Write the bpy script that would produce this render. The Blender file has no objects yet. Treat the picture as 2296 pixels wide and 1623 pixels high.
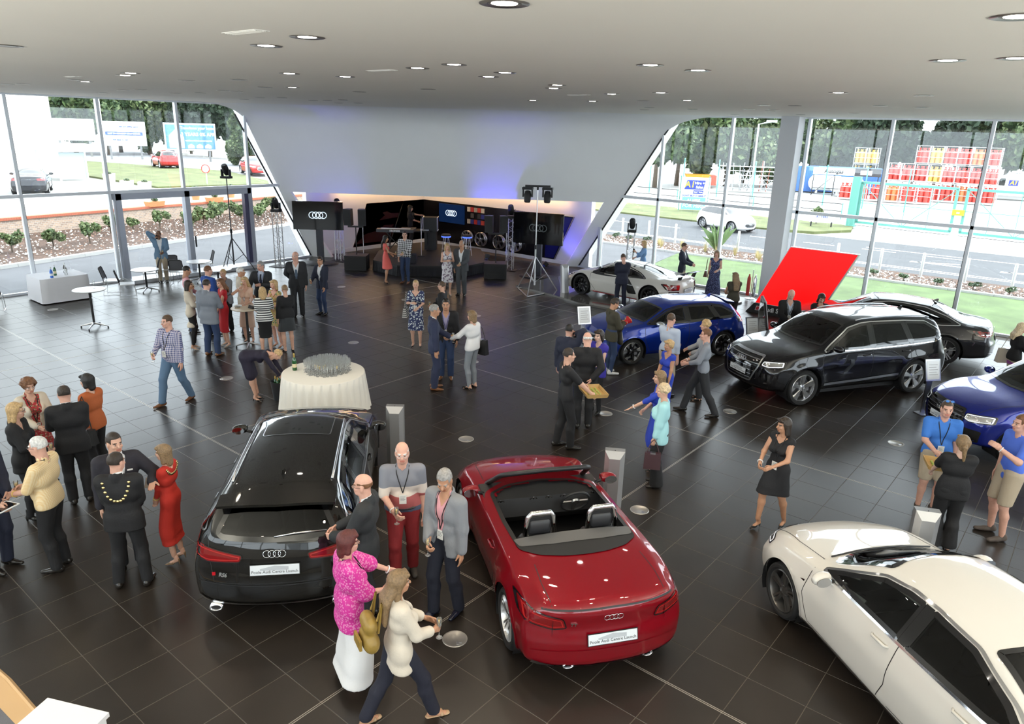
import bpy,bmesh,math,random
import numpy as np
from mathutils import Vector,Matrix
from mathutils.bvhtree import BVHTree
random.seed(7);RNG=np.random.default_rng(11)
S=bpy.context.scene
COL=S.collection
PI=math.pi
# ------------------------------------------------------------------ camera
cam=bpy.data.objects.new('camera',bpy.data.cameras.new('camera'))
COL.objects.link(cam)
cam.data.sensor_width=36.0
cam.data.lens=25.617
cam.data.clip_end=500
CR=Vector((0.76947503,0.63810716,0.02697082));CU=Vector((-0.21391882,0.2177085,0.95228239));CF=Vector((-0.60178644,0.73852709,-0.30402439))
cam.matrix_world=Matrix(((CR.x,CU.x,-CF.x,0),(CR.y,CU.y,-CF.y,0),(CR.z,CU.z,-CF.z,5.347),(0,0,0,1)))
S.camera=cam
HEAD=math.radians(39.175)
# ------------------------------------------------------------------ sky, sun, exposure
wd=bpy.data.worlds.new('overcast_sky');S.world=wd;wd.use_nodes=True
bg=wd.node_tree.nodes['Background']
bg.inputs[0].default_value=(0.90,0.955,1.0,1);bg.inputs[1].default_value=6.5
sun=bpy.data.objects.new('sun',bpy.data.lights.new('sun','SUN'));COL.objects.link(sun)
sun.data.energy=4.5;sun.data.angle=math.radians(25);sun.data.color=(1,.96,.9)
sun.rotation_euler=(math.radians(38),0,math.radians(150))
vs=S.view_settings
vs.view_transform='Standard';vs.look='None';vs.gamma=1.0;vs.use_curve_mapping=False
vs.exposure=0.0
S.cycles.max_bounces=10;S.cycles.diffuse_bounces=4;S.cycles.glossy_bounces=4
S.cycles.transmission_bounces=6;S.cycles.transparent_max_bounces=48
S.cycles.caustics_reflective=True;S.cycles.blur_glossy=.5;S.cycles.caustics_refractive=False
S.cycles.sample_clamp_indirect=6.0
S.cycles.use_denoising=True
# ------------------------------------------------------------------ materials
MC={}
def mat(name,c=(.8,.8,.8),r=.5,m=0.,coat=0.,emit=None,es=1.,spec=.5,bump=0.,bscale=40.,var=0.,vscale=6.,sheen=0.,flake=0.):
 """one procedural material per name"""
 if name in MC:return MC[name]
 M=bpy.data.materials.new(name);M.use_nodes=True;MC[name]=M
 nt=M.node_tree;b=nt.nodes['Principled BSDF']
 c4=(*c[:3],1)
 b.inputs['Base Color'].default_value=c4
 b.inputs['Roughness'].default_value=r;b.inputs['Metallic'].default_value=m
 b.inputs['Coat Weight'].default_value=coat;b.inputs['Coat Roughness'].default_value=.03
 b.inputs['Specular IOR Level'].default_value=spec
 if sheen:b.inputs['Sheen Weight'].default_value=sheen
 if emit is not None:
  b.inputs['Emission Color'].default_value=(*emit[:3],1);b.inputs['Emission Strength'].default_value=es
 if bump or var:
  tc=nt.nodes.new('ShaderNodeTexCoord');nz=nt.nodes.new('ShaderNodeTexNoise')
  nz.inputs['Detail'].default_value=4
  nt.links.new(tc.outputs['Object'],nz.inputs['Vector'])
  if bump:
   nz.inputs['Scale'].default_value=bscale
   bp=nt.nodes.new('ShaderNodeBump');bp.inputs['Strength'].default_value=bump;bp.inputs['Distance'].default_value=.01
   nt.links.new(nz.outputs[0],bp.inputs['Height']);nt.links.new(bp.outputs[0],b.inputs['Normal'])
  if var:
   n2=nt.nodes.new('ShaderNodeTexNoise');n2.inputs['Scale'].default_value=vscale;n2.inputs['Detail'].default_value=5
   nt.links.new(tc.outputs['Object'],n2.inputs['Vector'])
   rp=nt.nodes.new('ShaderNodeMapRange');rp.inputs[1].default_value=.3;rp.inputs[2].default_value=.7
   rp.inputs[3].default_value=1-var;rp.inputs[4].default_value=1+var
   mx=nt.nodes.new('ShaderNodeMix');mx.data_type='RGBA';mx.blend_type='MULTIPLY';mx.inputs[0].default_value=1
   mx.inputs[6].default_value=c4
   nt.links.new(n2.outputs[0],rp.inputs[0]);nt.links.new(rp.outputs[0],mx.inputs[7]);nt.links.new(mx.outputs[2],b.inputs['Base Color'])
 if flake:
  tc=nt.nodes.new('ShaderNodeTexCoord');vo=nt.nodes.new('ShaderNodeTexVoronoi');vo.inputs['Scale'].default_value=900
  nt.links.new(tc.outputs['Object'],vo.inputs['Vector'])
  mr=nt.nodes.new('ShaderNodeMapRange');mr.inputs[3].default_value=max(.05,r-flake);mr.inputs[4].default_value=r+flake
  sp=nt.nodes.new('ShaderNodeSeparateColor');nt.links.new(vo.outputs['Color'],sp.inputs[0])
  nt.links.new(sp.outputs[0],mr.inputs[0]);nt.links.new(mr.outputs[0],b.inputs['Roughness'])
 return M
def pattern(name,kind,a,b,scale=1.,r=.7,c=None):
 """cloth with woven or printed colour: stripes, check, floral, dots"""
 if name in MC:return MC[name]
 M=mat(name,a,r);nt=M.node_tree;bs=nt.nodes['Principled BSDF']
 tc=nt.nodes.new('ShaderNodeTexCoord');L=nt.links.new
 def N(t,**k):
  n=nt.nodes.new(t)
  for q,w in k.items():setattr(n,q,w)
  return n
 def mix(f,A,B):
  m=N('ShaderNodeMix',data_type='RGBA');L(f,m.inputs[0])
  for i,v in ((6,A),(7,B)):
   if isinstance(v,tuple):m.inputs[i].default_value=(*v,1)
   else :L(v,m.inputs[i])
  return m.outputs[2]
 def band(axis,sc,duty):
  sx=N('ShaderNodeSeparateXYZ');L(tc.outputs['Object'],sx.inputs[0])
  m=N('ShaderNodeMath',operation='MULTIPLY');L(sx.outputs[axis],m.inputs[0]);m.inputs[1].default_value=sc
  f=N('ShaderNodeMath',operation='FRACT');L(m.outputs[0],f.inputs[0])
  g=N('ShaderNodeMath',operation='GREATER_THAN');L(f.outputs[0],g.inputs[0]);g.inputs[1].default_value=duty
  return g.outputs[0]
 if kind=='stripes':out=mix(band(2,scale,.5),a,b)
 elif kind=='check':
  m1=mix(band(2,scale,.5),a,b);m2=N('ShaderNodeMix',data_type='RGBA');f=band(0,scale,.5)
  m2.inputs[0].default_value=.5;L(m1,m2.inputs[6]);L(mix(f,a,b),m2.inputs[7]);out=m2.outputs[2]
 elif kind=='floral':
  v=N('ShaderNodeTexVoronoi');v.inputs['Scale'].default_value=scale;L(tc.outputs['Object'],v.inputs['Vector'])
  nz=N('ShaderNodeTexNoise');nz.inputs['Scale'].default_value=scale*.6;L(tc.outputs['Object'],nz.inputs['Vector'])
  g=N('ShaderNodeMath',operation='GREATER_THAN');L(nz.outputs[0],g.inputs[0]);g.inputs[1].default_value=.5
  ls=N('ShaderNodeMath',operation='LESS_THAN');L(v.outputs['Distance'],ls.inputs[0]);ls.inputs[1].default_value=.42
  m1=mix(ls.outputs[0],a,b);out=mix(g.outputs[0],m1,c or a) if c else m1
  if c:
   mm=N('ShaderNodeMath',operation='MULTIPLY');L(g.outputs[0],mm.inputs[0]);L(ls.outputs[0],mm.inputs[1])
   out=mix(mm.outputs[0],m1,c)
 elif kind=='bands':
  sx=N('ShaderNodeSeparateXYZ');L(tc.outputs['Object'],sx.inputs[0]);out=a
  for z,cc in b:
   g=N('ShaderNodeMath',operation='GREATER_THAN');L(sx.outputs[2],g.inputs[0]);g.inputs[1].default_value=z
   out=mix(g.outputs[0],out,cc)
 L(out,bs.inputs['Base Color'])
 return M
def glassmat(name,tint=(1,1,1),refl=1.0,rough=0.0,ior=1.5,gl=(1,1,1),glint=0.):
 """thin pane: tinted straight-through light plus fresnel reflection"""
 if name in MC:return MC[name]
 M=bpy.data.materials.new(name);M.use_nodes=True;MC[name]=M;nt=M.node_tree
 nt.nodes.remove(nt.nodes['Principled BSDF'])
 o=nt.nodes['Material Output'];t=nt.nodes.new('ShaderNodeBsdfTransparent');g=nt.nodes.new('ShaderNodeBsdfGlossy')
 t.inputs[0].default_value=(*tint,1);g.inputs[0].default_value=(*gl,1);g.inputs['Roughness'].default_value=rough
 f=nt.nodes.new('ShaderNodeFresnel');f.inputs[0].default_value=ior
 m=nt.nodes.new('ShaderNodeMath');m.operation='MULTIPLY';m.inputs[1].default_value=refl;m.use_clamp=True
 nt.links.new(f.outputs[0],m.inputs[0])
 x=nt.nodes.new('ShaderNodeMixShader');nt.links.new(m.outputs[0],x.inputs[0]);nt.links.new(t.outputs[0],x.inputs[1]);nt.links.new(g.outputs[0],x.inputs[2])
 out=x.outputs[0]
 if glint:
  df=nt.nodes.new('ShaderNodeBsdfDiffuse');df.inputs[0].default_value=(.95,.95,.95,1);x2=nt.nodes.new('ShaderNodeMixShader');x2.inputs[0].default_value=glint  # white diffuse share stands in for light sparkling through the glass
  nt.links.new(out,x2.inputs[1]);nt.links.new(df.outputs[0],x2.inputs[2]);out=x2.outputs[0]
 nt.links.new(out,o.inputs[0])
 return M
 # ------------------------------------------------------------------ objects
def tag(o,label=None,cat=None,group=None,kind=None):
 if label:o['label']=label
 if cat:o['category']=cat
 if group:o['group']=group
 if kind:o['kind']=kind
 return o
def link(name,data,parent=None,M=None):
 o=bpy.data.objects.new(name,data);COL.objects.link(o)
 if parent is not None:o.parent=parent
 if M is not None:o.matrix_local=M
 return o
def empty(name,loc=(0,0,0),rz=0.,label=None,cat=None,group=None,kind=None):
 o=link(name,None);o.location=loc;o.rotation_euler=(0,0,rz);o.empty_display_size=.1
 return tag(o,label,cat,group,kind)
def mesh(name,V,F,m=None,smooth=False):
 me=bpy.data.meshes.new(name);me.from_pydata([tuple(v) for v in V] if not isinstance(V,np.ndarray) else V.tolist(),[],F if isinstance(F,list) else F.tolist())
 if m is not None:
  for q in (m if isinstance(m,(list,tuple)) else [m]):me.materials.append(q)
 if smooth:me.shade_smooth()
 me.update()
 return me
def copy_tree(o,parent=None):
 c=o.copy();COL.objects.link(c);c.parent=parent
 for ch in o.children:copy_tree(ch,c)
 return c
class MB:
 """collects shapes and links them as one mesh object"""
 def __init__(s):s.V=[];s.F=[];s.I=[];s.mi=0
 def add(s,V,F):
  n=len(s.V);s.V+=[tuple(v) for v in V];s.F+=[tuple(i+n for i in f) for f in F];s.I+=[s.mi]*len(F);return s
 def hexa(s,P):
  return s.add(P,[(3,2,1,0),(4,5,6,7),(0,1,5,4),(1,2,6,5),(2,3,7,6),(3,0,4,7)])
 def box(s,c,d,rz=0.,M=None):
  x,y,z=d[0]/2,d[1]/2,d[2]/2
  P=[Vector(p) for p in ((-x,-y,-z),(x,-y,-z),(x,y,-z),(-x,y,-z),(-x,-y,z),(x,-y,z),(x,y,z),(-x,y,z))]
  if rz:R_=Matrix.Rotation(rz,3,'Z');P=[R_@p for p in P]
  if M is not None:P=[M@p for p in P]
  return s.hexa([p+Vector(c) for p in P])
 def bb(s,a,b):
  return s.box([(a[i]+b[i])/2 for i in range(3)],[abs(b[i]-a[i]) for i in range(3)])
 def prism(s,poly,z0,z1,M=None):
  n=len(poly);P=[Vector((*p,z0)) for p in poly]+[Vector((*p,z1)) for p in poly]
  if M is not None:P=[M@p for p in P]
  return s.add(P,[tuple(range(n))[::-1],tuple(range(n,2*n))]+[(i,(i+1)%n,n+(i+1)%n,n+i) for i in range(n)])
 def tube(s,pts,r,n=8,cap=True,rr=None,closed=False):
  pts=[Vector(p) for p in pts];k=len(pts);rs=rr or [r]*k;V=[];F=[]
  up=None
  for i,p in enumerate(pts):
   if closed:t=pts[(i+1)%k]-pts[i-1]
   else :t=pts[min(i+1,k-1)]-pts[max(i-1,0)]
   t=t.normalized() if t.length>1e-9 else Vector((0,0,1))
   if up is None:up=Vector((0,0,1)) if abs(t.z)<.9 else Vector((1,0,0))
   a=t.cross(up);a=a.normalized() if a.length>1e-6 else t.orthogonal().normalized()
   b=a.cross(t).normalized();up=b
   for j in range(n):
    w=2*PI*j/n;V.append(p+(a*math.cos(w)+b*math.sin(w))*rs[i])
  for i in range(k if closed else k-1):
   q=(i+1)%k
   for j in range(n):
    F.append((i*n+j,i*n+(j+1)%n,q*n+(j+1)%n,q*n+j))
  if cap and not closed:F+=[tuple(range(n))[::-1],tuple(range((k-1)*n,k*n))]
  return s.add(V,F)
 def cyl(s,a,b,r,n=16,r2=None):return s.tube([a,b],r,n,True,[r,r if r2 is None else r2])
 def lathe(s,prof,n=24,M=None,a0=0.,a1=2*PI,sx=1.,sy=1.):
  full=abs(a1-a0-2*PI)<1e-6;k=n if full else n+1;V=[];F=[]
  for (r,z) in prof:
   for j in range(k):
    w=a0+(a1-a0)*j/n;v=Vector((r*math.cos(w)*sx,r*math.sin(w)*sy,z));V.append(M@v if M is not None else v)
  for i in range(len(prof)-1):
   for j in range(n):
    q=(j+1)%k;F.append((i*k+j,i*k+q,(i+1)*k+q,(i+1)*k+j))
  return s.add(V,F)
 def grid(s,fn,nu,nv):
  V=[fn(i/nu,j/nv) for i in range(nu+1) for j in range(nv+1)]
  return s.add(V,[(i*(nv+1)+j,(i+1)*(nv+1)+j,(i+1)*(nv+1)+j+1,i*(nv+1)+j+1) for i in range(nu) for j in range(nv)])
 def data(s,name,m,smooth=False,sharp=None):
  me=mesh(name,s.V,s.F,m)
  if isinstance(m,(list,tuple)) and len(m)>1:me.polygons.foreach_set('material_index',s.I)
  if smooth:
   me.shade_smooth()
   if sharp is not None:me.set_sharp_from_angle(angle=math.radians(sharp))
  return me
 def obj(s,name,m,parent=None,smooth=False,sharp=None,M=None):
  return link(name,s.data(name,m,smooth,sharp),parent,M)
def text_mesh(txt,size,m,name='lettering',ext=.002,align='CENTER',bold=0.,shear=0.,sx=1.):
 cu=bpy.data.curves.new(name,'FONT');cu.body=txt;cu.size=size;cu.extrude=ext;cu.align_x=align;cu.align_y='CENTER'
 cu.offset=bold;cu.shear=shear;cu.resolution_u=2
 o=bpy.data.objects.new(name,cu);COL.objects.link(o)
 me=bpy.data.meshes.new_from_object(o.evaluated_get(bpy.context.evaluated_depsgraph_get()))
 COL.objects.unlink(o);bpy.data.objects.remove(o);bpy.data.curves.remove(cu)
 if sx!=1.:
  for v in me.vertices:v.co.x*=sx
 me.materials.clear();me.materials.append(m);return me
def frame(o,x,y):
 x=Vector(x).normalized();y=Vector(y);z=x.cross(y).normalized();y=z.cross(x)
 return Matrix(((x.x,y.x,z.x,o[0]),(x.y,y.y,z.y,o[1]),(x.z,y.z,z.z,o[2]),(0,0,0,1)))
def rings_mb(R,w,s=.93,t=.006,n=28):
 mb=MB();q=w/2-R
 for k in range(4):
  cx=-q+k*2*q/3
  mb.tube([(cx+R*math.cos(a*2*PI/n),R*math.sin(a*2*PI/n)*s,.001*(k%2)) for a in range(n)],t,6,closed=True)
 return mb
 # ================================================================== setting
XL,YR,ZC=-26.0,24.9,5.97
XN,YN=9.0,-7.0
white=mat('white_plaster',(.88,.89,.90),.6,var=.02,vscale=.6)
alu=mat('brushed_aluminium',(.62,.65,.70),.35,.6)
def camd(x,y):
 return Vector((math.cos(HEAD)*x-math.sin(HEAD)*y,math.sin(HEAD)*x+math.cos(HEAD)*y,0))
 # ---- floor: grout slab and single tiles
def floor_material():
 M=mat('porcelain_tile',(.05,.042,.037),.32);nt=M.node_tree;b=nt.nodes['Principled BSDF'];L=nt.links.new
 g=nt.nodes.new('ShaderNodeNewGeometry')
 sn=nt.nodes.new('ShaderNodeVectorMath');sn.operation='SUBTRACT';sn.inputs[1].default_value=(-.1687,.225,0);L(g.outputs['Position'],sn.inputs[0])
 dv=nt.nodes.new('ShaderNodeVectorMath');dv.operation='DIVIDE';dv.inputs[1].default_value=(.6,.6198,50);L(sn.outputs[0],dv.inputs[0])
 fl=nt.nodes.new('ShaderNodeVectorMath');fl.operation='FLOOR';L(dv.outputs[0],fl.inputs[0])
 wn=nt.nodes.new('ShaderNodeTexWhiteNoise');L(fl.outputs[0],wn.inputs['Vector'])
 nz=nt.nodes.new('ShaderNodeTexNoise');nz.inputs['Scale'].default_value=2.2;nz.inputs['Detail'].default_value=6;L(g.outputs['Position'],nz.inputs['Vector'])
 a=nt.nodes.new('ShaderNodeMath');a.operation='MULTIPLY_ADD';a.inputs[1].default_value=.35;L(wn.outputs['Value'],a.inputs[0]);L(nz.outputs[0],a.inputs[2])
 mr=nt.nodes.new('ShaderNodeMapRange');mr.inputs[1].default_value=.3;mr.inputs[2].default_value=1.;L(a.outputs[0],mr.inputs[0])
 mx=nt.nodes.new('ShaderNodeMix');mx.data_type='RGBA';L(mr.outputs[0],mx.inputs[0])
 mx.inputs[6].default_value=(.015,.0115,.0092,1);mx.inputs[7].default_value=(.026,.0205,.0165,1);L(mx.outputs[2],b.inputs['Base Color'])
 n2=nt.nodes.new('ShaderNodeTexNoise');n2.inputs['Scale'].default_value=60;n2.inputs['Detail'].default_value=5;L(g.outputs['Position'],n2.inputs['Vector'])
 bp=nt.nodes.new('ShaderNodeBump');bp.inputs['Strength'].default_value=.12;bp.inputs['Distance'].default_value=.004;L(n2.outputs[0],bp.inputs['Height']);L(bp.outputs[0],b.inputs['Normal'])
 b.inputs['Specular IOR Level'].default_value=.6
 return M
tile_m=floor_material()
floor=MB().bb((XL,YN,-.2),(XN,YR,-.003)).obj('floor',mat('grout',(.13,.11,.085),.7))
tag(floor,kind='structure',label='dark brown porcelain tile floor of the showroom')
TA,TB,TX,TY=.6,.6198,-.1687,.2250
tiles=[]
Cp=Vector((0,0,5.347))
for i in range(-45,27):
 for j in range(-22,42):
  x0,y0=TX+i*TA,TY+j*TB
  x1,y1=x0+TA,y0+TB
  if x0<XL or x1>XN or y0<YN or y1>YR:continue
  d=Vector(((x0+x1)/2,(y0+y1)/2,0))-Cp
  z=d.dot(CF);u=d.dot(CR)/max(z,.01);w=d.dot(CU)/max(z,.01)
  vis=z>0 and abs(u)<.72 and abs(w)<.51
  tiles.append((-1/z if vis else 1,x0,y0))
tiles.sort()
g_=.0025;e_=.0025
tm=MB();TW,TH=TA/2-g_,TB/2-g_
def tile_geo(cx,cy):
 P=[(cx-TW,cy-TH,-.003),(cx+TW,cy-TH,-.003),(cx+TW,cy+TH,-.003),(cx-TW,cy+TH,-.003)]
 return P+[(cx-TW+e_,cy-TH+e_,0),(cx+TW-e_,cy-TH+e_,0),(cx+TW-e_,cy+TH-e_,0),(cx-TW+e_,cy+TH-e_,0)]
TF=[(4,5,6,7),(0,1,5,4),(1,2,6,5),(2,3,7,6),(3,0,4,7)]
tme=mesh('tile',tile_geo(0,0),TF,tile_m)
for _,x0,y0 in tiles[:300]:
 o=link('tile',tme,floor);o.location=(x0+TA/2,y0+TB/2,0)
rest=MB()
for _,x0,y0 in tiles[300:]:rest.add(tile_geo(x0+TA/2,y0+TB/2),TF)
tag(rest.obj('tiles',tile_m,floor),kind='stuff')
# metal movement joints: pairs of thin bright lines let into the floor
mj=mat('joint_strip',(.62,.58,.52),.4,.7)
for ax,v in ((0,-4.968),(1,5.803),(0,-11.568),(1,12.001),(0,-18.168),(1,18.199),(0,1.632)):
 mb=MB()
 for q in (-.011,.011):
  if ax==0:mb.bb((v+q-.003,YN,-.001),(v+q+.003,YR,.0012))
  else :mb.bb((XL,v+q-.003,-.001),(XN,v+q+.003,.0012))
 mb.obj('joint_strip',mj,floor)
 # ---- ceiling
ceil=MB().bb((XL-.3,YN,ZC),(XN,YR+.3,ZC+.25)).obj('ceiling',mat('ceiling_paint',(.88,.865,.82),.65,var=.015,vscale=.4))
tag(ceil,kind='structure',label='smooth white plaster ceiling with recessed downlights')
# ---- end bulkhead: a leaning white plane that cuts the far corner, curved up into the ceiling
BD=Vector((.8095,.5871,0));BN=Vector((.5871,-.8095,0));B0=Vector((-26,18.3,0))
def bulk_end(off,side):
 p=B0+BN*off
 if side==0:return p+BD*((XL-p.x)/BD.x)
 return p+BD*((YR-p.y)/BD.y)
prof=[(.383*z,z) for z in (2.75,3.2,3.7,4.2,4.7,5.1,5.3)]
for k in range(1,11):
 t=k/10;A,B,C_=(2.03,5.3),(2.29,5.97),(3.6,5.968)
 prof.append(tuple((1-t)**2*A[i]+2*t*(1-t)*B[i]+t*t*C_[i] for i in (0,1)))
mb=MB();n=24
for off,z in prof:
 a,b=bulk_end(off,0),bulk_end(off,1)
 for k in range(n+1):p=a.lerp(b,k/n);mb.V.append((p.x,p.y,z))
for i in range(len(prof)-1):
 for k in range(n):mb.F.append((i*(n+1)+k,i*(n+1)+k+1,(i+1)*(n+1)+k+1,(i+1)*(n+1)+k));mb.I.append(0)
bulk=mb.obj('wall_end',white,smooth=True)
tag(bulk,kind='structure',label='leaning white end wall curving up into the ceiling')
# white flanges beside the recess, lying on the same leaning plane
def slant(z,side,w):
 p=bulk_end(.383*z,side);return p+BD*(w if side==0 else -w)+Vector((0,0,z))
fl=MB()
for side,w0,w1 in ((0,.88,.42),(1,.52,.62)):
 P=[slant(0,side,0),slant(0,side,w0),slant(2.75,side,w1),slant(2.75,side,0)]
 if side:P=P[::-1]
 bk=-BN*.22
 fl.hexa([P[0]+bk,P[1]+bk,P[1],P[0],P[3]+bk,P[2]+bk,P[2],P[3]] if not side else [P[3]+bk,P[2]+bk,P[2],P[3],P[0]+bk,P[1]+bk,P[1],P[0]])
tag(fl.obj('trim_1',white),kind='structure')
# outer face of the leaning end (seen through the glass)
mb=MB()
for off in (-.35,):
 P=[]
 for side in (0,1):
  for z in (0,5.95):
   p=bulk_end(.383*z,side)-BN*.02+(Vector((-.55,0,z)) if side==0 else Vector((0,.55,z)))
   q=bulk_end(.383*z,side)-BN*.02+Vector((0,0,z));P.append((p,q))
 for (p0,q0),(p1,q1) in ((P[0],P[1]),(P[2],P[3])):
  bk=-BN*.3
  mb.hexa([p0+bk,p0,q0,q0+bk,p1+bk,p1,q1,q1+bk])
tag(mb.obj('trim_2',white),kind='structure')
# recess: soffit, two walls meeting in the far corner
a,b=bulk_end(1.05,0),bulk_end(1.05,1)
tag(MB().prism([(a.x,a.y),(b.x,b.y),(XL,YR)],2.74,2.9).obj('trim_3',white),kind='structure')
lw=mat('recess_wall',(.78,.77,.80),.55)
tag(MB().bb((XL-.25,18.2,0),(XL,YR+.25,3.0)).obj('wall_left',lw),kind='structure')
tag(MB().bb((XL-.25,YR,0),(-16.4,YR+.25,3.0)).obj('wall_right',lw),kind='structure')
for nm,a,b in (('baseboard_left',(XL,19.,0),(XL+.03,YR,.16)),('baseboard_right',(XL,YR-.03,0),(-17.2,YR,.16))):
 tag(MB().bb(a,b).obj(nm,white),kind='structure')
 # ---- glass walls
pane=glassmat('window_glass',(.93,.96,.97),.9,0.,1.45)
def glass_wall(axis,marks,end_lo,z_slope):
 pass
GF=mat('window_frame',(.70,.73,.77),.4,.3)
DG=mat('dark_gasket',(.03,.03,.035),.5)
def slope_s(side,z):
 p=bulk_end(.383*z if z<5.3 else 2.03+(z-5.3)**1.6*2.5,side);return p.y if side==0 else p.x
def wall_pt(side,s,z,d=0.):
 return Vector((XL+d,s,z)) if side==0 else Vector((s,YR-d,z))
def member(side,s,z0,z1,w=.085,dep=.16,d=.0):
 a=wall_pt(side,s-w/2,z0,d-dep/2);b=wall_pt(side,s+w/2,z1,d+dep/2)
 return MB().bb(a,b)
ml=[-7.,-4.93,-2.36,.21,2.78,5.36,7.94,10.51,13.08,15.66]
mr_=[-13.45,-10.86,-8.29,-5.85,-3.27,-.7,1.87,4.44,7.01,9.]
wi=0
for side,marks in ((0,ml),(1,mr_)):
 lo=marks[0] if side==0 else marks[-1]
 seq=marks if side==0 else marks[::-1]
 for k,s in enumerate(seq):
  last=k==len(seq)-1
  s2=seq[k+1] if not last else None
  wi+=1
  root=tag(empty('window_%d'%wi,wall_pt(side,s,0)),kind='structure')
  inv=Matrix.Translation(-root.location)
  def put(mb,nm,m):
   o=mb.obj(nm,m,root);o.matrix_local=inv.copy();return o
  ztop=ZC if not last else (5.62 if side==0 else 5.26)
  put(member(side,s,0,ztop),'mullion',GF)
  put(member(side,s+(.055 if side==0 else -.055),0,ztop,.02,.12,-.02),'gasket',DG)
  sgn=1 if side==0 else -1
  if not last:
   door=side==0 and k==8
   top=ZC
   if last is False and k==len(seq)-2:
    pts=[(s,2.96),(s2,2.96),(s2,5.62 if side==0 else 5.3)]
    zs=[5.72,5.82,5.9,5.95]
    cur=[(s2-sgn*f*1.35,z) for f,z in ((.12,5.74),(.3,5.84),(.55,5.92),(1.,5.96))] if side==0 else [(s2-sgn*f*1.2,z) for f,z in ((.15,5.55),(.35,5.75),(.65,5.9),(1.,5.96))]
    pts+=cur+[(s,5.96)]
    mbp=MB()
    for dd in (-.012,.012):mbp.V+=[tuple(wall_pt(side,p,z,dd)) for p,z in pts]
    m_=len(pts);mbp.F=[tuple(range(m_)),tuple(range(m_,2*m_))[::-1]];mbp.I=[0,0]
    put(mbp,'pane',pane)
    put(MB().tube([wall_pt(side,*p) for p in [(s2,5.3 if side else 5.62)]+cur],.035,6),'head_gasket',DG)
    wp=[(s2,5.3 if side else 5.62)]+cur
    mq=MB()
    for q in range(len(wp)-1):
     P=[wall_pt(side,*wp[q],-.3),wall_pt(side,*wp[q+1],-.3),wall_pt(side,wp[q+1][0],6.1,-.3),wall_pt(side,wp[q][0],6.1,-.3)]
     P2=[p+(Vector((.28,0,0)) if side==0 else Vector((0,-.28,0))) for p in P]
     mq.hexa([P[0],P[1],P2[1],P2[0],P[3],P[2],P2[2],P2[3]])
    put(mq,'head_reveal',white)
   else :
    put(MB().bb(wall_pt(side,s,3.0,-.012),wall_pt(side,s2,ZC,.012)),'pane',pane)
   put(MB().bb(wall_pt(side,s,.06,-.012),wall_pt(side,s2,2.98,.012)),'pane',pane)
   put(MB().bb(wall_pt(side,s,2.95,-.07),wall_pt(side,s2,3.05,.08)),'transom',GF)
   put(MB().bb(wall_pt(side,s,0,-.06),wall_pt(side,s2,.07,.05)),'sill',GF)
   put(MB().bb(wall_pt(side,s,ZC-.05,-.06),wall_pt(side,s2,ZC,.05)),'head',GF)
  else :
   e0,e3,e5=slope_s(side,0.),slope_s(side,3.),slope_s(side,ztop)
   for z0,z1 in ((.06,3.),(3.,ztop)):
    p=[(s,z0),(slope_s(side,z0),z0),(slope_s(side,z1),z1),(s,z1)]
    mbp=MB()
    for dd in (-.012,.012):mbp.V+=[tuple(wall_pt(side,a_,z,dd)) for a_,z in p]
    mbp.F=[(0,1,2,3),(7,6,5,4)];mbp.I=[0,0]
    put(mbp,'pane',pane)
   put(MB().bb(wall_pt(side,s,2.95,-.07),wall_pt(side,e3+sgn*.25,3.05,.08)),'transom',GF)
   put(MB().bb(wall_pt(side,s,0,-.06),wall_pt(side,e0,.07,.05)),'sill',GF)
   put(MB().tube([wall_pt(side,e0,0,.02),wall_pt(side,e5,ztop,.02)],.03,6),'edge_gasket',DG)
   # short post where the leaning edge meets the floor
   sp=e0-sgn*(.35 if side==0 else 1.02)
   if side:put(member(1,sp,0,1.75,.1,.2,.05),'post',GF)
   # ---- walls behind the viewer: solid below, clerestory glazing above
for nm,a,b in (('wall_near_right',(XN,YN,-.2),(XN+.3,YR,2.95)),('wall_near_left',(XL,YN-.3,-.2),(XN,YN,2.95))):tag(MB().bb(a,b).obj(nm,mat('warm_wall',(.55,.51,.46),.7)),kind='structure')
for ax in (0,1):
 for k in range(8 if ax else 12):
  wi+=1;root=tag(empty('window_%d'%wi),kind='structure')
  if ax:a,b=(XN,YN+k*3.99,0),(XN,YN+(k+1)*3.99,ZC)
  else :a,b=(XL+k*2.917,YN,0),(XL+(k+1)*2.917,YN,ZC)
  d=(.012,0,0) if ax else (0,.012,0)
  MB().bb((a[0]-d[0],a[1]-d[1],3.),(b[0]+d[0],b[1]+d[1],ZC)).obj('pane',pane,root)
  MB().bb((a[0]-.06,a[1]-.06,2.95),(a[0]+.06,a[1]+.06,ZC)).obj('mullion',GF,root);MB().bb((a[0]-.05,a[1]-.05,2.95),(b[0]+.05,b[1]+.05,3.05)).obj('transom',GF,root)
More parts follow.
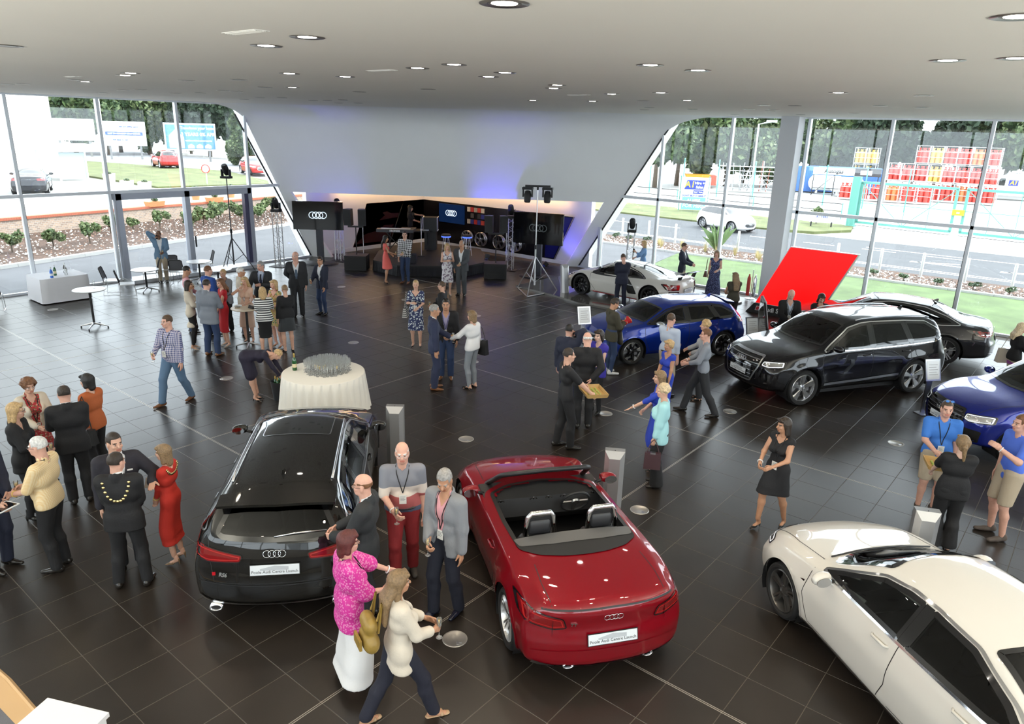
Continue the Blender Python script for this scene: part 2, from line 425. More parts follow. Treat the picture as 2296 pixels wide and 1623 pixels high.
  # ---- added unseen uplighters on the ledge of those walls, brightening the ceiling
upm=mat('added_uplighter_metal',(.25,.25,.26),.4,.6)
for k,(x,y,tx,ty) in enumerate([(XN-.35,v,XN-14,v+2) for v in (-4.,2.,8.,14.)]+[(v,YN+.35,v-1,YN+14) for v in (-20.,-13.,-6.,1.)]):
 t=empty('added_uplighter',(x,y,2.95),0,'unseen lamp added on the wall ledge behind the viewer to brighten the ceiling, number %s'%('one','two','three','four','five','six','seven','eight')[k],'lamp','added ledge uplighters')
 MB().bb((-.3,-.3,0),(.3,.3,.02)).obj('tray',upm,t)
 for q in range(4):c_,s_=math.cos(q*PI/2),math.sin(q*PI/2);MB().bb((c_*.3-abs(s_)*.3-.01,s_*.3-abs(c_)*.3-.01,0),(c_*.3+abs(s_)*.3+.01,s_*.3+abs(c_)*.3+.01,.17)).obj('shield',upm,t)
 ld=bpy.data.lights.get('added_uplighter') or bpy.data.lights.new('added_uplighter','SPOT');ld.energy=4200;ld.spot_size=math.radians(110);ld.spot_blend=1.;ld.color=(1.,.97,.84);ld.shadow_soft_size=.05
 d=Vector((tx-x,ty-y,5.)).normalized();lo=link('bulb',ld,t);lo.matrix_local=Matrix.Translation((0,0,.08))@d.to_track_quat('-Z','Y').to_matrix().to_4x4()
 # ---- sliding entrance door in the left wall
dr=tag(empty('door_1',(XL,14.4,0)),kind='structure')
inv=Matrix.Translation((-XL,-14.4,0))
def dput(mb,nm,m):o=mb.obj(nm,m,dr);o.matrix_local=inv.copy()
dfm=mat('door_frame',(.40,.43,.50),.4,.5)
for s in (10.72,13.08,15.55):dput(MB().bb((XL-.05,s-.09,0),(XL+.2,s+.09,2.95)),'door_post',dfm)
dput(MB().bb((XL-.05,10.6,2.75),(XL+.2,15.6,2.95)),'door_header',dfm)
dput(MB().bb((XL+.02,15.3,0),(XL+.22,15.46,2.75)),'door_jamb',mat('tinted_jamb',(.06,.06,.12),.15))
dput(MB().bb((XL,10.6,0),(XL+.75,15.6,.12)),'threshold',mat('threshold_metal',(.55,.57,.6),.4,.5))
dput(MB().bb((XL+.2,13.2,.95),(XL+.25,13.24,1.35)),'door_handle',DG)
# ---- column in front of the right glass wall
tag(MB().bb((-8.95,24.1,0),(-8.38,24.65,ZC)).obj('column',mat('column_paint',(.62,.63,.66),.55)),kind='structure',label='square grey column beside the tilted red board')
# ---- recessed ceiling lights
lit=[(-2.71,3.18),(-5.04,3.62),(-5.93,3.84),(-6.41,6.05),(-5.66,5.86),(-6.5,7.35),(-5.85,6.9),(-8.56,6.73),(-8.87,6.06),(-12.18,8.37),(-12.11,5.37),(-11.41,5.14),(-15.15,5.99),(-3.79,6.62),(-3.64,7.33),(-6.65,9.01),(-7.19,9.65),(-7.19,11.32),(-6.11,11.07),(-6.92,13.6),(-10.56,13.43),(-9.29,13.89),(-3.49,11.47),(-1.35,7.1),(-0.63,4.82),(-0.88,7.09)]
unlit=[(-2.56,12.31),(-8.44,2.69),(-18.81,5.88),(-18.01,5.92),(-14.67,5.65),(-21.14,8.79),(-18.41,8.08),(-17.52,8.07),(-12.41,6.49),(-11.09,6.65),(-18.53,9.38),(-17.33,9.37),(-12.84,8.23),(-15.34,8.81),(-15.36,9.14),(-9.71,9.41),(-7.97,13.74),(-10.92,18.94),(-9.83,17.29),(-9.18,18.38),(-7.56,18.15),(-6.27,15.79),(-7.02,18.36),(-7.49,19.33),(-5.69,15.98),(-4.03,15.89),(-3.47,16.69),(-5.79,20.57),(-9.94,22.81),(-7.69,22.15),(-17.46,11.66),(-18.11,13.1),(-17.5,13.12),(-16.56,12.92),(-19.16,14.77),(-18.22,14.77),(-18.35,11.58),(-20.53,12.44),(-12.09,9.84)]
bez=MB().lathe([(.085,-.002),(.085,.0),(.13,-.006),(.135,-.001)],20).data('trim_ring',mat('lamp_trim',(.32,.30,.28),.3,.7),True)
cup=MB().lathe([(.0,-.0005),(.09,-.0008)],20).data('baffle',mat('lamp_baffle',(.05,.045,.04),.4))
lens=MB().lathe([(.0,-.004),(.055,-.004),(.07,-.002)],20).data('lens',mat('lamp_glow',(1,1,1),.5,emit=(1.,.93,.82),es=45))
lensoff=MB().lathe([(.0,-.004),(.055,-.004),(.07,-.002)],20).data('lens',mat('lamp_lens_off',(.35,.34,.32),.3))
# more of the same fittings run on above and behind the viewer
extra=[(2.5,1.5),(-.5,-2.),(3.5,6.),(6.,3.),(-4.,-1.),(6.,9.),(2.,10.),(-7.5,-1.5),(-11.,1.)]
for k,(x,y) in enumerate(lit+extra+unlit):
 on=k<len(lit)+len(extra)
 t=empty('downlight',(x,y,ZC),label='round recessed ceiling downlight, switched on' if on else 'round recessed ceiling fitting, dark and switched off',cat='downlight',group='lit ceiling downlights' if on else 'unlit ceiling fittings')
 link('trim_ring',bez,t);link('baffle',cup,t);link('lens',lens if on else lensoff,t)
 if on:
  ld=bpy.data.lights.get('downlight_spot') or bpy.data.lights.new('downlight_spot','SPOT')
  ld.energy=80;ld.spot_size=math.radians(105);ld.spot_blend=.7;ld.color=(1.,.84,.62);ld.shadow_soft_size=.07
  sp=link('lamp',ld,t);sp.location=(0,0,-.03)
gr=MB().bb((-.22,-.06,-.004),(.22,.06,0))
for q in range(5):gr.bb((-.2,-.045+q*.02,-.008),(.2,-.037+q*.02,-.003))
for (x,y) in ((-7.11,6.13),(-13.6,5.2),(-5.2,3.2),(-8.,11.5)):
 o=link('ceiling_vent',bpy.data.meshes.get('ceiling_vent') or gr.data('ceiling_vent',mat('vent_paint',(.7,.69,.66),.5)));o.location=(x,y,ZC)
 tag(o,'small slotted air vent flush in the white ceiling','vent','ceiling vents')
 # ================================================================== cars
def pchip(pts):
 P=sorted(pts);x=np.array([p[0] for p in P],float);y=np.array([p[1] for p in P],float)
 h=np.diff(x);d=np.diff(y)/h;m=np.zeros(len(x))
 for i in range(1,len(x)-1):
  if d[i-1]*d[i]>0:
   w1,w2=2*h[i]+h[i-1],h[i]+2*h[i-1];m[i]=(w1+w2)/(w1/d[i-1]+w2/d[i])
 m[0],m[-1]=d[0],d[-1]
 def f(q):
  q=np.clip(np.asarray(q,float),x[0],x[-1]);k=np.clip(np.searchsorted(x,q)-1,0,len(h)-1)
  t=(q-x[k])/h[k]
  return (2*t**3-3*t**2+1)*y[k]+(t**3-2*t**2+t)*h[k]*m[k]+(-2*t**3+3*t**2)*y[k+1]+(t**3-t**2)*h[k]*m[k+1]
 return f
def inpoly(x,y,poly):
 r=np.zeros(x.shape,bool);n=len(poly)
 for i in range(n):
  x1,y1=poly[i];x2,y2=poly[(i+1)%n]
  if y1==y2:continue
  c=((y1>y)!=(y2>y))&(x<(x2-x1)*(y-y1)/(y2-y1)+x1);r^=c
 return r
def inset(poly,w):
 n=len(poly);P=[Vector(p) for p in poly];A=sum(P[i].x*P[(i+1)%n].y-P[(i+1)%n].x*P[i].y for i in range(n));s=1 if A>0 else -1
 out=[]
 for i in range(n):
  a=(P[i]-P[i-1]).normalized();b=(P[(i+1)%n]-P[i]).normalized()
  na=Vector((-a.y,a.x))*s;nb=Vector((-b.y,b.x))*s;q=(na+nb)
  q=q.normalized() if q.length>1e-6 else na
  out.append(tuple(P[i]+q*(w/max(.45,q.dot(na)))))
 return out
def roundpoly(poly,r=.03,n=3):
 out=[];k=len(poly);P=[Vector(p) for p in poly]
 for i in range(k):
  a,b,c=P[i-1],P[i],P[(i+1)%k];ra=min(r,(a-b).length*.45);rc=min(r,(c-b).length*.45)
  p,q=b+(a-b).normalized()*ra,b+(c-b).normalized()*rc
  for t in range(n+1):
   t/=n;out.append(tuple(p*(1-t)**2+b*2*t*(1-t)+q*t*t))
 return out
def dense(poly,step=.05,closed=True):
 out=[];n=len(poly)
 for i in range(n if closed else n-1):
  a,b=Vector(poly[i]),Vector(poly[(i+1)%n]);k=max(1,int((b-a).length/step))
  out+=[tuple(a.lerp(b,t/k)) for t in range(k)]
 if not closed:out.append(tuple(poly[-1]))
 return out
def crv(poly,n=6):
 k=len(poly);P=[Vector(p) for p in poly];out=[]
 for i in range(k):
  a,b,c,d=P[i-1],P[i],P[(i+1)%k],P[(i+2)%k]
  for t in range(n):
   t/=n;out.append(tuple(.5*(2*b+(c-a)*t+(2*a-5*b+4*c-d)*t*t+(3*b-a-3*c+d)*t**3)))
 return out
mir=lambda p:[(x,-y) for x,y in p[::-1]]
mirx=lambda p:[(-y,z) for y,z in p[::-1]]
class Skin:
 """draws patches and strips onto a car body by casting rays at it"""
 def __init__(s,V,F):s.b=BVHTree.FromPolygons([tuple(v) for v in V],F)
 def hit(s,ax,sd,u,v,off=0.):
  if ax=='y':o,d=Vector((u,3*sd,v)),Vector((0,-sd,0))
  elif ax=='x':o,d=Vector((4*sd,u,v)),Vector((-sd,0,0))
  else :o,d=Vector((u,v,3)),Vector((0,0,-1))
  l,n,i,t=s.b.ray_cast(o,d)
  if l is None:return None,None
  if n.dot(d)>0:n=-n
  return l+n*off,n
 def pt(s,ax,sd,u,v,off=0.):
  p,n=s.hit(ax,sd,u,v,off)
  if p is None:
   o=Vector((u,sd*.8,v)) if ax=='y' else Vector((sd*2.2,u,v)) if ax=='x' else Vector((u,v,1))
   l,n,i,t=s.b.find_nearest(o);p=l+n*off
  return p
 def patch(s,mb,ax,sd,poly,off=.003,step=.06):
  bm=bmesh.new();vs_=[bm.verts.new((p[0],p[1],0)) for p in poly];bm.faces.new(vs_)
  us=[p[0] for p in poly];ws=[p[1] for p in poly]
  for lo,hi,nrm in ((min(us),max(us),(1,0,0)),(min(ws),max(ws),(0,1,0))):
   k=int((hi-lo)/step)
   for q in range(1,k+1):
    c=lo+(hi-lo)*q/(k+1);co=(c,0,0) if nrm[0] else (0,c,0)
    bmesh.ops.bisect_plane(bm,geom=bm.verts[:]+bm.edges[:]+bm.faces[:],plane_co=co,plane_no=nrm)
  bm.verts.index_update()
  V=[s.pt(ax,sd,v.co.x,v.co.y,off) for v in bm.verts];F=[tuple(v.index for v in f.verts) for f in bm.faces]
  bm.free()
  # orient outward
  f=F[len(F)//2];n=(V[f[1]]-V[f[0]]).cross(V[f[2]]-V[f[0]]);w={'y':Vector((0,sd,0)),'x':Vector((sd,0,0)),'z':Vector((0,0,1))}[ax]
  if n.dot(w)<0:F=[g[::-1] for g in F]
  mb.add(V,F);return mb
 def strip(s,mb,ax,sd,line,w,off=.003,closed=False,step=.05,inner=None):
  P=dense(line,step,closed);n=len(P);A=[];B=[]
  for i in range(n):
   a=Vector(P[i-1] if (closed or i) else P[i]);b=Vector(P[(i+1)%n] if (closed or i<n-1) else P[i]);t=(b-a)
   t=t.normalized() if t.length>1e-9 else Vector((1,0));q=Vector((-t.y,t.x))*w/2
   A.append(Vector(P[i])+q);B.append(Vector(P[i])-q)
  V=[]
  for a,b in zip(A,B):V+=[s.pt(ax,sd,a.x,a.y,off),s.pt(ax,sd,b.x,b.y,off)]
  F=[(2*i,2*i+1,2*((i+1)%n)+1,2*((i+1)%n)) for i in range(n if closed else n-1)]
  f=F[0];nn=(V[f[1]]-V[f[0]]).cross(V[f[2]]-V[f[0]]);wv={'y':Vector((0,sd,0)),'x':Vector((sd,0,0)),'z':Vector((0,0,1))}[ax]
  if nn.dot(wv)<0:F=[g[::-1] for g in F]
  mb.add(V,F);return mb
def car_shell(c):
 """body surface: rings of points lofted along the car, ends rounded in plan and profile"""
 fc,fe,fw,fb,fv,fh,fu=(pchip(c[k]) for k in ('zc','ze','we','zb','wb','hw','zu'))
 xr,xf=c['xr'],c['xf'];rf=c.get('fil',.1)
 n=int((xf-xr)/.045)
 xs=np.unique(np.concatenate([np.linspace(xr+rf,xf-rf,n),xr+rf*(1-np.cos(np.linspace(0,PI/2,6))),xf-rf*(1-np.cos(np.linspace(0,PI/2,6)))]))
 seg=[3,2,4,4,6,9,6,6];zs=c['zs']
 rings=[]
 for x in xs:
  h=fh(x);zb_,wb_,ze_,we_,zc_,zu_=fb(x),fv(x),fe(x),fw(x),fc(x),fu(x);z4=min(zs,zb_-.08)
  cp=[(0,zu_),(.8*h,zu_),(h-.045,zu_+.05),(h-.012,z4-.2),(h,z4),(wb_,zb_),(we_,ze_),(we_*.55,zc_-(zc_-ze_)*.27),(0,zc_)]
  q=[]
  for k,m in enumerate(seg):
   a,b=np.array(cp[k]),np.array(cp[k+1]);q+=[a+(b-a)*t/m for t in range(m)]
  q.append(np.array(cp[-1]));q=np.array(q)
  for _ in range(c.get('smooth',2)):
   e=np.vstack([q[1]*[-1,1],q,q[-2]*[-1,1]]);q=.25*e[:-2]+.5*e[1:-1]+.25*e[2:]
  d=min(x-xr,xf-x)
  if d<rf:
   i_=rf-math.sqrt(max(0,rf*rf-(rf-d)**2));zm=(q[:,1].max()+q[:,1].min())/2;hh=(q[:,1].max()-q[:,1].min())/2
   q=np.stack([q[:,0]*(1-i_/max(q[:,0].max(),.1)),zm+(q[:,1]-zm)*(1-i_/hh)],1)
  rings.append(q)
 R_=np.array(rings);NS,NK=R_.shape[0],R_.shape[1]
 X=np.repeat(xs[:,None],NK,1);Y=R_[...,0];Z=R_[...,1]
 sf,sr=c['sweep'];pf,pr=pchip(c['pf']),pchip(c['pr']);HW=max(v for _,v in c['hw'])
 def shear(X,Y,Z):
  bf=np.clip((X-(xf-c.get('lf',1.)))/c.get('lf',1.),0,1)**1.6;br=np.clip(((xr+c.get('lr',.8))-X)/c.get('lr',.8),0,1)**1.6
  a=(np.abs(Y)/HW)
  return X-bf*(sf*a**2.6+pf(Z))+br*(sr*a**2.6+pr(Z))
 for xa in (c['ax'][0],c['ax'][1]):
  rr=np.hypot(X-xa,Z-c['rw']);Y=Y+c.get('flare',.012)*np.exp(-((rr-c['rw']-.07)/.09)**2)*(Y>HW*.7)
 Xs=shear(X,Y,Z)
 half=np.stack([Xs,Y,Z],-1)
 m=np.concatenate([half,(half*[1,-1,1])[:,::-1][:,1:-1]],1)
 K=m.shape[1];V=m.reshape(-1,3);idx=np.arange(NS*K).reshape(NS,K)
 a=idx[:-1];b=idx[1:];F=np.stack([a,np.roll(a,-1,1),np.roll(b,-1,1),b],-1).reshape(-1,4)[:,::-1].tolist()
 V=[V];base=NS*K
 for e,flip in ((0,True),(NS-1,False)):
  ring=np.stack([np.full(K,xs[e]),np.concatenate([R_[e,:,0],-R_[e,::-1,0][1:-1]]),np.concatenate([R_[e,:,1],R_[e,::-1,1][1:-1]])],1)
  cz=(ring[:,2].max()+ring[:,2].min())/2;prev=idx[e]
  for t in (.86,.7,.5,.3,.12):
   q=ring.copy();q[:,1]*=t;q[:,2]=cz+(q[:,2]-cz)*t;q[:,0]=shear(q[:,0],q[:,1],q[:,2]);V.append(q)
   cur=base+np.arange(K);base+=K
   f=np.stack([prev,np.roll(prev,-1),np.roll(cur,-1),cur],-1);F+=(f if flip else f[:,::-1]).tolist();prev=cur
  F.append(prev.tolist() if flip else prev[::-1].tolist())
 V=np.concatenate(V)
 bm=bmesh.new();bv=[bm.verts.new(v) for v in V.tolist()]
 for f in F:bm.faces.new([bv[i] for i in f])
 bmesh.ops.recalc_face_normals(bm,faces=bm.faces);bm.verts.index_update()
 F=[[v.index for v in f.verts] for f in bm.faces];bm.free()
 return V,F
rubber=mat('tyre_rubber',(.012,.012,.013),.75,bump=.2,bscale=120)
chrome=mat('chrome',(.85,.86,.88),.08,1.)
satin=mat('satin_silver',(.62,.63,.66),.28,1.)
gloss_black=mat('gloss_black',(.006,.006,.007),.08,coat=1.)
trim_black=mat('trim_black',(.012,.012,.013),.45)
cabin=mat('cabin_dark',(.018,.018,.02),.6)
leather=mat('seat_leather',(.03,.03,.033),.45)
ttred=mat('tail_lamp_red',(.20,.004,.006),.06,coat=1.)
lampglass=mat('head_lamp_glass',(.42,.44,.47),.08,.7,coat=1.)
lampblack=mat('head_lamp_dark',(.04,.042,.045),.1,.3,coat=1.)
ledw=mat('lamp_led',(.9,.93,1.),.15,emit=(1,1,1),es=.4)
tint=glassmat('car_glass',(.30,.33,.33),.95,0.,1.5)
privacy=glassmat('privacy_glass',(.05,.055,.06),.95,0.,1.5)
steel=mat('brake_steel',(.35,.35,.36),.35,1.)
platew=mat('plate_white',(.72,.76,.80),.3)
plate_grey=mat('plate_building',(.45,.48,.52),.5)
ink=mat('ink_black',(.012,.012,.014),.5)
WHEELS={}
def wheel_data(rw,wid,style):
 k=(rw,wid,style[:3]+tuple(style[3:]))
 if k in WHEELS:return WHEELS[k]
 kind,n,rimc,twoT=style;rim_r=rw*(.76 if kind!='big' else .80)
 RX=Matrix.Rotation(-PI/2,4,'X')
 t=MB();h=wid/2
 t.lathe([(rim_r,-h*.8),(rim_r+.02,-h),(rw-.03,-h),(rw-.006,-h*.8),(rw,-h*.4),(rw,h*.4),(rw-.006,h*.8),(rw-.03,h),(rim_r+.02,h),(rim_r,h*.8)],40,RX)
 for q in range(40):
  a=2*PI*q/40;p=Vector((math.cos(a),0,math.sin(a)))*(rw-.003)
  t.box(p,(.012,wid*.62,.014),M=Matrix.Rotation(-a,3,'Y'))
 r=MB()
 r.lathe([(rim_r,h*.8),(rim_r-.012,h*.88),(rim_r-.025,h*.6),(rim_r-.03,-h*.7),(rim_r,-h*.85)],40,RX)
 s_=MB();face=h*.78
 def spoke(a,w0,w1,rad0,rad1,y0,y1,dep=.035,tw=0.):
  d=Vector((math.cos(a),0,math.sin(a)));e=Vector((-math.sin(a),0,math.cos(a)))
  P=[]
  for rad,w,y in ((rad0,w0,y0),(rad1,w1,y1)):
   sh=e*tw*(rad-rad0)
   P.append([d*rad+e*w/2+sh+Vector((0,y-dep,0)),d*rad-e*w/2+sh+Vector((0,y-dep,0)),d*rad-e*w*.36+sh+Vector((0,y,0)),d*rad+e*w*.36+sh+Vector((0,y,0))])
  s_.hexa(P[0]+P[1])
 for q in range(n):
  a=2*PI*q/n+.3
  if kind=='twin':
   for o in (-1,1):spoke(a+o*.13,.030,.034,.05,rim_r-.012,face*.82,face,.03)
  elif kind=='rotor':spoke(a,.07,.12,.05,rim_r-.012,face*.8,face,.03,.3)
  elif kind=='mesh':
   for o in (-1,1):spoke(a,.026,.026,.05,rim_r-.012,face*.82,face,.03,o*.35)
  elif kind=='blade':spoke(a,.045,.17,.05,rim_r-.012,face*.8,face,.03)
  else :spoke(a,.06,.05,.05,rim_r-.012,face*.8,face,.035)
 hub=MB().lathe([(0,face*.86),(.03,face*.86),(.045,face*.8),(.075,face*.7),(.08,face*.3)],20,RX)
 for q in range(5):
  a=2*PI*q/5;p=Vector((math.cos(a)*.055,face*.8,math.sin(a)*.055));hub.cyl(p,p+Vector((0,.012,0)),.009,8)
 disc=MB().lathe([(.07,.012),(rim_r*.72,.012),(rim_r*.72,-.012),(.07,-.012)],32,RX)
 disc.bb((-rim_r*.72,-.02,-.09),(-rim_r*.4,.035,.09))
 rc={'silver':mat('wheel_silver',(.60,.61,.63),.25,.9),'grey':mat('wheel_grey',(.16,.155,.15),.3,.8),'black':mat('wheel_black',(.012,.012,.014),.2,.2,coat=.6)}
 lip=rc['silver'] if twoT else rc[rimc]
 D=dict(tyre=t.data('tyre',rubber,True,40),rim=r.data('rim',lip,True,35),spokes=s_.data('spokes',rc[rimc]),hub=hub.data('hub',rc[rimc],True,40),brake_disc=disc.data('brake_disc',steel))
 if twoT=='cut':
  m2=MB();s_=m2
  for q in range(n):
   a=2*PI*q/n+.3
   spoke(a+.0,.03,.11,rim_r*.55,rim_r-.02,face*.96,face*1.02,.012,.3 if kind=='rotor' else 0)
  D['spoke_inlay']=m2.data('spoke_inlay',rc['silver'])
 WHEELS[k]=D;return D
def number_plate(root,M,w=.52,h=.11,txt='Poole Audi Centre Launch'):
 o=MB().bb((-w/2-.008,-h/2-.008,-.006),(w/2+.008,h/2+.008,0)).obj('number_plate',trim_black,root);o.matrix_local=M
 MB().bb((-w/2,-h/2,0),(w/2,h/2,.003)).obj('plate_face',platew,o)
 MB().prism([(-w*.3,-h*.05),(w*.28,-h*.05),(w*.28,h*.3),(.0,h*.42),(-w*.3,h*.12)],.003,.0038).obj('plate_picture',plate_grey,o)
 t=link('plate_lettering',text_mesh(txt,.046*w/.52,ink,ext=.0006),o);t.location=(0,-.022,.0042)
 t=link('plate_small_print',text_mesh('www.pooleaudi.co.uk',.014,mat('plate_ink_pale',(.5,.5,.5),.5),ext=.0004),o);t.location=(.02,-.054,.0042)
def on_skin(sk,ax,sd,u,v,off=.004,tilt=True):
 p,n=sk.hit(ax,sd,u,v,off)
 if p is None:p=sk.pt(ax,sd,u,v,off);n={'x':Vector((sd,0,0)),'y':Vector((0,sd,0)),'z':Vector((0,0,1))}[ax]
 right=Vector((0,0,1)).cross(n)
 return frame(p,right,n.cross(right))
def build_car(c,loc,hd,label,name='car',cat='car',detail=True,z0=0.):
 root=empty(name,(loc[0],loc[1],z0),math.radians(hd),label,cat)
 V,F=car_shell(c);sk=Skin(V,F);HW=max(v for _,v in c['hw']);rw=c['rw']
 X,Y,Z=V[:,0],V[:,1],V[:,2]
 # wheel arches: snap vertices to the arch circle, then open it
 Ra=c.get('ra',rw+.055);kill=np.zeros(len(V),bool);V2=V.copy()
 for xa in c['ax']:
  d=np.hypot(X-xa,Z-rw);side=(np.abs(Y)>HW*.62)
  ins=side&(d<Ra);kill|=ins
  keep=np.zeros(len(V),bool)
  for f in F:
   q=ins[f]
   if q.any() and not q.all():keep[f]=True
  mv=keep&ins&(d>.05);k=np.where(mv,Ra/np.maximum(d,1e-6),1.)
  V2[:,0]=np.where(mv,xa+(X-xa)*k,V2[:,0]);V2[:,2]=np.where(mv,np.maximum(rw+(Z-rw)*k,Z),V2[:,2])
 V=V2;holes=[kill]
 if not c.get('solid'):
  for ax,poly in c.get('holes',[]):
   q=inset(poly,.018)
   if ax=='y':holes.append(inpoly(X,Z,q)&(np.abs(Y)>.3))
   elif ax=='z':holes.append(inpoly(X,Y,q)&(Z>c['zhole']))
   elif ax=='r':holes.append(inpoly(Y,Z,q)&(X<c['xr']*.45))
 H_=np.array(holes);body=[]
 for f in F:
  if not H_[:,f].all(1).any():body.append(f)
 me=mesh('body',V,body,c['paint'],True);me.update();me.set_sharp_from_angle(angle=math.radians(50))
 link('body',me,root)
 # dark underside liner of the greenhouse so the inside is trimmed
 if not c.get('solid') and not c.get('open'):
  inn=[f[::-1] for f in body if min(Z[f])>c['zhole']-.12]
  Nn=np.zeros_like(V);
  for f in inn:
   a=np.cross(V[f[1]]-V[f[0]],V[f[2]]-V[f[0]]);Nn[f]+=a
  l=np.linalg.norm(Nn,axis=1,keepdims=True);Vi=V+Nn/np.maximum(l,1e-9)*.022
  used=sorted({i for f in inn for i in f});mp={i:k for k,i in enumerate(used)}
  link('headliner',mesh('headliner',Vi[used],[tuple(mp[i] for i in f) for f in inn],mat('headlining',(.10,.10,.10),.8),True),root)
  # arch liners and wheels
 lin=MB()
 for xa in c['ax']:
  for sd in (-1,1):
   lin=MB()
   P=[]
   for a in np.linspace(-.5,PI+.5,22):
    for y in (HW-.012 if sd>0 else -(HW-.012),sd*(HW-.38)):P.append((xa+Ra*math.cos(a),y*1.,max(.05,rw+Ra*math.sin(a))))
   lin.add(P,[(2*i,2*i+1,2*i+3,2*i+2) for i in range(21)])
   lin.add([(xa+Ra*math.cos(a),sd*(HW-.38),max(.05,rw+Ra*math.sin(a))) for a in np.linspace(-.5,PI+.5,22)],[tuple(range(22))])
   lin.obj('wheel_arch_liner',trim_black,root,True)
 for xa in c['ax']:
  arc=[(xa+(Ra+.008)*math.cos(a),rw+(Ra+.008)*math.sin(a)) for a in np.linspace(-.25,PI+.25,30)]
  for sd in (-1,1):sk.strip(MB(),'y',sd,arc,.026,.005).obj('arch_lip',c['paint'],root,True)
 wd_=wheel_data(rw,c.get('tw',.235),c['wheel'])
 for xa in c['ax']:
  for sd in (-1,1):
   w=empty('wheel',(xa,sd*(HW-c.get('tw',.235)/2-c.get('tuck',.015)),rw));w.parent=root
   if sd<0:w.rotation_euler=(0,0,PI)
   for nm,dm in wd_.items():link(nm,dm,w)
   # panels drawn on the body: glass, lamps, trim, shut lines
 for nm,ax,sd,poly,m,off in c.get('patch',[]):
  sk.patch(MB(),ax,sd,poly,off).obj(nm,m,root,True)
  if ax=='y' and sd==1:sk.patch(MB(),ax,-1,poly,off).obj(nm,m,root,True)
 for nm,ax,sd,line,w,closed,m,off in c.get('strip',[]):
  for q in ((1,-1) if ax=='y' else (sd,)):sk.strip(MB(),ax,q,line,w,off,closed).obj(nm,m,root,True)
 for ax,sd,line in c.get('gaps',[]):
  for q in ((1,-1) if ax=='y' else (sd,)):sk.strip(MB(),ax,q,line,.009,.0016).obj('shut_line',trim_black,root)
  # mirrors, handles
 if 'mirror' in c:
  mx_,mz,mm=c['mirror']
  for sd in (-1,1):
   p=sk.pt('y',sd,mx_,mz-.07)
   m=empty('door_mirror',(mx_,p.y,mz));m.parent=root
   q=MB();n_=10
   for i in range(n_+1):
    t=i/n_;y=.05+.2*t;s=math.sin(PI*min(1,.15+.8*t))**.45
    q.V+=[(math.cos(a)*.075*s-.02+.03*(1-t)+(-.03 if math.cos(a)<-.3 else 0)*0,sd*y,.07*s*math.sin(a)) for a in np.linspace(0,2*PI,14,endpoint=False)]
   q.F=[(i*14+j,i*14+(j+1)%14,(i+1)*14+(j+1)%14,(i+1)*14+j) for i in range(n_) for j in range(14)]+[tuple(range(14)),tuple(range(n_*14,n_*14+14))]
   q.I=[0]*len(q.F)
   q.obj('mirror_housing',mm,m,True)
   MB().tube([(0,-sd*.03,-.06),(0,sd*.07,-.03),(0,sd*.12,0)],.02,8).obj('mirror_arm',trim_black,m,True)
   MB().prism([(math.cos(a)*.085,math.sin(a)*.055) for a in np.linspace(0,2*PI,16,endpoint=False)],0,.004,frame((-.083,sd*.16,0),(0,-1,0),(0,0,1))).obj('mirror_glass',mat('mirror_silver',(.5,.52,.55),.04,1.),m)
 for hx,hz in c.get('handles',[]):
  for sd in (-1,1):
   p,n_=sk.hit('y',sd,hx,hz,.012)
   if p is None:continue
   h=MB().tube([(p.x+.11,p.y-sd*.02,p.z),(p.x+.085,p.y+sd*.012,p.z),(p.x-.085,p.y+sd*.012,p.z+.006),(p.x-.11,p.y-sd*.02,p.z+.006)],.014,8)
   h.obj('door_handle',c.get('handle_m',c['paint']),root,True)
   # badges and plates
 for ax,sd,u,v,w in c.get('rings',[]):
  M=on_skin(sk,ax,sd,u,v,.012);o=rings_mb(w*.165,w,.95,w*.014).obj('badge_rings',chrome,root,True);o.matrix_local=M
 for ax,sd,u,v,txt,sz,m in c.get('texts',[]):
  o=link('badge_lettering',text_mesh(txt,sz,m,bold=.0015,ext=.003,shear=.15),root);o.matrix_local=on_skin(sk,ax,sd,u,v,.006)
 for ax,sd,u,v in c.get('plates',[]):
  number_plate(root,on_skin(sk,ax,sd,u,v,.014))
  # exhausts
 for (x,y,z,r) in c.get('pipes',[]):
  MB().lathe([(r*.8,-.1),(r*.8,0),(r,.004),(r*1.02,-.1)],20,Matrix.Translation((x,y,z))@Matrix.Rotation(-PI/2,4,'Y'),sx=.7,sy=1.3).obj('exhaust_tip',chrome,root,True)
  MB().lathe([(0,-.02),(r*.8,-.02)],20,Matrix.Translation((x,y,z))@Matrix.Rotation(-PI/2,4,'Y'),sx=.7,sy=1.3).obj('exhaust_bore',ink,root)
 if 'fin' in c:
  x,z=c['fin'];MB().hexa([(x-.06,-.02,z-.01),(x+.08,-.02,z-.01),(x+.08,.02,z-.01),(x-.06,.02,z-.01),(x-.07,-.006,z+.06),(x-.03,-.006,z+.06),(x-.03,.006,z+.06),(x-.07,.006,z+.06)]).obj('roof_aerial',c.get('fin_m',c['paint']),root)
 if 'rails' in c:
  m,pts,yy=c['rails']
  for sd in (-1,1):
   MB().tube([sk.pt('z',1,x,sd*yy,.012 if i in (0,len(pts)-1) else .03) for i,x in enumerate(pts)],.016,8).obj('roof_rail',m,root,True)
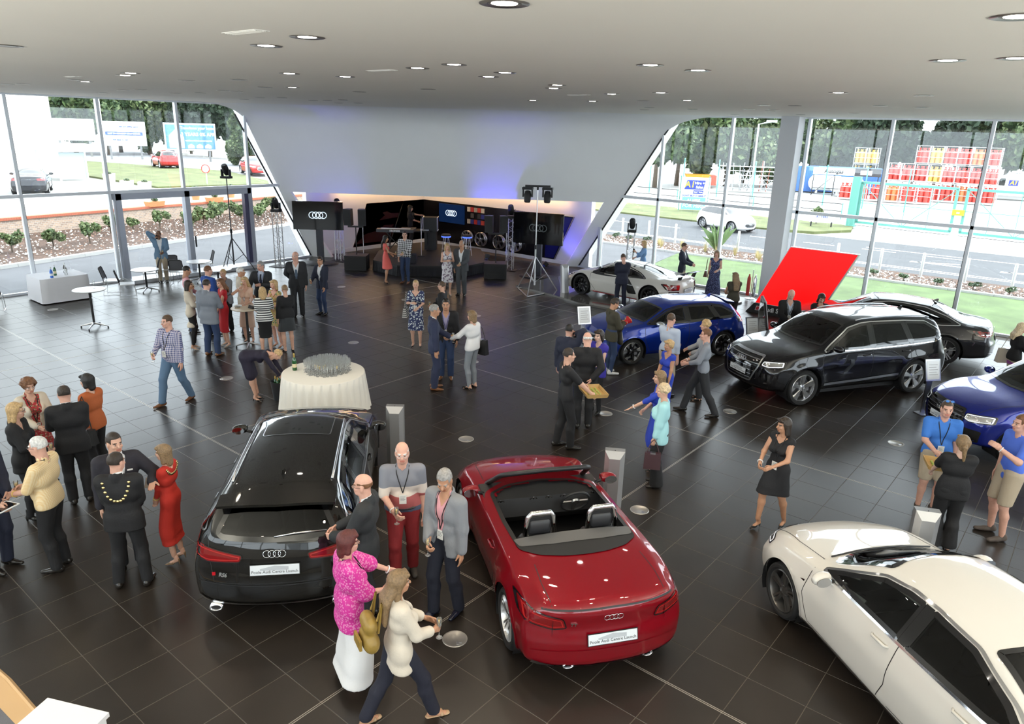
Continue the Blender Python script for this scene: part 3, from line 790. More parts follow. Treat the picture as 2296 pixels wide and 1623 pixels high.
   # cabin
 if 'cab' in c:
  cb=c['cab'];seat=cb.get('seat',leather)
  MB().bb((cb['x0'],-HW+.16,.2),(cb['x1'],HW-.16,.34)).obj('cabin_floor',cabin,root)
  for sd in (-1,1):MB().bb((cb['x0'],sd*(HW-.17),.3),(cb['x1'],sd*(HW-.12),cb['zb']-.05)).obj('door_trim',cabin,root)
  d=MB().prism([(cb['x1']-.55,.68),(cb['x1']-.5,cb['zb']-.03),(cb['x1']-.1,cb['zb']+.01),(cb['x1']+.05,cb['zb']-.12),(cb['x1'],.4),(cb['x1']-.35,.5)],-HW+.14,HW-.14,frame((0,0,0),(1,0,0),(0,0,1)))
  d.obj('dashboard',cabin,root)
  sy=cb.get('wheel_y',-.37);wx=cb['x1']-.62
  Mw=frame((wx,sy,cb['zb']-.09),(0,-1,0),(-.45,0,.9))
  st=empty('steering_wheel');st.parent=root;st.matrix_local=Mw
  MB().tube([(.185*math.cos(a),.185*math.sin(a),0) for a in np.linspace(0,2*PI,24,endpoint=False)],.017,8,closed=True).obj('wheel_rim',cabin,st,True)
  q=MB().lathe([(0,.03),(.05,.025),(.06,0)],16);q.bb((-.18,-.015,-.01),(-.04,.015,.01));q.bb((.04,-.015,-.01),(.18,.015,.01));q.bb((-.02,-.18,-.01),(.02,-.04,.01))
  q.obj('wheel_spokes',satin if c.get('open') else cabin,st)
  for x,ys in cb['seats']:
   for y in ys:
    e=empty('seat',(x,y,.3));e.parent=root
    def pad(prof,w,nm,m=seat):
     mb=MB();k=len(prof)
     for t,f in ((-1.,.82),(-.8,1.),(0,1.),(.8,1.),(1.,.82)):
      cx=sum(p[0] for p in prof)/k;cz=sum(p[1] for p in prof)/k
      mb.V+=[(cx+(p[0]-cx)*f,t*w/2,cz+(p[1]-cz)*f) for p in prof]
     mb.F=[(i*k+j,i*k+(j+1)%k,(i+1)*k+(j+1)%k,(i+1)*k+j) for i in range(4) for j in range(k)]+[tuple(range(k))[::-1],tuple(range(4*k,5*k))]
     mb.I=[0]*len(mb.F);mb.obj(nm,m,e,True)
    pad([(-.25,.0),(.27,.06),(.30,.15),(.22,.2),(-.2,.12),(-.28,.1)],.5,'seat_cushion')
    pad([(-.2,.1),(-.12,.12),(-.22,.45),(-.32,.66),(-.42,.66),(-.40,.4),(-.3,.1)],.48,'seat_back')
    pad([(-.36,.68),(-.30,.7),(-.32,.84),(-.38,.88),(-.42,.84),(-.42,.7)],.25,'headrest')
 return root,sk
 # ---- car outlines (metres; x forward from the middle of the wheelbase, z up)
PF=[(.15,.10),(.35,.02),(.5,0),(.65,.03),(.9,.10),(1.3,.10)]
PR=[(.15,.10),(.35,.01),(.55,0),(.7,.05),(.95,.10),(1.7,.10)]
SP=dict(
sedan=dict(xr=-2.44,xf=2.29,ax=(1.41,-1.41),rw=.33,zs=.66,zhole=.93,sweep=(.34,.24),pf=PF,pr=PR,fil=.09,
zc=[(-2.44,.95),(-2.3,1.03),(-1.75,1.07),(-.95,1.39),(-.2,1.43),(.25,1.405),(1.,1.05),(1.12,1.),(1.7,.90),(2.15,.76),(2.29,.66)],
ze=[(-2.44,.92),(-2.2,1.),(-1.75,1.04),(-1.,1.31),(-.3,1.365),(.2,1.33),(.95,.99),(1.12,.965),(1.7,.88),(2.15,.74),(2.29,.64)],
we=[(-2.44,.66),(-1.75,.64),(-1.,.55),(-.2,.56),(.2,.57),(.95,.72),(1.2,.74),(2.,.68),(2.29,.6)],
zb=[(-2.44,.86),(-1.8,.98),(-.5,.95),(.8,.92),(1.3,.89),(1.9,.76),(2.29,.6)],
wb=[(-2.44,.78),(-1.4,.83),(0,.84),(.9,.85),(1.4,.85),(2.,.8),(2.29,.7)],
hw=[(-2.44,.84),(-1.9,.905),(-1.41,.92),(0,.912),(1.41,.92),(1.9,.89),(2.29,.8)],zu=[(-2.44,.25),(-1.8,.18),(1.8,.17),(2.29,.22)],
side=[[(.86,.965),(.22,1.265),(-.08,1.315),(-.27,1.322),(-.27,.955)],[(-.37,.955),(-.37,1.322),(-.85,1.285),(-1.3,1.14),(-1.58,1.005),(-1.25,.972)]],
dlo=[(.9,.955),(.24,1.285),(-.1,1.34),(-.4,1.342),(-.87,1.303),(-1.33,1.155),(-1.66,1.),(-1.25,.955),(-.3,.94)],
screen=[(1.04,0),(1.,.35),(.91,.66),(.27,.51),(.33,.3),(.35,0)],rear=('z',[(-1.,0),(-.98,.3),(-.94,.5),(-1.66,.58),(-1.72,.3),(-1.74,0)]),
gaps=[('y',1,[(.98,.92),(1.02,.6),(.9,.3),(-.2,.27),(-.3,.5),(-.32,.94)]),('y',1,[(-.36,.3),(-.95,.32),(-1.1,.55),(-1.25,.75),(-1.3,.95)]),('z',1,[(1.02,.70),(1.5,.69),(2.1,.56)]),('z',1,[(1.02,-.70),(1.5,-.69),(2.1,-.56)]),('z',1,[(-1.78,.6),(-2.3,.62)]),('z',1,[(-1.78,-.6),(-2.3,-.62)])],
handles=[(-.12,.84),(-1.12,.86)],mirror=(.68,1.),cab=dict(x0=-1.6,x1=1.,zb=.95,seats=[(.05,(.37,-.37)),(-.85,(.38,-.38))])),
hatch=dict(xr=-2.17,xf=2.14,ax=(1.32,-1.32),rw=.32,zs=.64,zhole=.93,sweep=(.34,.2),pf=PF,pr=PR,fil=.09,
zc=[(-2.17,.90),(-2.1,1.),(-1.95,1.12),(-1.66,1.34),(-1.2,1.395),(-.4,1.42),(.05,1.40),(.35,1.33),(1.05,1.02),(1.2,.985),(1.7,.88),(2.,.76),(2.14,.66)],
ze=[(-2.17,.88),(-2.08,.98),(-1.9,1.10),(-1.6,1.28),(-1.1,1.345),(-.4,1.36),(0,1.335),(.3,1.26),(.98,.97),(1.15,.95),(1.7,.86),(2.,.74),(2.14,.64)],
we=[(-2.17,.6),(-1.9,.6),(-1.5,.57),(-.5,.56),(.1,.57),(.5,.63),(.98,.73),(1.3,.73),(2.,.66),(2.14,.58)],
zb=[(-2.17,.84),(-1.8,1.),(-.8,.96),(.8,.92),(1.3,.89),(1.9,.74),(2.14,.58)],wb=[(-2.17,.72),(-1.7,.79),(-1,.81),(.9,.82),(1.4,.82),(1.9,.77),(2.14,.66)],
hw=[(-2.17,.80),(-1.7,.875),(-1.32,.893),(0,.885),(1.32,.893),(1.8,.86),(2.14,.76)],zu=[(-2.17,.28),(-1.6,.18),(1.7,.17),(2.14,.2)],
side=[[(.86,.96),(.3,1.215),(.03,1.285),(-.2,1.305),(-.2,.955)],[(-.3,.955),(-.3,1.31),(-.92,1.30),(-1.1,.98)],[(-1.18,.985),(-1.,1.295),(-1.32,1.25),(-1.66,1.08),(-1.56,1.)]],
dlo=[(.93,.95),(.32,1.235),(.03,1.305),(-.3,1.33),(-.95,1.32),(-1.34,1.268),(-1.74,1.07),(-1.58,.985),(-1.1,.965),(-.3,.94)],
screen=[(1.07,0),(1.03,.35),(.94,.66),(.36,.54),(.41,.3),(.43,0)],rear=('r',[(0,1.30),(.5,1.285),(.6,1.1),(.5,1.06),(0,1.05)]),
gaps=[('y',1,[(.98,.92),(1.,.6),(.85,.3),(-.15,.27),(-.25,.5),(-.26,.94)]),('y',1,[(-.3,.3),(-.85,.32),(-.98,.55),(-1.1,.75),(-1.15,.95)]),('z',1,[(1.,.70),(1.5,.68),(1.95,.56)]),('z',1,[(1.,-.70),(1.5,-.68),(1.95,-.56)])],
handles=[(-.05,.82),(-.98,.84)],mirror=(.66,.98),cab=dict(x0=-1.5,x1=.98,zb=.95,seats=[(.05,(.36,-.36)),(-.8,(.36,-.36))])),
estate=dict(xr=-2.58,xf=2.40,ax=(1.4575,-1.4575),rw=.345,zs=.66,zhole=.95,sweep=(.34,.24),pf=PF,pr=[(.15,.1),(.35,.0),(.55,.02),(.75,.07),(1.,.1),(1.7,.1)],fil=.1,
zc=[(-2.58,.90),(-2.54,.98),(-2.42,1.1),(-2.1,1.355),(-1.7,1.415),(-.6,1.46),(.1,1.445),(.4,1.38),(1.1,1.05),(1.25,1.),(1.8,.91),(2.25,.78),(2.4,.68)],
ze=[(-2.58,.88),(-2.52,.97),(-2.38,1.09),(-2.05,1.29),(-1.6,1.36),(-.6,1.395),(.05,1.375),(.35,1.3),(1.05,.99),(1.25,.965),(1.8,.88),(2.25,.76),(2.4,.66)],
we=[(-2.58,.70),(-2.3,.68),(-1.9,.61),(-.6,.58),(.1,.59),(.5,.65),(1.05,.76),(1.4,.77),(2.1,.72),(2.4,.62)],
zb=[(-2.58,.86),(-2.2,1.),(-.8,.96),(.9,.93),(1.4,.91),(2.,.78),(2.4,.62)],wb=[(-2.58,.82),(-1.9,.87),(-1,.87),(.9,.88),(1.5,.89),(2.1,.83),(2.4,.72)],
hw=[(-2.58,.89),(-2.1,.955),(-1.46,.968),(0,.945),(1.46,.968),(2.,.935),(2.4,.83)],zu=[(-2.58,.24),(-1.9,.17),(1.9,.16),(2.4,.19)],
side=[[(.9,.97),(.3,1.265),(.03,1.325),(-.22,1.34),(-.22,.96)],[(-.32,.96),(-.32,1.345),(-1.05,1.335),(-1.22,.985)],[(-1.3,.99),(-1.14,1.33),(-1.65,1.3),(-2.02,1.17),(-2.14,1.05),(-1.9,1.01)]],
dlo=[(.96,.955),(.32,1.285),(.03,1.345),(-.3,1.362),(-1.1,1.352),(-1.67,1.318),(-2.06,1.18),(-2.22,1.04),(-1.9,.99),(-1.1,.965),(-.3,.942)],
screen=[(1.12,0),(1.08,.38),(.98,.7),(.36,.55),(.42,.3),(.44,0)],rear=('r',[(0,1.325),(.5,1.305),(.64,1.06),(.58,1.01),(0,.99)]),
gaps=[('y',1,[(1.02,.93),(1.05,.6),(.9,.3),(-.2,.27),(-.27,.5),(-.27,.95)]),('y',1,[(-.3,.3),(-.95,.32),(-1.05,.55),(-1.22,.75),(-1.27,.96)]),('x',-1,[(.72,.98),(.70,.78),(.66,.55),(-.66,.55),(-.70,.78),(-.72,.98)])],
handles=[(-.05,.85),(-1.1,.87)],mirror=(.74,1.01),cab=dict(x0=-1.7,x1=1.05,zb=.96,seats=[(.05,(.38,-.38)),(-.9,(.38,-.38))])),
suv=dict(xr=-2.61,xf=2.445,ax=(1.495,-1.495),rw=.385,zs=.8,zhole=1.1,sweep=(.36,.22),pf=[(.2,.14),(.4,.02),(.6,0),(.85,.03),(1.1,.12),(1.6,.12)],pr=[(.2,.12),(.45,.0),(.7,.02),(1.,.08),(1.7,.1)],fil=.1,flare=.022,
zc=[(-2.61,1.),(-2.57,1.15),(-2.48,1.32),(-2.24,1.62),(-1.9,1.695),(-.8,1.74),(.1,1.72),(.4,1.65),(1.15,1.22),(1.3,1.17),(1.8,1.1),(2.25,1.),(2.445,.9)],
ze=[(-2.61,.98),(-2.54,1.15),(-2.43,1.32),(-2.15,1.555),(-1.75,1.635),(-.8,1.67),(.05,1.645),(.35,1.57),(1.08,1.17),(1.3,1.13),(1.8,1.07),(2.25,.97),(2.445,.86)],
we=[(-2.61,.7),(-2.3,.68),(-1.8,.64),(-.8,.64),(.1,.64),(.5,.7),(1.08,.8),(1.4,.81),(2.1,.76),(2.445,.68)],
zb=[(-2.61,.95),(-2.2,1.18),(-1.,1.13),(.9,1.1),(1.4,1.08),(2.1,.96),(2.445,.8)],wb=[(-2.61,.82),(-2,.88),(-1,.9),(.9,.91),(1.5,.91),(2.1,.86),(2.445,.76)],
hw=[(-2.61,.9),(-2.1,.965),(-1.5,.984),(0,.972),(1.5,.984),(2.,.955),(2.445,.88)],zu=[(-2.61,.36),(-1.9,.26),(1.9,.25),(2.445,.3)],
side=[[(.95,1.14),(.33,1.515),(-.0,1.59),(-.2,1.605),(-.2,1.125)],[(-.3,1.125),(-.3,1.61),(-1.13,1.59),(-1.28,1.15)],[(-1.36,1.155),(-1.22,1.585),(-1.78,1.545),(-2.1,1.38),(-2.19,1.22),(-2.,1.17)]],
dlo=[(1.04,1.115),(.35,1.538),(0,1.612),(-.3,1.63),(-1.2,1.61),(-1.8,1.568),(-2.16,1.39),(-2.28,1.21),(-2.,1.145),(-1.2,1.12),(-.3,1.105)],
screen=[(1.17,0),(1.12,.4),(1.,.74),(.36,.61),(.42,.35),(.44,0)],rear=('r',[(0,1.6),(.54,1.57),(.66,1.3),(.6,1.24),(0,1.22)]),
gaps=[('y',1,[(1.05,1.1),(1.1,.8),(.95,.4),(-.15,.36),(-.24,.6),(-.25,1.12)]),('y',1,[(-.3,.38),(-.98,.4),(-1.12,.62),(-1.28,.85),(-1.32,1.14)]),('z',1,[(1.08,.78),(1.6,.77),(2.2,.66)]),('z',1,[(1.08,-.78),(1.6,-.77),(2.2,-.66)])],
handles=[(-.08,.98),(-1.15,1.0)],mirror=(.82,1.2),cab=dict(x0=-2.,x1=1.08,zb=1.14,seats=[(.05,(.4,-.4)),(-.95,(.4,-.4))])),
coupe=dict(xr=-2.16,xf=2.27,ax=(1.325,-1.325),rw=.345,zs=.6,zhole=.84,sweep=(.42,.26),pf=[(.12,.08),(.3,.0),(.45,.02),(.6,.08),(.8,.12),(1.3,.12)],pr=[(.15,.12),(.35,.02),(.6,0),(.8,.03),(1.,.1),(1.4,.1)],fil=.08,flare=.02,
zc=[(-2.16,.9),(-2.05,.95),(-1.6,.985),(-.5,1.19),(.05,1.24),(.4,1.2),(1.15,.9),(1.3,.86),(1.8,.74),(2.27,.58)],
ze=[(-2.16,.86),(-2.,.92),(-1.55,.95),(-.6,1.12),(0,1.18),(.35,1.13),(1.08,.85),(1.3,.83),(1.8,.72),(2.27,.56)],
we=[(-2.16,.68),(-1.5,.6),(-.6,.52),(0,.53),(.4,.57),(1.08,.72),(1.5,.72),(2.27,.58)],zb=[(-2.16,.82),(-1.4,.91),(-.6,.86),(.8,.8),(1.35,.83),(1.9,.68),(2.27,.52)],
wb=[(-2.16,.82),(-1.35,.87),(-.3,.83),(.6,.83),(1.35,.86),(2.27,.7)],hw=[(-2.16,.9),(-1.7,.96),(-1.325,.97),(-.2,.93),(.5,.93),(1.325,.965),(1.8,.93),(2.27,.8)],zu=[(-2.16,.2),(-1.6,.13),(1.7,.12),(2.27,.14)],
side=[[(.9,.85),(.35,1.06),(.02,1.12),(-.26,1.1),(-.42,.865)],[(-.5,.87),(-.36,1.075),(-.72,1.),(-1.02,.895)]],
dlo=[(.98,.83),(.36,1.085),(.02,1.145),(-.3,1.125),(-.75,1.015),(-1.12,.885),(-.5,.85)],
screen=[(1.13,0),(1.08,.36),(.98,.66),(.33,.5),(.4,.28),(.42,0)],rear=('z',[(-.6,0),(-.6,.3),(-.58,.43),(-1.42,.47),(-1.5,.25),(-1.52,0)]),
gaps=[('y',1,[(1.0,.8),(.95,.5),(.75,.22),(-.35,.2),(-.45,.45),(-.44,.85)]),('z',1,[(1.05,.68),(1.5,.66),(2.05,.5)]),('z',1,[(1.05,-.68),(1.5,-.66),(2.05,-.5)])],
handles=[],mirror=(.62,.98),cab=dict(x0=-.6,x1=1.,zb=.86,seats=[(-.05,(.38,-.38))])),
roadster=dict(xr=-2.06,xf=2.12,ax=(1.2525,-1.2525),rw=.335,zs=.62,zhole=.8,sweep=(.38,.26),pf=PF,pr=[(.12,.14),(.3,.0),(.5,.0),(.68,.04),(.85,.02),(1.,.03)],fil=.08,flare=.024,
zc=[(-2.06,.90),(-1.96,.955),(-1.5,.985),(-.9,1.),(0,.985),(.85,.96),(1.4,.88),(1.9,.74),(2.12,.6)],
ze=[(-2.06,.87),(-1.92,.93),(-1.2,.975),(-.5,.955),(.6,.93),(1.3,.87),(1.9,.73),(2.12,.58)],
we=[(-2.06,.66),(-1.5,.68),(-.6,.72),(.6,.72),(1.4,.68),(2.12,.58)],zb=[(-2.06,.8),(-1.25,.93),(-.4,.91),(.6,.89),(1.3,.86),(1.9,.7),(2.12,.55)],
wb=[(-2.06,.81),(-1.25,.84),(0,.83),(1.25,.83),(2.12,.72)],hw=[(-2.06,.87),(-1.6,.908),(-1.25,.916),(-.3,.892),(.6,.892),(1.25,.916),(1.7,.9),(2.12,.82)],zu=[(-2.06,.2),(-1.6,.15),(1.7,.14),(2.12,.17)],
side=[],dlo=None,screen=None,rear=None,
gaps=[('y',1,[(.78,.9),(.8,.6),(.65,.26),(-.5,.24),(-.66,.5),(-.72,.7),(-.6,.93)]),('z',1,[(-1.28,.6),(-1.6,.62),(-1.95,.6)]),('z',1,[(-1.28,-.6),(-1.6,-.62),(-1.95,-.6)]),('z',1,[(.85,.68),(1.4,.66),(1.95,.52)]),('z',1,[(.85,-.68),(1.4,-.66),(1.95,-.52)])],
handles=[(-.45,.76)],mirror=(.48,.98),open=True,cab=dict(x0=-.85,x1=.78,zb=.94,seats=[(-.3,(.37,-.37))])))
def spec(kind,s=(1,1,1),**kw):
 """scaled copy of an outline"""
 b=SP[kind];sx,sy,sz=s;c={}
 for k,v in b.items():
  if k in ('zc','ze','zb','zu'):c[k]=[(x*sx,z*sz) for x,z in v]
  elif k in ('we','wb','hw'):c[k]=[(x*sx,y*sy) for x,y in v]
  elif k=='side':c[k]=[[(x*sx,z*sz) for x,z in p] for p in v]
  elif k=='dlo':c[k]=v and [(x*sx,z*sz) for x,z in v]
  elif k=='screen':c[k]=v and [(x*sx,y*sy) for x,y in v]
  elif k=='rear':c[k]=v and (v[0],[(x*(sx if v[0]=='z' else sy),y*(sy if v[0]=='z' else sz)) for x,y in v[1]])
  elif k=='gaps':c[k]=[(a,d,[(p*sx,q*sz) if a=='y' else (p*sx,q*sy) if a=='z' else (p*sy,q*sz) for p,q in l]) for a,d,l in v]
  elif k=='handles':c[k]=[(x*sx,z*sz) for x,z in v]
  elif k in ('pf','pr'):c[k]=[(z*sz,o) for z,o in v]
  else :c[k]=v
 for k in ('xr','xf'):c[k]*=sx
 c['ax']=tuple(a*sx for a in c['ax']);c['zs']*=sz;c['zhole']*=sz
 c['mirror']=(c['mirror'][0]*sx,c['mirror'][1]*sz)
 cb=dict(c['cab']);cb['x0']*=sx;cb['x1']*=sx;cb['zb']*=sz;c['cab']=cb
 c.update(kw);c.setdefault('patch',[]);c.setdefault('strip',[]);c.setdefault('holes',[])
 c['mirror']=(*c['mirror'][:2],c.get('mirror_m',c['paint']))
 solid=c.get('solid');g1=gloss_black if solid else tint;g2=gloss_black if solid else c.get('rear_glass',privacy)
 for i,p in enumerate(c['side']):
  p=roundpoly(p,.03);c['holes'].append(('y',p));c['patch'].append(('side_window','y',1,p,g1 if i==0 else g2,.003))
  c['strip'].append(('window_seal','y',1,inset(p,.016),.042,True,gloss_black,.005))
 for i in range(len(c['side'])-1):
  A,B=c['side'][i],c['side'][i+1];e=sorted(A)[:2];f=sorted(B)[-2:]
  a0,a1=sorted(e,key=lambda p:p[1]);b0,b1=sorted(f,key=lambda p:p[1])
  c['patch'].append(('pillar','y',1,[a0,a1,b1,b0],gloss_black,.004))
 if c.get('dlo'):c['strip'].append(('window_trim','y',1,roundpoly(c['dlo'],.05),.02,True,c.get('trim',chrome),.007))
 if c.get('screen'):
  p=c['screen'];p=roundpoly(p+[(x,-y) for x,y in p[::-1] if y>0],.05);c['holes'].append(('z',p));c['patch'].append(('windscreen','z',1,p,g1,.003))
  c['strip'].append(('screen_seal','z',1,inset(p,.016),.05,True,gloss_black,.005))
 if c.get('rear'):
  ax,p=c['rear'];p=roundpoly(p+([(x,-y) for x,y in p[::-1] if y>0] if ax=='z' else [(-x,y) for x,y in p[::-1] if x>0]),.05)
  c['holes'].append((ax,p));c['patch'].append(('rear_window','z' if ax=='z' else 'x',1 if ax=='z' else -1,p,g2,.003))
  c['strip'].append(('rear_window_seal','z' if ax=='z' else 'x',1 if ax=='z' else -1,inset(p,.016),.05,True,gloss_black,.005))
 return c
def face(c,w=.4,zt=.68,zb=.3,bars=6,frame_m=chrome,bar_m=chrome,lamp=None,lampm=lampglass,ring=.26,plate=.42,corner=.07,intake=None):
 """single-frame grille with bars, lamps, side intakes"""
 g=roundpoly([(-w,zt),(w,zt),(w+corner,zt-.16),(w-.1,zb),(-w+.1,zb),(-w-corner,zt-.16)],.05)
 c['patch'].append(('grille','x',1,g,gloss_black,.004));c['strip'].append(('grille_frame','x',1,inset(g,-.004),.03,True,frame_m,.014))
 for k in range(bars):
  z=zt-(zt-zb)*(k+.8)/(bars+.6);ww=(w+corner*min(1,(zt-z)/.16) if z>zt-.16 else w+corner-(zt-.16-z)/max(.01,zt-.16-zb)*(corner+.1))-.02
  c['strip'].append(('grille_bar','x',1,[(-ww,z),(ww,z)],.016,False,bar_m,.016))
 c.setdefault('rings',[]).append(('x',1,0,zt-.12,ring));c.setdefault('plates',[]).append(('x',1,0,plate))
 if lamp:
  for s in (1,-1):
   L=roundpoly(lamp if s==1 else mirx(lamp),.03)
   c['patch'].append(('headlight','x',1,L,lampm,.004));c['strip'].append(('headlight_rim','x',1,inset(L,.008),.014,True,gloss_black,.006))
   q=inset(L,.035)
   c['patch'].append(('headlight_reflector','x',1,q,chrome,.007));c['strip'].append(('running_light','x',1,inset(L,.022),.012,True,ledw,.008))
 for p in intake or []:
  for s in (1,-1):c['patch'].append(('air_intake','x',1,roundpoly(p if s==1 else mirx(p),.03),gloss_black,.004))
 return c
def tail(c,lamp,ring,plate,ringw=.2):
 for s in (1,-1):
  L=roundpoly(lamp if s==1 else mirx(lamp),.03);c['patch'].append(('tail_light','x',-1,L,ttred,.005))
  c['strip'].append(('tail_light_rim','x',-1,inset(L,.004),.012,True,gloss_black,.007))
  c['strip'].append(('tail_light_bar','x',-1,inset(L,.03),.01,True,mat('tail_led',(.45,.02,.02),.2),.008))
 c.setdefault('rings',[]).append(('x',-1,0,ring,ringw));c.setdefault('plates',[]).append(('x',-1,0,plate))
 return c
def paint(name,c,m=.0,r=.3,fl=.06):return mat('paint_'+name,c,r,m,coat=1.,flake=fl,spec=.08)
P_black=paint('black',(.006,.0055,.005),.0,.3);P_red=paint('red',(.20,.002,.008),.1,.35);P_white=paint('white',(.66,.635,.59),0.,.3,0.)
P_blue=paint('blue',(.006,.028,.26),.4,.3);P_grey=paint('grey',(.028,.028,.032),.4,.3);P_dark=paint('deep_black',(.005,.005,.007),.0,.3)
P_deepblue=paint('navy_blue',(.006,.016,.22),.4,.3)
HL=[(.42,.70),(.78,.745),(.83,.67),(.62,.60),(.44,.62)]
IN=[[(.5,.48),(.76,.50),(.72,.32),(.48,.3)]]
# red open two-seater
c=spec('roadster',paint=P_red,wheel=('twin',5,'silver',True),tw=.245,pipes=[(-2.0,.43,.245,.045),(-2.0,-.43,.245,.045)])
face(c,.45,.60,.3,5,lamp=[(.5,.66),(.76,.69),(.8,.6),(.55,.55)])
tail(c,[(.50,.80),(.86,.86),(.87,.72),(.6,.66),(.46,.68)],.795,.56)
c['texts']=[('x',-1,.40,.725,'TT',.055,chrome)]
c['strip']+=[('lower_trim','x',-1,[(.78,.28),(.5,.23),(-.5,.23),(-.78,.28)],.05,False,satin,.012),('bumper_crease','x',-1,[(.8,.42),(.4,.44),(-.4,.44),(-.8,.42)],.012,False,P_red,.01),('spoiler_gap','x',-1,[(.7,.875),(0,.89),(-.7,.875)],.016,False,trim_black,.003)]
cock=[(.62,0),(.56,.45),(.42,.68),(-.3,.70),(-.85,.68),(-.86,0)]
cock=roundpoly(cock+[(x,-y) for x,y in cock[::-1] if y>0],.06)
c['holes']=[('z',cock)]
deck=[(-.80,0),(-.80,.70),(-.98,.68),(-1.14,.5),(-1.22,.25),(-1.24,0)];deck=roundpoly(deck+[(x,-y) for x,y in deck[::-1] if y>0],.06)
c['strip'].append(('cockpit_edge','z',1,inset(cock,.012),.05,True,trim_black,.006))
c['patch'].append(('hood_cover','z',1,deck,mat('soft_top_fabric',(.012,.012,.013),.8),.010))
c['patch'].append(('rear_shelf','z',1,roundpoly([(-.76,.70),(-.93,.66),(-.98,.3),(-.98,-.3),(-.93,-.66),(-.76,-.70)],.04),mat('shelf_grey',(.10,.10,.10),.5),.016))
tt,sk=build_car(c,(-4.68,6.60),144.4,'red open-top sports car with silver roll hoops, roof down','roadster_car')
for y in (.37,-.37):
 MB().tube([(-.70,y-.17,.98),(-.71,y-.15,1.2),(-.72,y-.11,1.255),(-.72,y+.11,1.255),(-.71,y+.15,1.2),(-.70,y+.17,.98)],.03,10).obj('roll_hoop',chrome,tt,True)
 MB().bb((-.705,y-.13,.98),(-.69,y+.13,1.2)).obj('hoop_mesh',trim_black,tt)
P=[(.72,.66,.93),(.30,.58,1.24),(.22,.50,1.29),(.20,0,1.31)];P=P+[(x,-y,z) for x,y,z in P[-2::-1]]
MB().tube(P,.032,10).obj('windscreen_frame',trim_black,tt,True)
MB().grid(lambda u,v:((.84-.56*v)*1+.07*(1-(2*u-1)**2)*(1-v)-.08*v,(2*u-1)*(.66-.12*v),.93+.36*v),12,6).obj('windscreen',tint,tt,True)
for y in (.58,.15,-.05,-.25,-.66):
 MB().lathe([(.035,0),(.05,.004),(.055,0)],20,frame((.28,y,.86),(0,-1,0),(-.3,0,.95))).obj('air_vent',chrome,tt,True)
 MB().lathe([(0,.002),(.02,.002),(.03,-.004),(.04,-.006)],16,frame((.28,y,.86),(0,-1,0),(-.3,0,.95))).obj('vent_hub',gloss_black,tt,True)
 # black estate seen from behind
c=spec('estate',paint=P_black,wheel=('twin',7,'grey',True),trim=satin,fin=(-1.6,1.42),rear_glass=privacy,tw=.265,tuck=.03)
face(c,.42,.66,.25,7,gloss_black,gloss_black,HL);tail(c,[(.34,.86),(.72,.92),(.93,.93),(.93,.80),(.72,.76),(.36,.78)],.87,.70,.24)
c['texts']=[('x',-1,.56,.635,'RS6',.06,satin)]
c['strip']+=[('diffuser_trim','x',-1,[(.84,.36),(.7,.315),(0,.30),(-.7,.315),(-.84,.36)],.024,False,satin,.014),('tailgate_lip','x',-1,[(.66,.955),(0,.975),(-.66,.955)],.012,False,P_black,.012),('bumper_step','x',-1,[(.85,.54),(0,.52),(-.85,.54)],.014,False,trim_black,.004)]
sr=[(.2,0),(.19,.3),(.14,.44),(-.55,.43),(-.56,0)];sr=roundpoly(sr+[(x,-y) for x,y in sr[::-1] if y>0],.06)
c['patch'].append(('sunroof','z',1,sr,gloss_black,.004));c['strip'].append(('sunroof_trim','z',1,sr,.012,True,satin,.005))
c['rails']=(satin,[.1,-.1,-.6,-1.1,-1.5,-1.7],.56)
c['pipes']=[(-2.52,.66,.25,.055),(-2.52,-.66,.25,.055)]
re_,sk=build_car(c,(-8.16,5.44),137.5,'glossy black estate car with red tail lights and a roof spoiler','estate_car')
q=MB();n_=14
for i in range(n_+1):
 y=-.64+1.28*i/n_;e=abs(y)/.64;q.V+=[(-1.98,y,1.402-.055*e*e),(-2.27+.06*e,y,1.352-.03*e*e),(-2.275+.06*e,y,1.325-.03*e*e),(-2.02,y,1.36-.055*e*e)]
for i in range(n_):q.F+=[(4*i+a,4*i+4+a,4*i+4+(a+1)%4,4*i+(a+1)%4) for a in range(4)]
q.F+=[(0,1,2,3),(4*n_+3,4*n_+2,4*n_+1,4*n_)];q.I=[0]*len(q.F);q.obj('roof_spoiler',P_black,re_,True,50)
MB().tube([sk.pt('x',-1,.0,1.03,.03),sk.pt('x',-1,-.2,1.05,.025),sk.pt('x',-1,-.55,1.045,.015)],.012,6).obj('rear_wiper',satin,re_,True)
MB().box(sk.pt('x',-1,.66,.64,.006),(.006,.035,.04)).obj('badge_flash',mat('badge_red',(.5,.01,.02),.3),re_)
# white saloon in the corner
c=spec('sedan',paint=P_white,wheel=('twin',5,'grey',False),tw=.235,mirror_m=P_white)
face(c,.40,.66,.27,6,lamp=HL,lampm=lampblack,intake=IN);tail(c,[(.4,.86),(.8,.9),(.82,.76),(.45,.74)],.9,.72)
c['strip'].append(('sill_trim','y',1,[(1.05,.27),(0,.245),(-1.05,.27)],.03,False,satin,.006))
c['patch'].append(('fender_badge','y',1,[(1.1,.72),(1.03,.745),(1.03,.72)],gloss_black,.005))
we,sk=build_car(c,(-.46,7.48),141.4,'cream white saloon car in the near corner, cut by the frame edge','saloon_car')
for s in (1,-1):MB().tube([sk.pt('z',1,1.02-.0*s,s*.62,.012),sk.pt('z',1,1.03,s*.25,.016),sk.pt('z',1,1.04,-s*.1,.014)],.009,6).obj('wiper',trim_black,we)
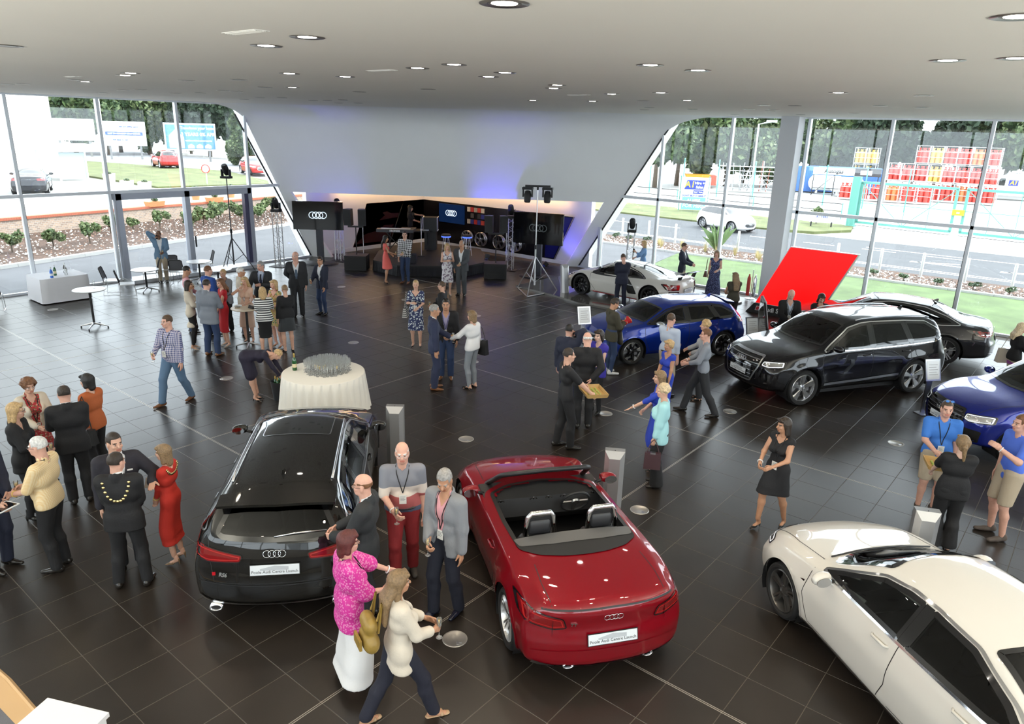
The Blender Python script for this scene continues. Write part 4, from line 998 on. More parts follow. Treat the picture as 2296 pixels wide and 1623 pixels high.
# black seven-seat suv
c=spec('suv',paint=P_dark,wheel=('blade',5,'silver',True),rails=(satin,[.05,-.1,-.7,-1.4,-1.85,-2.0],.58),fin=(-1.75,1.70),tw=.27,rear_glass=privacy)
face(c,.47,.98,.46,6,satin,chrome,[(.55,.92),(.86,.96),(.9,.84),(.7,.80),(.56,.82)],lampglass,.3,.62,.06,[[(.6,.68),(.84,.68),(.8,.48),(.56,.46)]])
tail(c,[(.45,1.08),(.82,1.12),(.84,.98),(.5,.95)],1.05,.8)
c['strip'].append(('door_blade','y',1,[(1.0,.43),(0,.45),(-1.0,.50)],.055,False,satin,.014))
bs,sk=build_car(c,(-4.38,16.70),-121.1,'black sport utility car with chrome barred grille and roof rails','sport_utility_car')
q=MB()
for i in range(13):
 y=-.6+1.2*i/12;e=abs(y)/.6;q.V+=[(-2.12,y,1.69-.05*e*e),(-2.4+.05*e,y,1.62-.04*e*e),(-2.4+.05*e,y,1.59-.04*e*e),(-2.15,y,1.62-.05*e*e)]
for i in range(12):q.F+=[(4*i+a,4*i+4+a,4*i+4+(a+1)%4,4*i+(a+1)%4) for a in range(4)]
q.I=[0]*len(q.F);q.obj('roof_spoiler',P_dark,bs,True,50)
# its far front door stands open
dm=MB().prism([(.95,.45),(.97,1.1),(.33,1.6),(-.15,1.66),(-.15,.45)],0,.06,frame((0,0,0),(1,0,0),(0,0,1)))
door=dm.obj('open_door',P_dark,bs);door.matrix_local=Matrix.Translation((1.0,-.95,0))@Matrix.Rotation(math.radians(62),4,'Z')@Matrix.Translation((-1.0,0,0))
MB().prism([(.85,1.14),(.3,1.53),(-.1,1.6),(-.1,1.14)],-.004,.064,frame((0,0,0),(1,0,0),(0,0,1))).obj('door_glass',privacy,door)
MB().tube([(.95,-.005,1.12),(.33,-.005,1.61),(-.14,-.005,1.665)],.014,6).obj('door_chrome',chrome,door)
# grey limousine behind it
c=spec('sedan',(1.065,1.03,1.02),paint=P_grey,wheel=('twin',5,'silver',True),rw=.36,tw=.26,fin=(-1.12,1.42))
face(c,.44,.70,.28,7,lamp=HL);tail(c,[(.42,.92),(.86,.95),(.87,.80),(.62,.80),(.44,.84)],.9,.70)
c['strip'].append(('bumper_chrome','x',-1,[(.8,.42),(.4,.36),(-.4,.36),(-.8,.42)],.02,False,chrome,.01));c['strip'].append(('tail_light_chrome','x',-1,[(.84,.855),(.4,.87)],.014,False,chrome,.012))
build_car(c,(-4.36,21.10),189.7,'dark grey long saloon car parked by the glass behind the black one','saloon_car')
# blue suv at the frame edge
c=spec('suv',(.925,.965,.955),paint=P_deepblue,wheel=('twin',5,'silver',False),rw=.37,tw=.25,rails=(gloss_black,[.05,-.1,-.7,-1.4,-1.75],.56))
face(c,.45,.86,.46,6,gloss_black,mat('grille_grey',(.12,.12,.13),.3,.6),[(.50,.83),(.84,.87),(.88,.74),(.60,.69),(.5,.72)],lampglass,.27,.58,.05,[[(.52,.58),(.8,.58),(.76,.36),(.5,.36)]])
c['strip'].append(('hood_crease','z',1,[(.9,.6),(1.6,.56),(2.0,.5)],.006,False,P_deepblue,.006))
build_car(c,(-.13,16.16),-137.3,'deep blue sport utility car with black grille, cut by the frame edge','sport_utility_car')
# blue hatchback
c=spec('hatch',paint=P_blue,wheel=('rotor',5,'black','cut'),mirror_m=satin,trim=gloss_black,fin=(-1.35,1.375),fin_m=P_blue,tw=.235)
face(c,.38,.66,.28,5,satin,gloss_black,HL,lampblack,.25,.40,.07,IN);tail(c,[(.45,.94),(.78,1.0),(.8,.84),(.5,.82)],.92,.6)
bh,sk=build_car(c,(-8.49,16.41),241.3,'bright blue hatchback car with black rotor wheels and silver mirrors','hatchback_car')
q=MB()
for i in range(13):
 y=-.54+1.08*i/12;e=abs(y)/.54;q.V+=[(-1.55,y,1.375-.04*e*e),(-1.83+.05*e,y,1.335-.03*e*e),(-1.83+.05*e,y,1.31-.03*e*e),(-1.6,y,1.33-.04*e*e)]
for i in range(12):q.F+=[(4*i+a,4*i+4+a,4*i+4+(a+1)%4,4*i+(a+1)%4) for a in range(4)]
q.I=[0]*len(q.F);q.obj('roof_spoiler',P_blue,bh,True,50)
# white coupe on the low stand
c=spec('coupe',paint=P_white,wheel=('mesh',10,'black',False),tw=.27,mirror_m=gloss_black,trim=gloss_black,rear_glass=tint)
face(c,.44,.52,.2,5,gloss_black,gloss_black,[(.52,.64),(.82,.68),(.84,.58),(.58,.54)],lampblack,.24,.34,.06,[[(.55,.42),(.84,.46),(.82,.24),(.52,.2)]])
tail(c,[(.46,.78),(.88,.82),(.9,.64),(.5,.62)],.82,.58)
c['patch']+=[('side_intake','y',1,roundpoly([(-.48,.80),(-.30,.78),(-.52,.34),(-.86,.36),(-.72,.58)],.05),gloss_black,.006),('rear_vent','x',-1,roundpoly([(.48,.58),(.88,.6),(.84,.36),(.5,.34)],.03),gloss_black,.004),('rear_vent','x',-1,roundpoly(mirx([(.48,.58),(.88,.6),(.84,.36),(.5,.34)]),.03),gloss_black,.004)]
c['strip'].append(('sill_stripe','y',1,[(.85,.20),(0,.18),(-.85,.2)],.03,False,mat('stripe_red',(.5,.01,.02),.3),.008))
wc,sk=build_car(c,(-12.28,21.21),178.8,'white low sports coupe with rear wing on the glossy stand','sports_coupe',z0=.06)
MB().grid(lambda u,v:(-2.02-.24*v,(2*u-1)*.78,1.10+.03*v-.03*(2*u-1)**2),14,3).obj('rear_wing',gloss_black,wc,True)
for y in (.45,-.45):MB().hexa([(-2.0,y-.02,.93),(-2.12,y-.02,.93),(-2.12,y+.02,.93),(-2.0,y+.02,.93),(-2.06,y-.02,1.1),(-2.18,y-.02,1.11),(-2.18,y+.02,1.11),(-2.06,y+.02,1.1)]).obj('wing_support',gloss_black,wc)
# ================================================================== people
def surfnet(f,o,h):
 """smooth quad mesh of the zero level of a sampled field"""
 ins=f<0;c=np.zeros(tuple(n-1 for n in f.shape),np.int8)
 for i in (0,1):
  for j in (0,1):
   for k in (0,1):c+=ins[i:f.shape[0]-1+i,j:f.shape[1]-1+j,k:f.shape[2]-1+k]
 m=(c>0)&(c<8);I=np.argwhere(m);idx=np.full(m.shape,-1,np.int64);idx[m]=np.arange(len(I))
 a,b,d=I.T;acc=np.zeros((len(I),3));cnt=np.zeros(len(I))
 for ax in range(3):
  e=np.eye(3,dtype=int)[ax];o1,o2=[np.eye(3,dtype=int)[q] for q in range(3) if q!=ax]
  for s in (0,1):
   for t in (0,1):
    p=s*o1+t*o2;f0=f[a+p[0],b+p[1],d+p[2]];q=p+e;f1=f[a+q[0],b+q[1],d+q[2]]
    w=(f0<0)!=(f1<0);tt=np.where(w,f0/np.where(w,f0-f1,1),0)
    acc+=w[:,None]*(p+e*tt[:,None]);cnt+=w
 V=(I+acc/cnt[:,None])*h+o;F=[]
 for ax in range(3):
  sl=[slice(None)]*3;s0=list(sl);s1=list(sl);s0[ax]=slice(0,-1);s1[ax]=slice(1,None)
  A,B=ins[tuple(s0)],ins[tuple(s1)];o1,o2=[q for q in range(3) if q!=ax]
  J=np.argwhere(A!=B);J=J[(J[:,o1]>0)&(J[:,o2]>0)&(J[:,o1]<m.shape[o1])&(J[:,o2]<m.shape[o2])]
  if not len(J):continue
  e1=np.eye(3,dtype=int)[o1];e2=np.eye(3,dtype=int)[o2]
  Q=np.stack([idx[tuple((J-e1-e2).T)],idx[tuple((J-e2).T)],idx[tuple(J.T)],idx[tuple((J-e1).T)]],1)
  fl=A[tuple(J.T)] if ax!=1 else ~A[tuple(J.T)]
  Q=np.where(fl[:,None],Q,Q[:,::-1]);F.append(Q)
 F=np.concatenate(F);F=F[(F>=0).all(1)]
 return V,F
class Field:
 """union of tapered capsules and ellipsoids, softly blended"""
 def __init__(s,k=.03):s.P=[];s.cut=[];s.k=k
 def cap(s,a,b,ra,rb,w=(1,1,1),k=None):s.P.append((np.array(a,float),np.array(b,float),ra,rb,np.array(w,float),s.k if k is None else k));return s
 def ell(s,c,r,k=None):r=np.array(r,float);m=r.min();return s.cap(c,c,m,m,m/r,k)
 def minus(s,fn):s.cut.append(fn);return s
 def mesh(s,h,pad=.03):
  lo=np.min([np.minimum(a,b)-max(ra,rb)/w for a,b,ra,rb,w,k in s.P],0)-pad;hi=np.max([np.maximum(a,b)+max(ra,rb)/w for a,b,ra,rb,w,k in s.P],0)+pad
  n=np.ceil((hi-lo)/h).astype(int)+1;f=np.full(n,.3)
  ax=[lo[i]+np.arange(n[i])*h for i in range(3)]
  for a,b,ra,rb,w,k in s.P:
   r=max(ra,rb);m=.05+k
   l0=np.minimum(a,b)-(r+m)/w;h0=np.maximum(a,b)+(r+m)/w
   i0=np.clip(((l0-lo)/h).astype(int),0,n-1);i1=np.clip(((h0-lo)/h).astype(int)+2,1,n)
   sl=tuple(slice(p,q) for p,q in zip(i0,i1))
   X=ax[0][sl[0]][:,None,None];Y=ax[1][sl[1]][None,:,None];Z=ax[2][sl[2]][None,None,:]
   ba=(b-a)*w;L=ba@ba
   px,py,pz=(X-a[0])*w[0],(Y-a[1])*w[1],(Z-a[2])*w[2]
   if L>1e-12:
    t=np.clip((px*ba[0]+py*ba[1]+pz*ba[2])/L,0,1);d=np.sqrt((px-ba[0]*t)**2+(py-ba[1]*t)**2+(pz-ba[2]*t)**2)-(ra+(rb-ra)*t)
   else :d=np.sqrt(px**2+py**2+pz**2)-ra
   g=f[sl];hh=np.clip(.5+.5*(g-d)/k,0,1);f[sl]=g*(1-hh)+d*hh-k*hh*(1-hh)
  if s.cut:
   X=ax[0][:,None,None];Y=ax[1][None,:,None];Z=ax[2][None,None,:]
   for fn in s.cut:f=np.maximum(f,fn(X,Y,Z))
  return surfnet(f,lo,h)
  # ---- heads, hair, hands and shoes are shaped once and shared
def head_mesh(fem):
 F=Field(.022)
 F.ell((0,-.012,.045),(.073,.092,.088)).ell((0,.02,-.02),(.058,.068,.075)).ell((0,.05,-.07),(.036 if fem else .043,.03,.03),.03)
 F.cap((0,.082,.012),(0,.104,-.018),.009,.015,k=.014)
 F.ell((-.03,.075,.028),(.022,.014,.01),.012).ell((.03,.075,.028),(.022,.014,.01),.012)
 F.ell((-.038,.062,-.02),(.022,.022,.02),.015).ell((.038,.062,-.02),(.022,.022,.02),.015)
 F.cap((-.016,.083,-.048),(.016,.083,-.048),.008,.008,k=.006).cap((-.012,.081,-.06),(.012,.081,-.06),.009,.009,k=.006)
 F.ell((-.073,-.008,.0),(.010,.022,.034),.008).ell((.073,-.008,.0),(.010,.022,.034),.008)
 F.cap((0,-.02,-.05),(0,-.03,-.16),.052 if fem else .060,.055 if fem else .064,k=.03)
 F.minus(lambda X,Y,Z:.019-np.sqrt((np.abs(X)-.031)**2+(Y-.101)**2+(Z-.008)**2))
 V,Q=F.mesh(.0075)
 c=V[Q].mean(1);mi=np.zeros(len(Q),int)
 mi[(c[:,1]>.07)&(np.abs(c[:,0])<.026)&(c[:,2]<-.043)&(c[:,2]>-.066)]=1
 mi[(c[:,1]>.06)&(np.abs(np.abs(c[:,0])-.032)<.02)&(c[:,2]>.024)&(c[:,2]<.036)]=2
 Es=[]
 for sx in (-1,1):
  M=MB().lathe([(0,.010),(.006,.008),(.009,.004),(.010,0)],10,Matrix.Translation((sx*.031,.0755,.007))@Matrix.Rotation(-PI/2,4,'X'));Es.append((np.array(M.V),M.F,3))
  M=MB().lathe([(0,.0115),(.005,.010),(.0068,.007)],8,Matrix.Translation((sx*.031,.0755,.007))@Matrix.Rotation(-PI/2,4,'X'));Es.append((np.array(M.V),M.F,4))
 F2=Q.tolist();mi=mi.tolist();VV=[V];n=len(V)
 for v,f,q in Es:F2+=[[i+n for i in g] for g in f];mi+=[q]*len(f);VV.append(v);n+=len(v)
 return np.concatenate(VV),F2,mi
HEADS={True:head_mesh(True),False:head_mesh(False)}
HAIRS={}
def hair_mesh(style):
 if style in HAIRS:return HAIRS[style]
 F=Field(.02);C_=(0,-.014,.05);fr=.052
 def cap(r=(.082,.1,.094)):F.ell(C_,r)
 def open_face(z=.06,w=.058,y=.03):F.minus(lambda X,Y,Z:np.minimum(np.minimum(w-np.abs(X)*.9,(z-Z)+0*X),(Y-y)+0*X))
 if style in ('short','thin','bald','flat','spike'):
  cap((.079,.098,.092) if style!='bald' else (.0765,.0955,.07));F.ell((0,-.05,.0),(.072,.055,.06))
  if style=='spike':F.ell((0,.04,.125),(.06,.05,.032))
  if style=='flat':F.ell((0,.0,.12),(.065,.08,.03))
  open_face(.075,.07,.045);F.minus(lambda X,Y,Z:np.minimum(-.01-Z+.25*(-Y)+0*X,.2+0*X+0*Y));F.minus(lambda X,Y,Z:np.minimum(.028-np.abs(Y+.005)+0*X,.03-Z+0*X))
  if style=='bald':F.minus(lambda X,Y,Z:Z-.055+0*X+0*Y)
  if style=='thin':F.minus(lambda X,Y,Z:.07-np.sqrt(X**2+(Y-.05)**2+(Z-.14)**2))
 elif style in ('bob','long','vlong','pony','mid','updo'):
  cap((.088,.106,.1))
  dz={'bob':-.09,'mid':-.14,'long':-.24,'vlong':-.38,'pony':-.04,'updo':-.03}[style]
  for sx in (-1,1):
   F.cap((sx*.062,-.015,.03),(sx*(.078 if style!='pony' else .055),-.03 if dz>-.2 else -.09,dz+.03),.034,.032 if style in ('bob','mid') else .026,k=.03)
  F.cap((0,-.065,.04),(0,-.085 if dz>-.2 else -.125,max(dz,-.14)),.07,.055 if style in ('bob','mid') else .045,(.8,1.5,1),.03)
  if dz<-.2:
   for sx in (-1,0,1):F.cap((sx*.05,-.09,-.05),(sx*.06,-.15,-.15),.05,.045,(1,1.4,1),.03).cap((sx*.06,-.15,-.15),(sx*.055,-.172,dz),.045,.03,(1,1.4,1),.03)
  if style=='pony':F.cap((0,-.09,.03),(0,-.14,.0),.022,.03,k=.02).cap((0,-.14,0),(.02,-.135,-.2),.036,.018,k=.02)
  if style=='updo':F.ell((0,-.1,.06),(.05,.04,.045))
  F.cap((-.05,.07,.095),(.05,.07,.095),.022,.022,k=.02)
  open_face(.064,.056,.02)
 elif style in ('curly','curlyshort'):
  r=random.Random(3);R0=.105 if style=='curly' else .092
  cap((R0,R0+.012,R0))
  for _ in range(70 if style=='curly' else 60):
   a,b=r.uniform(0,2*PI),r.uniform(-.75 if style=='curly' else -.25,1.45);q=(math.cos(a)*math.cos(b)*R0,-.014+math.sin(a)*math.cos(b)*R0,.04+math.sin(b)*R0)
   if q[1]>.05 and q[2]<.085:continue
   F.ell(q,(r.uniform(.016,.028),)*3,.008)
  open_face(.066,.058,.02)
 V,Q=F.mesh(.009)
 HAIRS[style]=(V,Q);return HAIRS[style]
HANDS={}
def hand_mesh(pose):
 """right hand: wrist at the origin, fingers along +x, palm facing -z, thumb towards +y"""
 if pose in HANDS:return HANDS[pose]
 F=Field(.007);F.cap((-.03,0,0),(.02,0,0),.027,.03,(1,.95,1.35)).cap((.02,.018,0),(.085,.024,0),.016,.014,(1,1,1.1)).cap((.02,-.014,0),(.08,-.022,0),.016,.013,(1,1,1.1)).cap((.03,0,0),(.085,0,0),.018,.016,(1,1,1.2))
 c0={'relax':.35,'grip':.85,'flat':.06,'fist':1.25,'point':1.1}[pose]
 for i,(y,l) in enumerate(((.026,.074),(.0085,.082),(-.009,.077),(-.026,.062))):
  p=np.array([.085,y,0.]);a=c0*(.6 if pose!='relax' else .5+.1*i)
  if pose=='point' and i==0:a=.05
  ang=a
  for q,(s,r) in enumerate(((.42,.0095),(.32,.0088),(.26,.008))):
   d=np.array([math.cos(ang),(y*.9)*(.6 if pose=='flat' else .1),-math.sin(ang)]);n=p+d*l*s*1.05;F.cap(p,n,r,r*.93,k=.004);p=n;ang+=a*1.05
 t={'flat':((.06,.062,.0),(.09,.075,.004)),'relax':((.055,.045,-.02),(.085,.045,-.035))}.get(pose,((.055,.04,-.028),(.08,.022,-.045)))
 F.cap((.005,.022,-.004),(.03,.038,-.012),.016,.012,k=.01).cap((.03,.038,-.012),t[0],.0115,.010,k=.004).cap(t[0],t[1],.010,.0085,k=.004)
 V,Q=F.mesh(.0065,.01);HANDS[pose]=(V,Q);return HANDS[pose]
SHOES={}
def shoe_data(kind,m,skin):
 """right-foot shoe: ankle joint above the origin, toe along +y, sole at z=0"""
 k=(kind,m.name,skin.name)
 if k in SHOES:return SHOES[k]
 F=Field(.02);h=.008
 if kind in ('dress','trainer','flat'):
  w=1.;F.cap((0,-.045,.045),(0,.06,.035),.038,.036,(1,1,1.0)).cap((0,.06,.034),(.005,.165,.026),.04,.026 if kind=='dress' else .033,(1.,1,1.25))
  if kind!='flat':F.cap((0,-.03,.05),(0,-.02,.09),.042,.04)
  else :F.minus(lambda X,Y,Z:np.minimum(np.minimum(.03-np.abs(X),.10-Y+0*X),Z-.04+0*X))
  F.minus(lambda X,Y,Z:.0-Z+0*X+0*Y)
 elif kind=='heel':
  F.cap((0,-.045,.105),(0,.05,.05),.032,.034,(1.1,1,1)).cap((0,.05,.045),(0,.14,.02),.036,.016,(1,1,1.4)).cap((0,-.065,.09),(0,-.07,.006),.016,.006,k=.01)
  F.minus(lambda X,Y,Z:np.minimum(.036-np.sqrt((X*1.2)**2+((Y-.01)*.45)**2+((Z-.12+(Y+.04)*.55))**2),Y+.06+0*X));F.minus(lambda X,Y,Z:-Z+0*X+0*Y)
 elif kind=='boot':
  F.cap((0,-.045,.08),(0,.05,.045),.036,.036).cap((0,.05,.04),(0,.15,.024),.036,.02,(1,1,1.3)).cap((0,-.02,.09),(0,-.015,.2),.044,.045).cap((0,-.065,.06),(0,-.065,.01),.02,.016,k=.01);F.minus(lambda X,Y,Z:-Z+0*X+0*Y)
 else :
  F.cap((0,-.06,.012),(0,.15,.012),.038,.04,(1,1,3.)).cap((-.036,.09,.03),(.036,.09,.03),.02,.02,(1,1,1)).cap((-.034,-.0,.06),(.034,.0,.06),.014,.014);F.minus(lambda X,Y,Z:-Z+0*X+0*Y)
 V,Q=F.mesh(.0105,.015);SHOES[k]=mesh('shoe',V,Q,m,True);return SHOES[k]
def foot_mesh(heel):
 k=('foot',heel)
 if k in SHOES:return SHOES[k]
 F=Field(.02)
 if heel:F.cap((0,-.04,.10),(0,.05,.05),.028,.03).cap((0,.05,.045),(0,.12,.02),.032,.02,(1,1,1.4)).cap((0,-.03,.1),(0,-.02,.16),.034,.036)
 else :
  F.cap((0,-.045,.04),(0,.06,.034),.032,.033).cap((0,.06,.032),(0,.13,.02),.036,.022,(1,1,1.3)).cap((0,-.02,.05),(0,-.015,.11),.036,.038)
  for i in range(5):F.cap((-.028+.014*i,.12,.018),(-.03+.015*i,.155-.008*abs(i-1.2),.014),.009,.008,k=.005)
 F.minus(lambda X,Y,Z:.004-Z+0*X+0*Y)
 SHOES[k]=F.mesh(.011,.015);return SHOES[k]
SKINS={'fair':(.62,.36,.26),'pink':(.66,.37,.28),'tan':(.48,.25,.15),'brown':(.20,.095,.055),'pale':(.70,.45,.35)}
HAIRC={'black':(.010,.008,.007),'dark':(.028,.018,.012),'brown':(.075,.042,.022),'light':(.22,.14,.07),'blonde':(.48,.32,.15),'pale':(.62,.48,.30),'grey':(.30,.29,.28),'white':(.65,.64,.62),'red':(.10,.02,.018),'auburn':(.16,.07,.03)}
eye_w=mat('eye_white',(.42,.36,.33),.3);eye_d=mat('eye_dark',(.02,.014,.01),.1)
def hair_mat(c):return mat('hair_'+c,HAIRC[c],.45,bump=.6,bscale=90,var=.3,vscale=45)
def skin_mat(c):return mat('skin_'+c,SKINS[c],.5,var=.05,vscale=30)
def lip_mat(c):s=SKINS[c];return mat('lips_'+c,(s[0]*.78,s[1]*.5,s[2]*.5),.4)
def cloth(name,c,r=.8,**k):return mat('cloth_'+name,c,r,bump=.25,bscale=60,**k)
def ik(a,b,l1,l2,hint):
 a,b,hint=(np.array(v,float) for v in (a,b,hint));d=b-a;L=np.linalg.norm(d);L2=min(L,(l1+l2)*.999);u=d/max(L,1e-6);b=a+u*L2
 x=(l1*l1-l2*l2+L2*L2)/(2*L2);h=math.sqrt(max(0,l1*l1-x*x));p=hint-u*(hint@u);p=p/max(np.linalg.norm(p),1e-6)
 return a+u*x+p*h,b
ARMS={'side':((.24,.03,.78),'relax'),'hold':((.10,.33,1.08),'grip'),'belly':((.04,.24,1.02),'fist'),'pocket':((.20,.10,.88),'relax'),'chest':((.05,.27,1.2),'grip'),'front':((.02,.22,.86),'relax'),
'gesture':((.22,.42,1.12),'flat'),'face':((.06,.2,1.5),'grip'),'ear':((.12,.10,1.58),'grip'),'back':((.10,-.17,.98),'relax'),'tray':((.22,.38,1.03),'grip'),'reach':((.2,.6,1.2),'flat'),'out':((.36,.3,1.2),'grip'),'up':((.18,.34,1.36),'grip'),'down':((.2,.12,.75),'grip'),'low':((.08,.55,.55),'grip'),'hip':((.25,-.03,1.02),'fist')}
def person(loc,face_deg,h,fem,label,skin='fair',hair=('short','dark'),top=None,bottom=None,shoes=('dress',(.015,.012,.01)),arms=('side','side'),step=0.,side=.1,turn=0.,nod=0.,heft=1.,bend=0.,lean=0.,vox=None,extras=(),z0=0.,name='person'):
 """one figure: continuous body, garments and hair over it. face_deg: 0 looks away from the viewer, 90 to the left, 180 towards the viewer"""
 rz=HEAD+math.radians(face_deg);dist=math.hypot(*loc)
 vox=vox or (.0135 if dist<10.5 else .017 if dist<16 else .021)
 root=empty(name,(loc[0],loc[1],z0),rz,label,'person')
 ft=.075 if shoes[0]=='heel' else 0.;s=h/(1.75+ft);A=lambda *v:np.array(v,float)*s
 sk,hw=skin_mat(skin),heft
 shx=.165 if fem else .192;hipx=.088 if fem else .085
 cb,sb=math.cos(math.radians(bend)),math.sin(math.radians(bend))
 hipc=A(0,-.18*sb if bend>40 else 0,min(.95,.085+math.sqrt(.868**2-(step*.5/s)**2-(side-.085)**2))+ft)
 def up(x,y,z):
  p=A(x,y,z-.95);y2=p[1]*cb+p[2]*sb;z2=p[2]*cb-p[1]*sb;a=math.radians(lean)
  return hipc+np.array([p[0]+z2*math.sin(a),y2,z2])
  # ---- skeleton
 feet=[];knees=[];hips=[]
 for sx in (1,-1):
  fy=step*.5*sx;f=A(sx*side,fy/s,.085+ft);hp=hipc+A(sx*hipx,0,0)
  k_,f=ik(hp,f,.445*s,.43*s,(sx*.12,1,0));feet.append(f);knees.append(k_);hips.append(hp)
 sh=[up(shx,0,1.425),up(-shx,0,1.425)];hands=[];elbows=[];poses=[]
 for i,sx in enumerate((1,-1)):
  a=arms[i];tgt,pose=ARMS[a] if isinstance(a,str) else a;poses.append(pose)
  q=up(tgt[0]*sx,tgt[1],tgt[2]) if bend<20 or tgt[2]>.9 else A(tgt[0]*sx,tgt[1],tgt[2])
  e,w=ik(sh[i],q,.285*s,.255*s,(sx*.9,-.9 if tgt[1]>-.05 else -.4,-.7));hands.append(w);elbows.append(e)
  # ---- body surface
 R=lambda r:r*s
 def torso(F,o=0.,lo=.95,k=None,belly=0.):
  wd=(1.,1.42,1.) if bend<40 else (1.,1.05,1.25)
  if bend>40:F.cap(hipc+A(0,0,.02),up(0,0,1.25),R(.125)+o,R(.12)+o,(1.,1.1,1.1))
  F.cap(up(-.06,.0,.96),up(.06,0,.96),R(.118*(1.05 if fem else 1.)*hw)+o,R(.118*(1.05 if fem else 1.)*hw)+o,wd)
  F.cap(up(-.035,.01,1.1),up(.035,.01,1.1),R(.112*hw*(.93 if fem else 1.))+o,R(.112*hw*(.93 if fem else 1.))+o,wd)
  F.cap(up(-.06,.0,1.29),up(.06,0,1.29),R(.118 if fem else .13)*(1+(hw-1)*.7)+o,R(.118 if fem else .13)*(1+(hw-1)*.7)+o,(1.,1.32,1.) if bend<40 else wd)
  F.cap(up(-shx+.05,-.01,1.405),up(shx-.05,-.01,1.405),R(.072)+o,R(.072)+o,(1.,1.1,1.))
  if fem:
   for sx in (1,-1):F.ell(up(sx*.07,.085,1.27),(R(.062)+o,)*3)
  if belly:F.ell(up(0,.06,1.08),(R(.13)*belly+o,R(.10)*belly+o,R(.15)*belly+o))
 def arm(F,i,o=0.,part=2.,cuff=0.):
  F.cap(sh[i],elbows[i] if part>=1 else sh[i]+(elbows[i]-sh[i])*part,R(.052*(.88 if fem else 1.)*(1+(hw-1)*.6))+o,R(.042*(.86 if fem else 1.))+o+cuff)
  if part>1:
   e=elbows[i]+(hands[i]-elbows[i])*min(1.,part-1);F.cap(elbows[i],e,R(.041*(.86 if fem else 1.))+o,R(.031*(.84 if fem else 1.))+o+cuff)
 def leg(F,i,o=0.,part=2.,flare=0.):
  F.cap(hips[i],knees[i] if part>=1 else hips[i]+(knees[i]-hips[i])*part,R(.088*(1+(hw-1)*.6))+o,R(.058)+o)
  if part>1:
   q=knees[i]+(feet[i]-knees[i])*(part-1);c=knees[i]+(q-knees[i])*.35+A(0,-.015,0)
   F.cap(knees[i],c,R(.055)+o,R(.054)+o+flare*.2);F.cap(c,q,R(.054)+o+flare*.2,R(.037)+o+flare)
 B=Field(.03);torso(B)
 for i in (0,1):arm(B,i);leg(B,i)
 nk0,nk1=up(0,-.02,1.42),up(0,.0,1.53);B.cap(nk0,nk1,R(.055 if fem else .064),R(.05 if fem else .058))
 V,Q=B.mesh(max(vox,.018));VV=[V];FF=Q.tolist();MI=[0]*len(FF);n=len(V)
 def join(v,f,mi=None,idx=0):
  nonlocal n
  VV.append(v);FF.extend([[i+n for i in g] for g in (f if isinstance(f,list) else f.tolist())]);MI.extend(mi if mi is not None else [idx]*len(f));n+=len(v)
  # head: turned and nodded on the neck
 hc=up(0,.025,1.635);hs=s*(1.0 if not fem else .97)
 b_=math.radians(bend)*.6
 HM=Matrix.Translation(hc)@Matrix.Rotation(math.radians(turn),4,'Z')@Matrix.Rotation(-math.radians(nod)-b_,4,'X')@Matrix.Scale(hs,4)
 Hn=np.array(HM)
 v,f,mi=HEADS[fem];join(v@Hn[:3,:3].T+Hn[:3,3],f,mi)
 HMs=[]
 for i,sx in enumerate((1,-1)):
  d=hands[i]-elbows[i];d/=np.linalg.norm(d);pal=np.array([-sx*.9,.15,-.25]) if poses[i]!='flat' else np.array([-sx*.2,.1,1.])
  if poses[i]=='grip' and abs(d[2])<.8:pal=np.array([-sx*1.,.0,-.2])
  zz=-(pal-d*(pal@d));zz/=np.linalg.norm(zz);yy=np.cross(zz,d)
  v,f=hand_mesh(poses[i]);v=v*s*(.92 if fem else 1.05)
  th=yy[2] if abs(d[2])<.8 else yy[1]
  if (th<0 and poses[i]!='flat') or (poses[i]=='flat' and yy[0]*sx<0):v=v*[1,-1,1];f=f[:,::-1]
  M=np.stack([d,yy,zz],1);join(v@M.T+hands[i],f);HMs.append((hands[i]+d*.075*s,d,zz))
 heelb=shoes[0] in ('heel','sandal','flat')
 FM=[]
 for i,sx in enumerate((1,-1)):
  d=feet[i]-knees[i];yaw=-sx*.16
  M=Matrix.Translation((feet[i][0],feet[i][1],0))@Matrix.Rotation(yaw,4,'Z')@Matrix.Scale(s*(.9 if fem else 1.02),4)
  FM.append(M)
  if heelb:
   v,f=foot_mesh(shoes[0]=='heel');Mn=np.array(M);join(v@Mn[:3,:3].T+Mn[:3,3],f)
 mats=[sk,lip_mat(skin),hair_mat(hair[1]) if hair and hair[1] in HAIRC else sk,eye_w,eye_d]
 me=mesh('body',np.concatenate(VV),FF,mats,True);me.polygons.foreach_set('material_index',MI);link('body',me,root)
 # ---- garments
 gar={}
 def garment(nm,F,m,hh=None):
  V,Q=F.mesh(hh or vox);me=mesh(nm,V,Q,m,True);o=link(nm,me,root);gar[nm]=(V,Q.tolist());return o
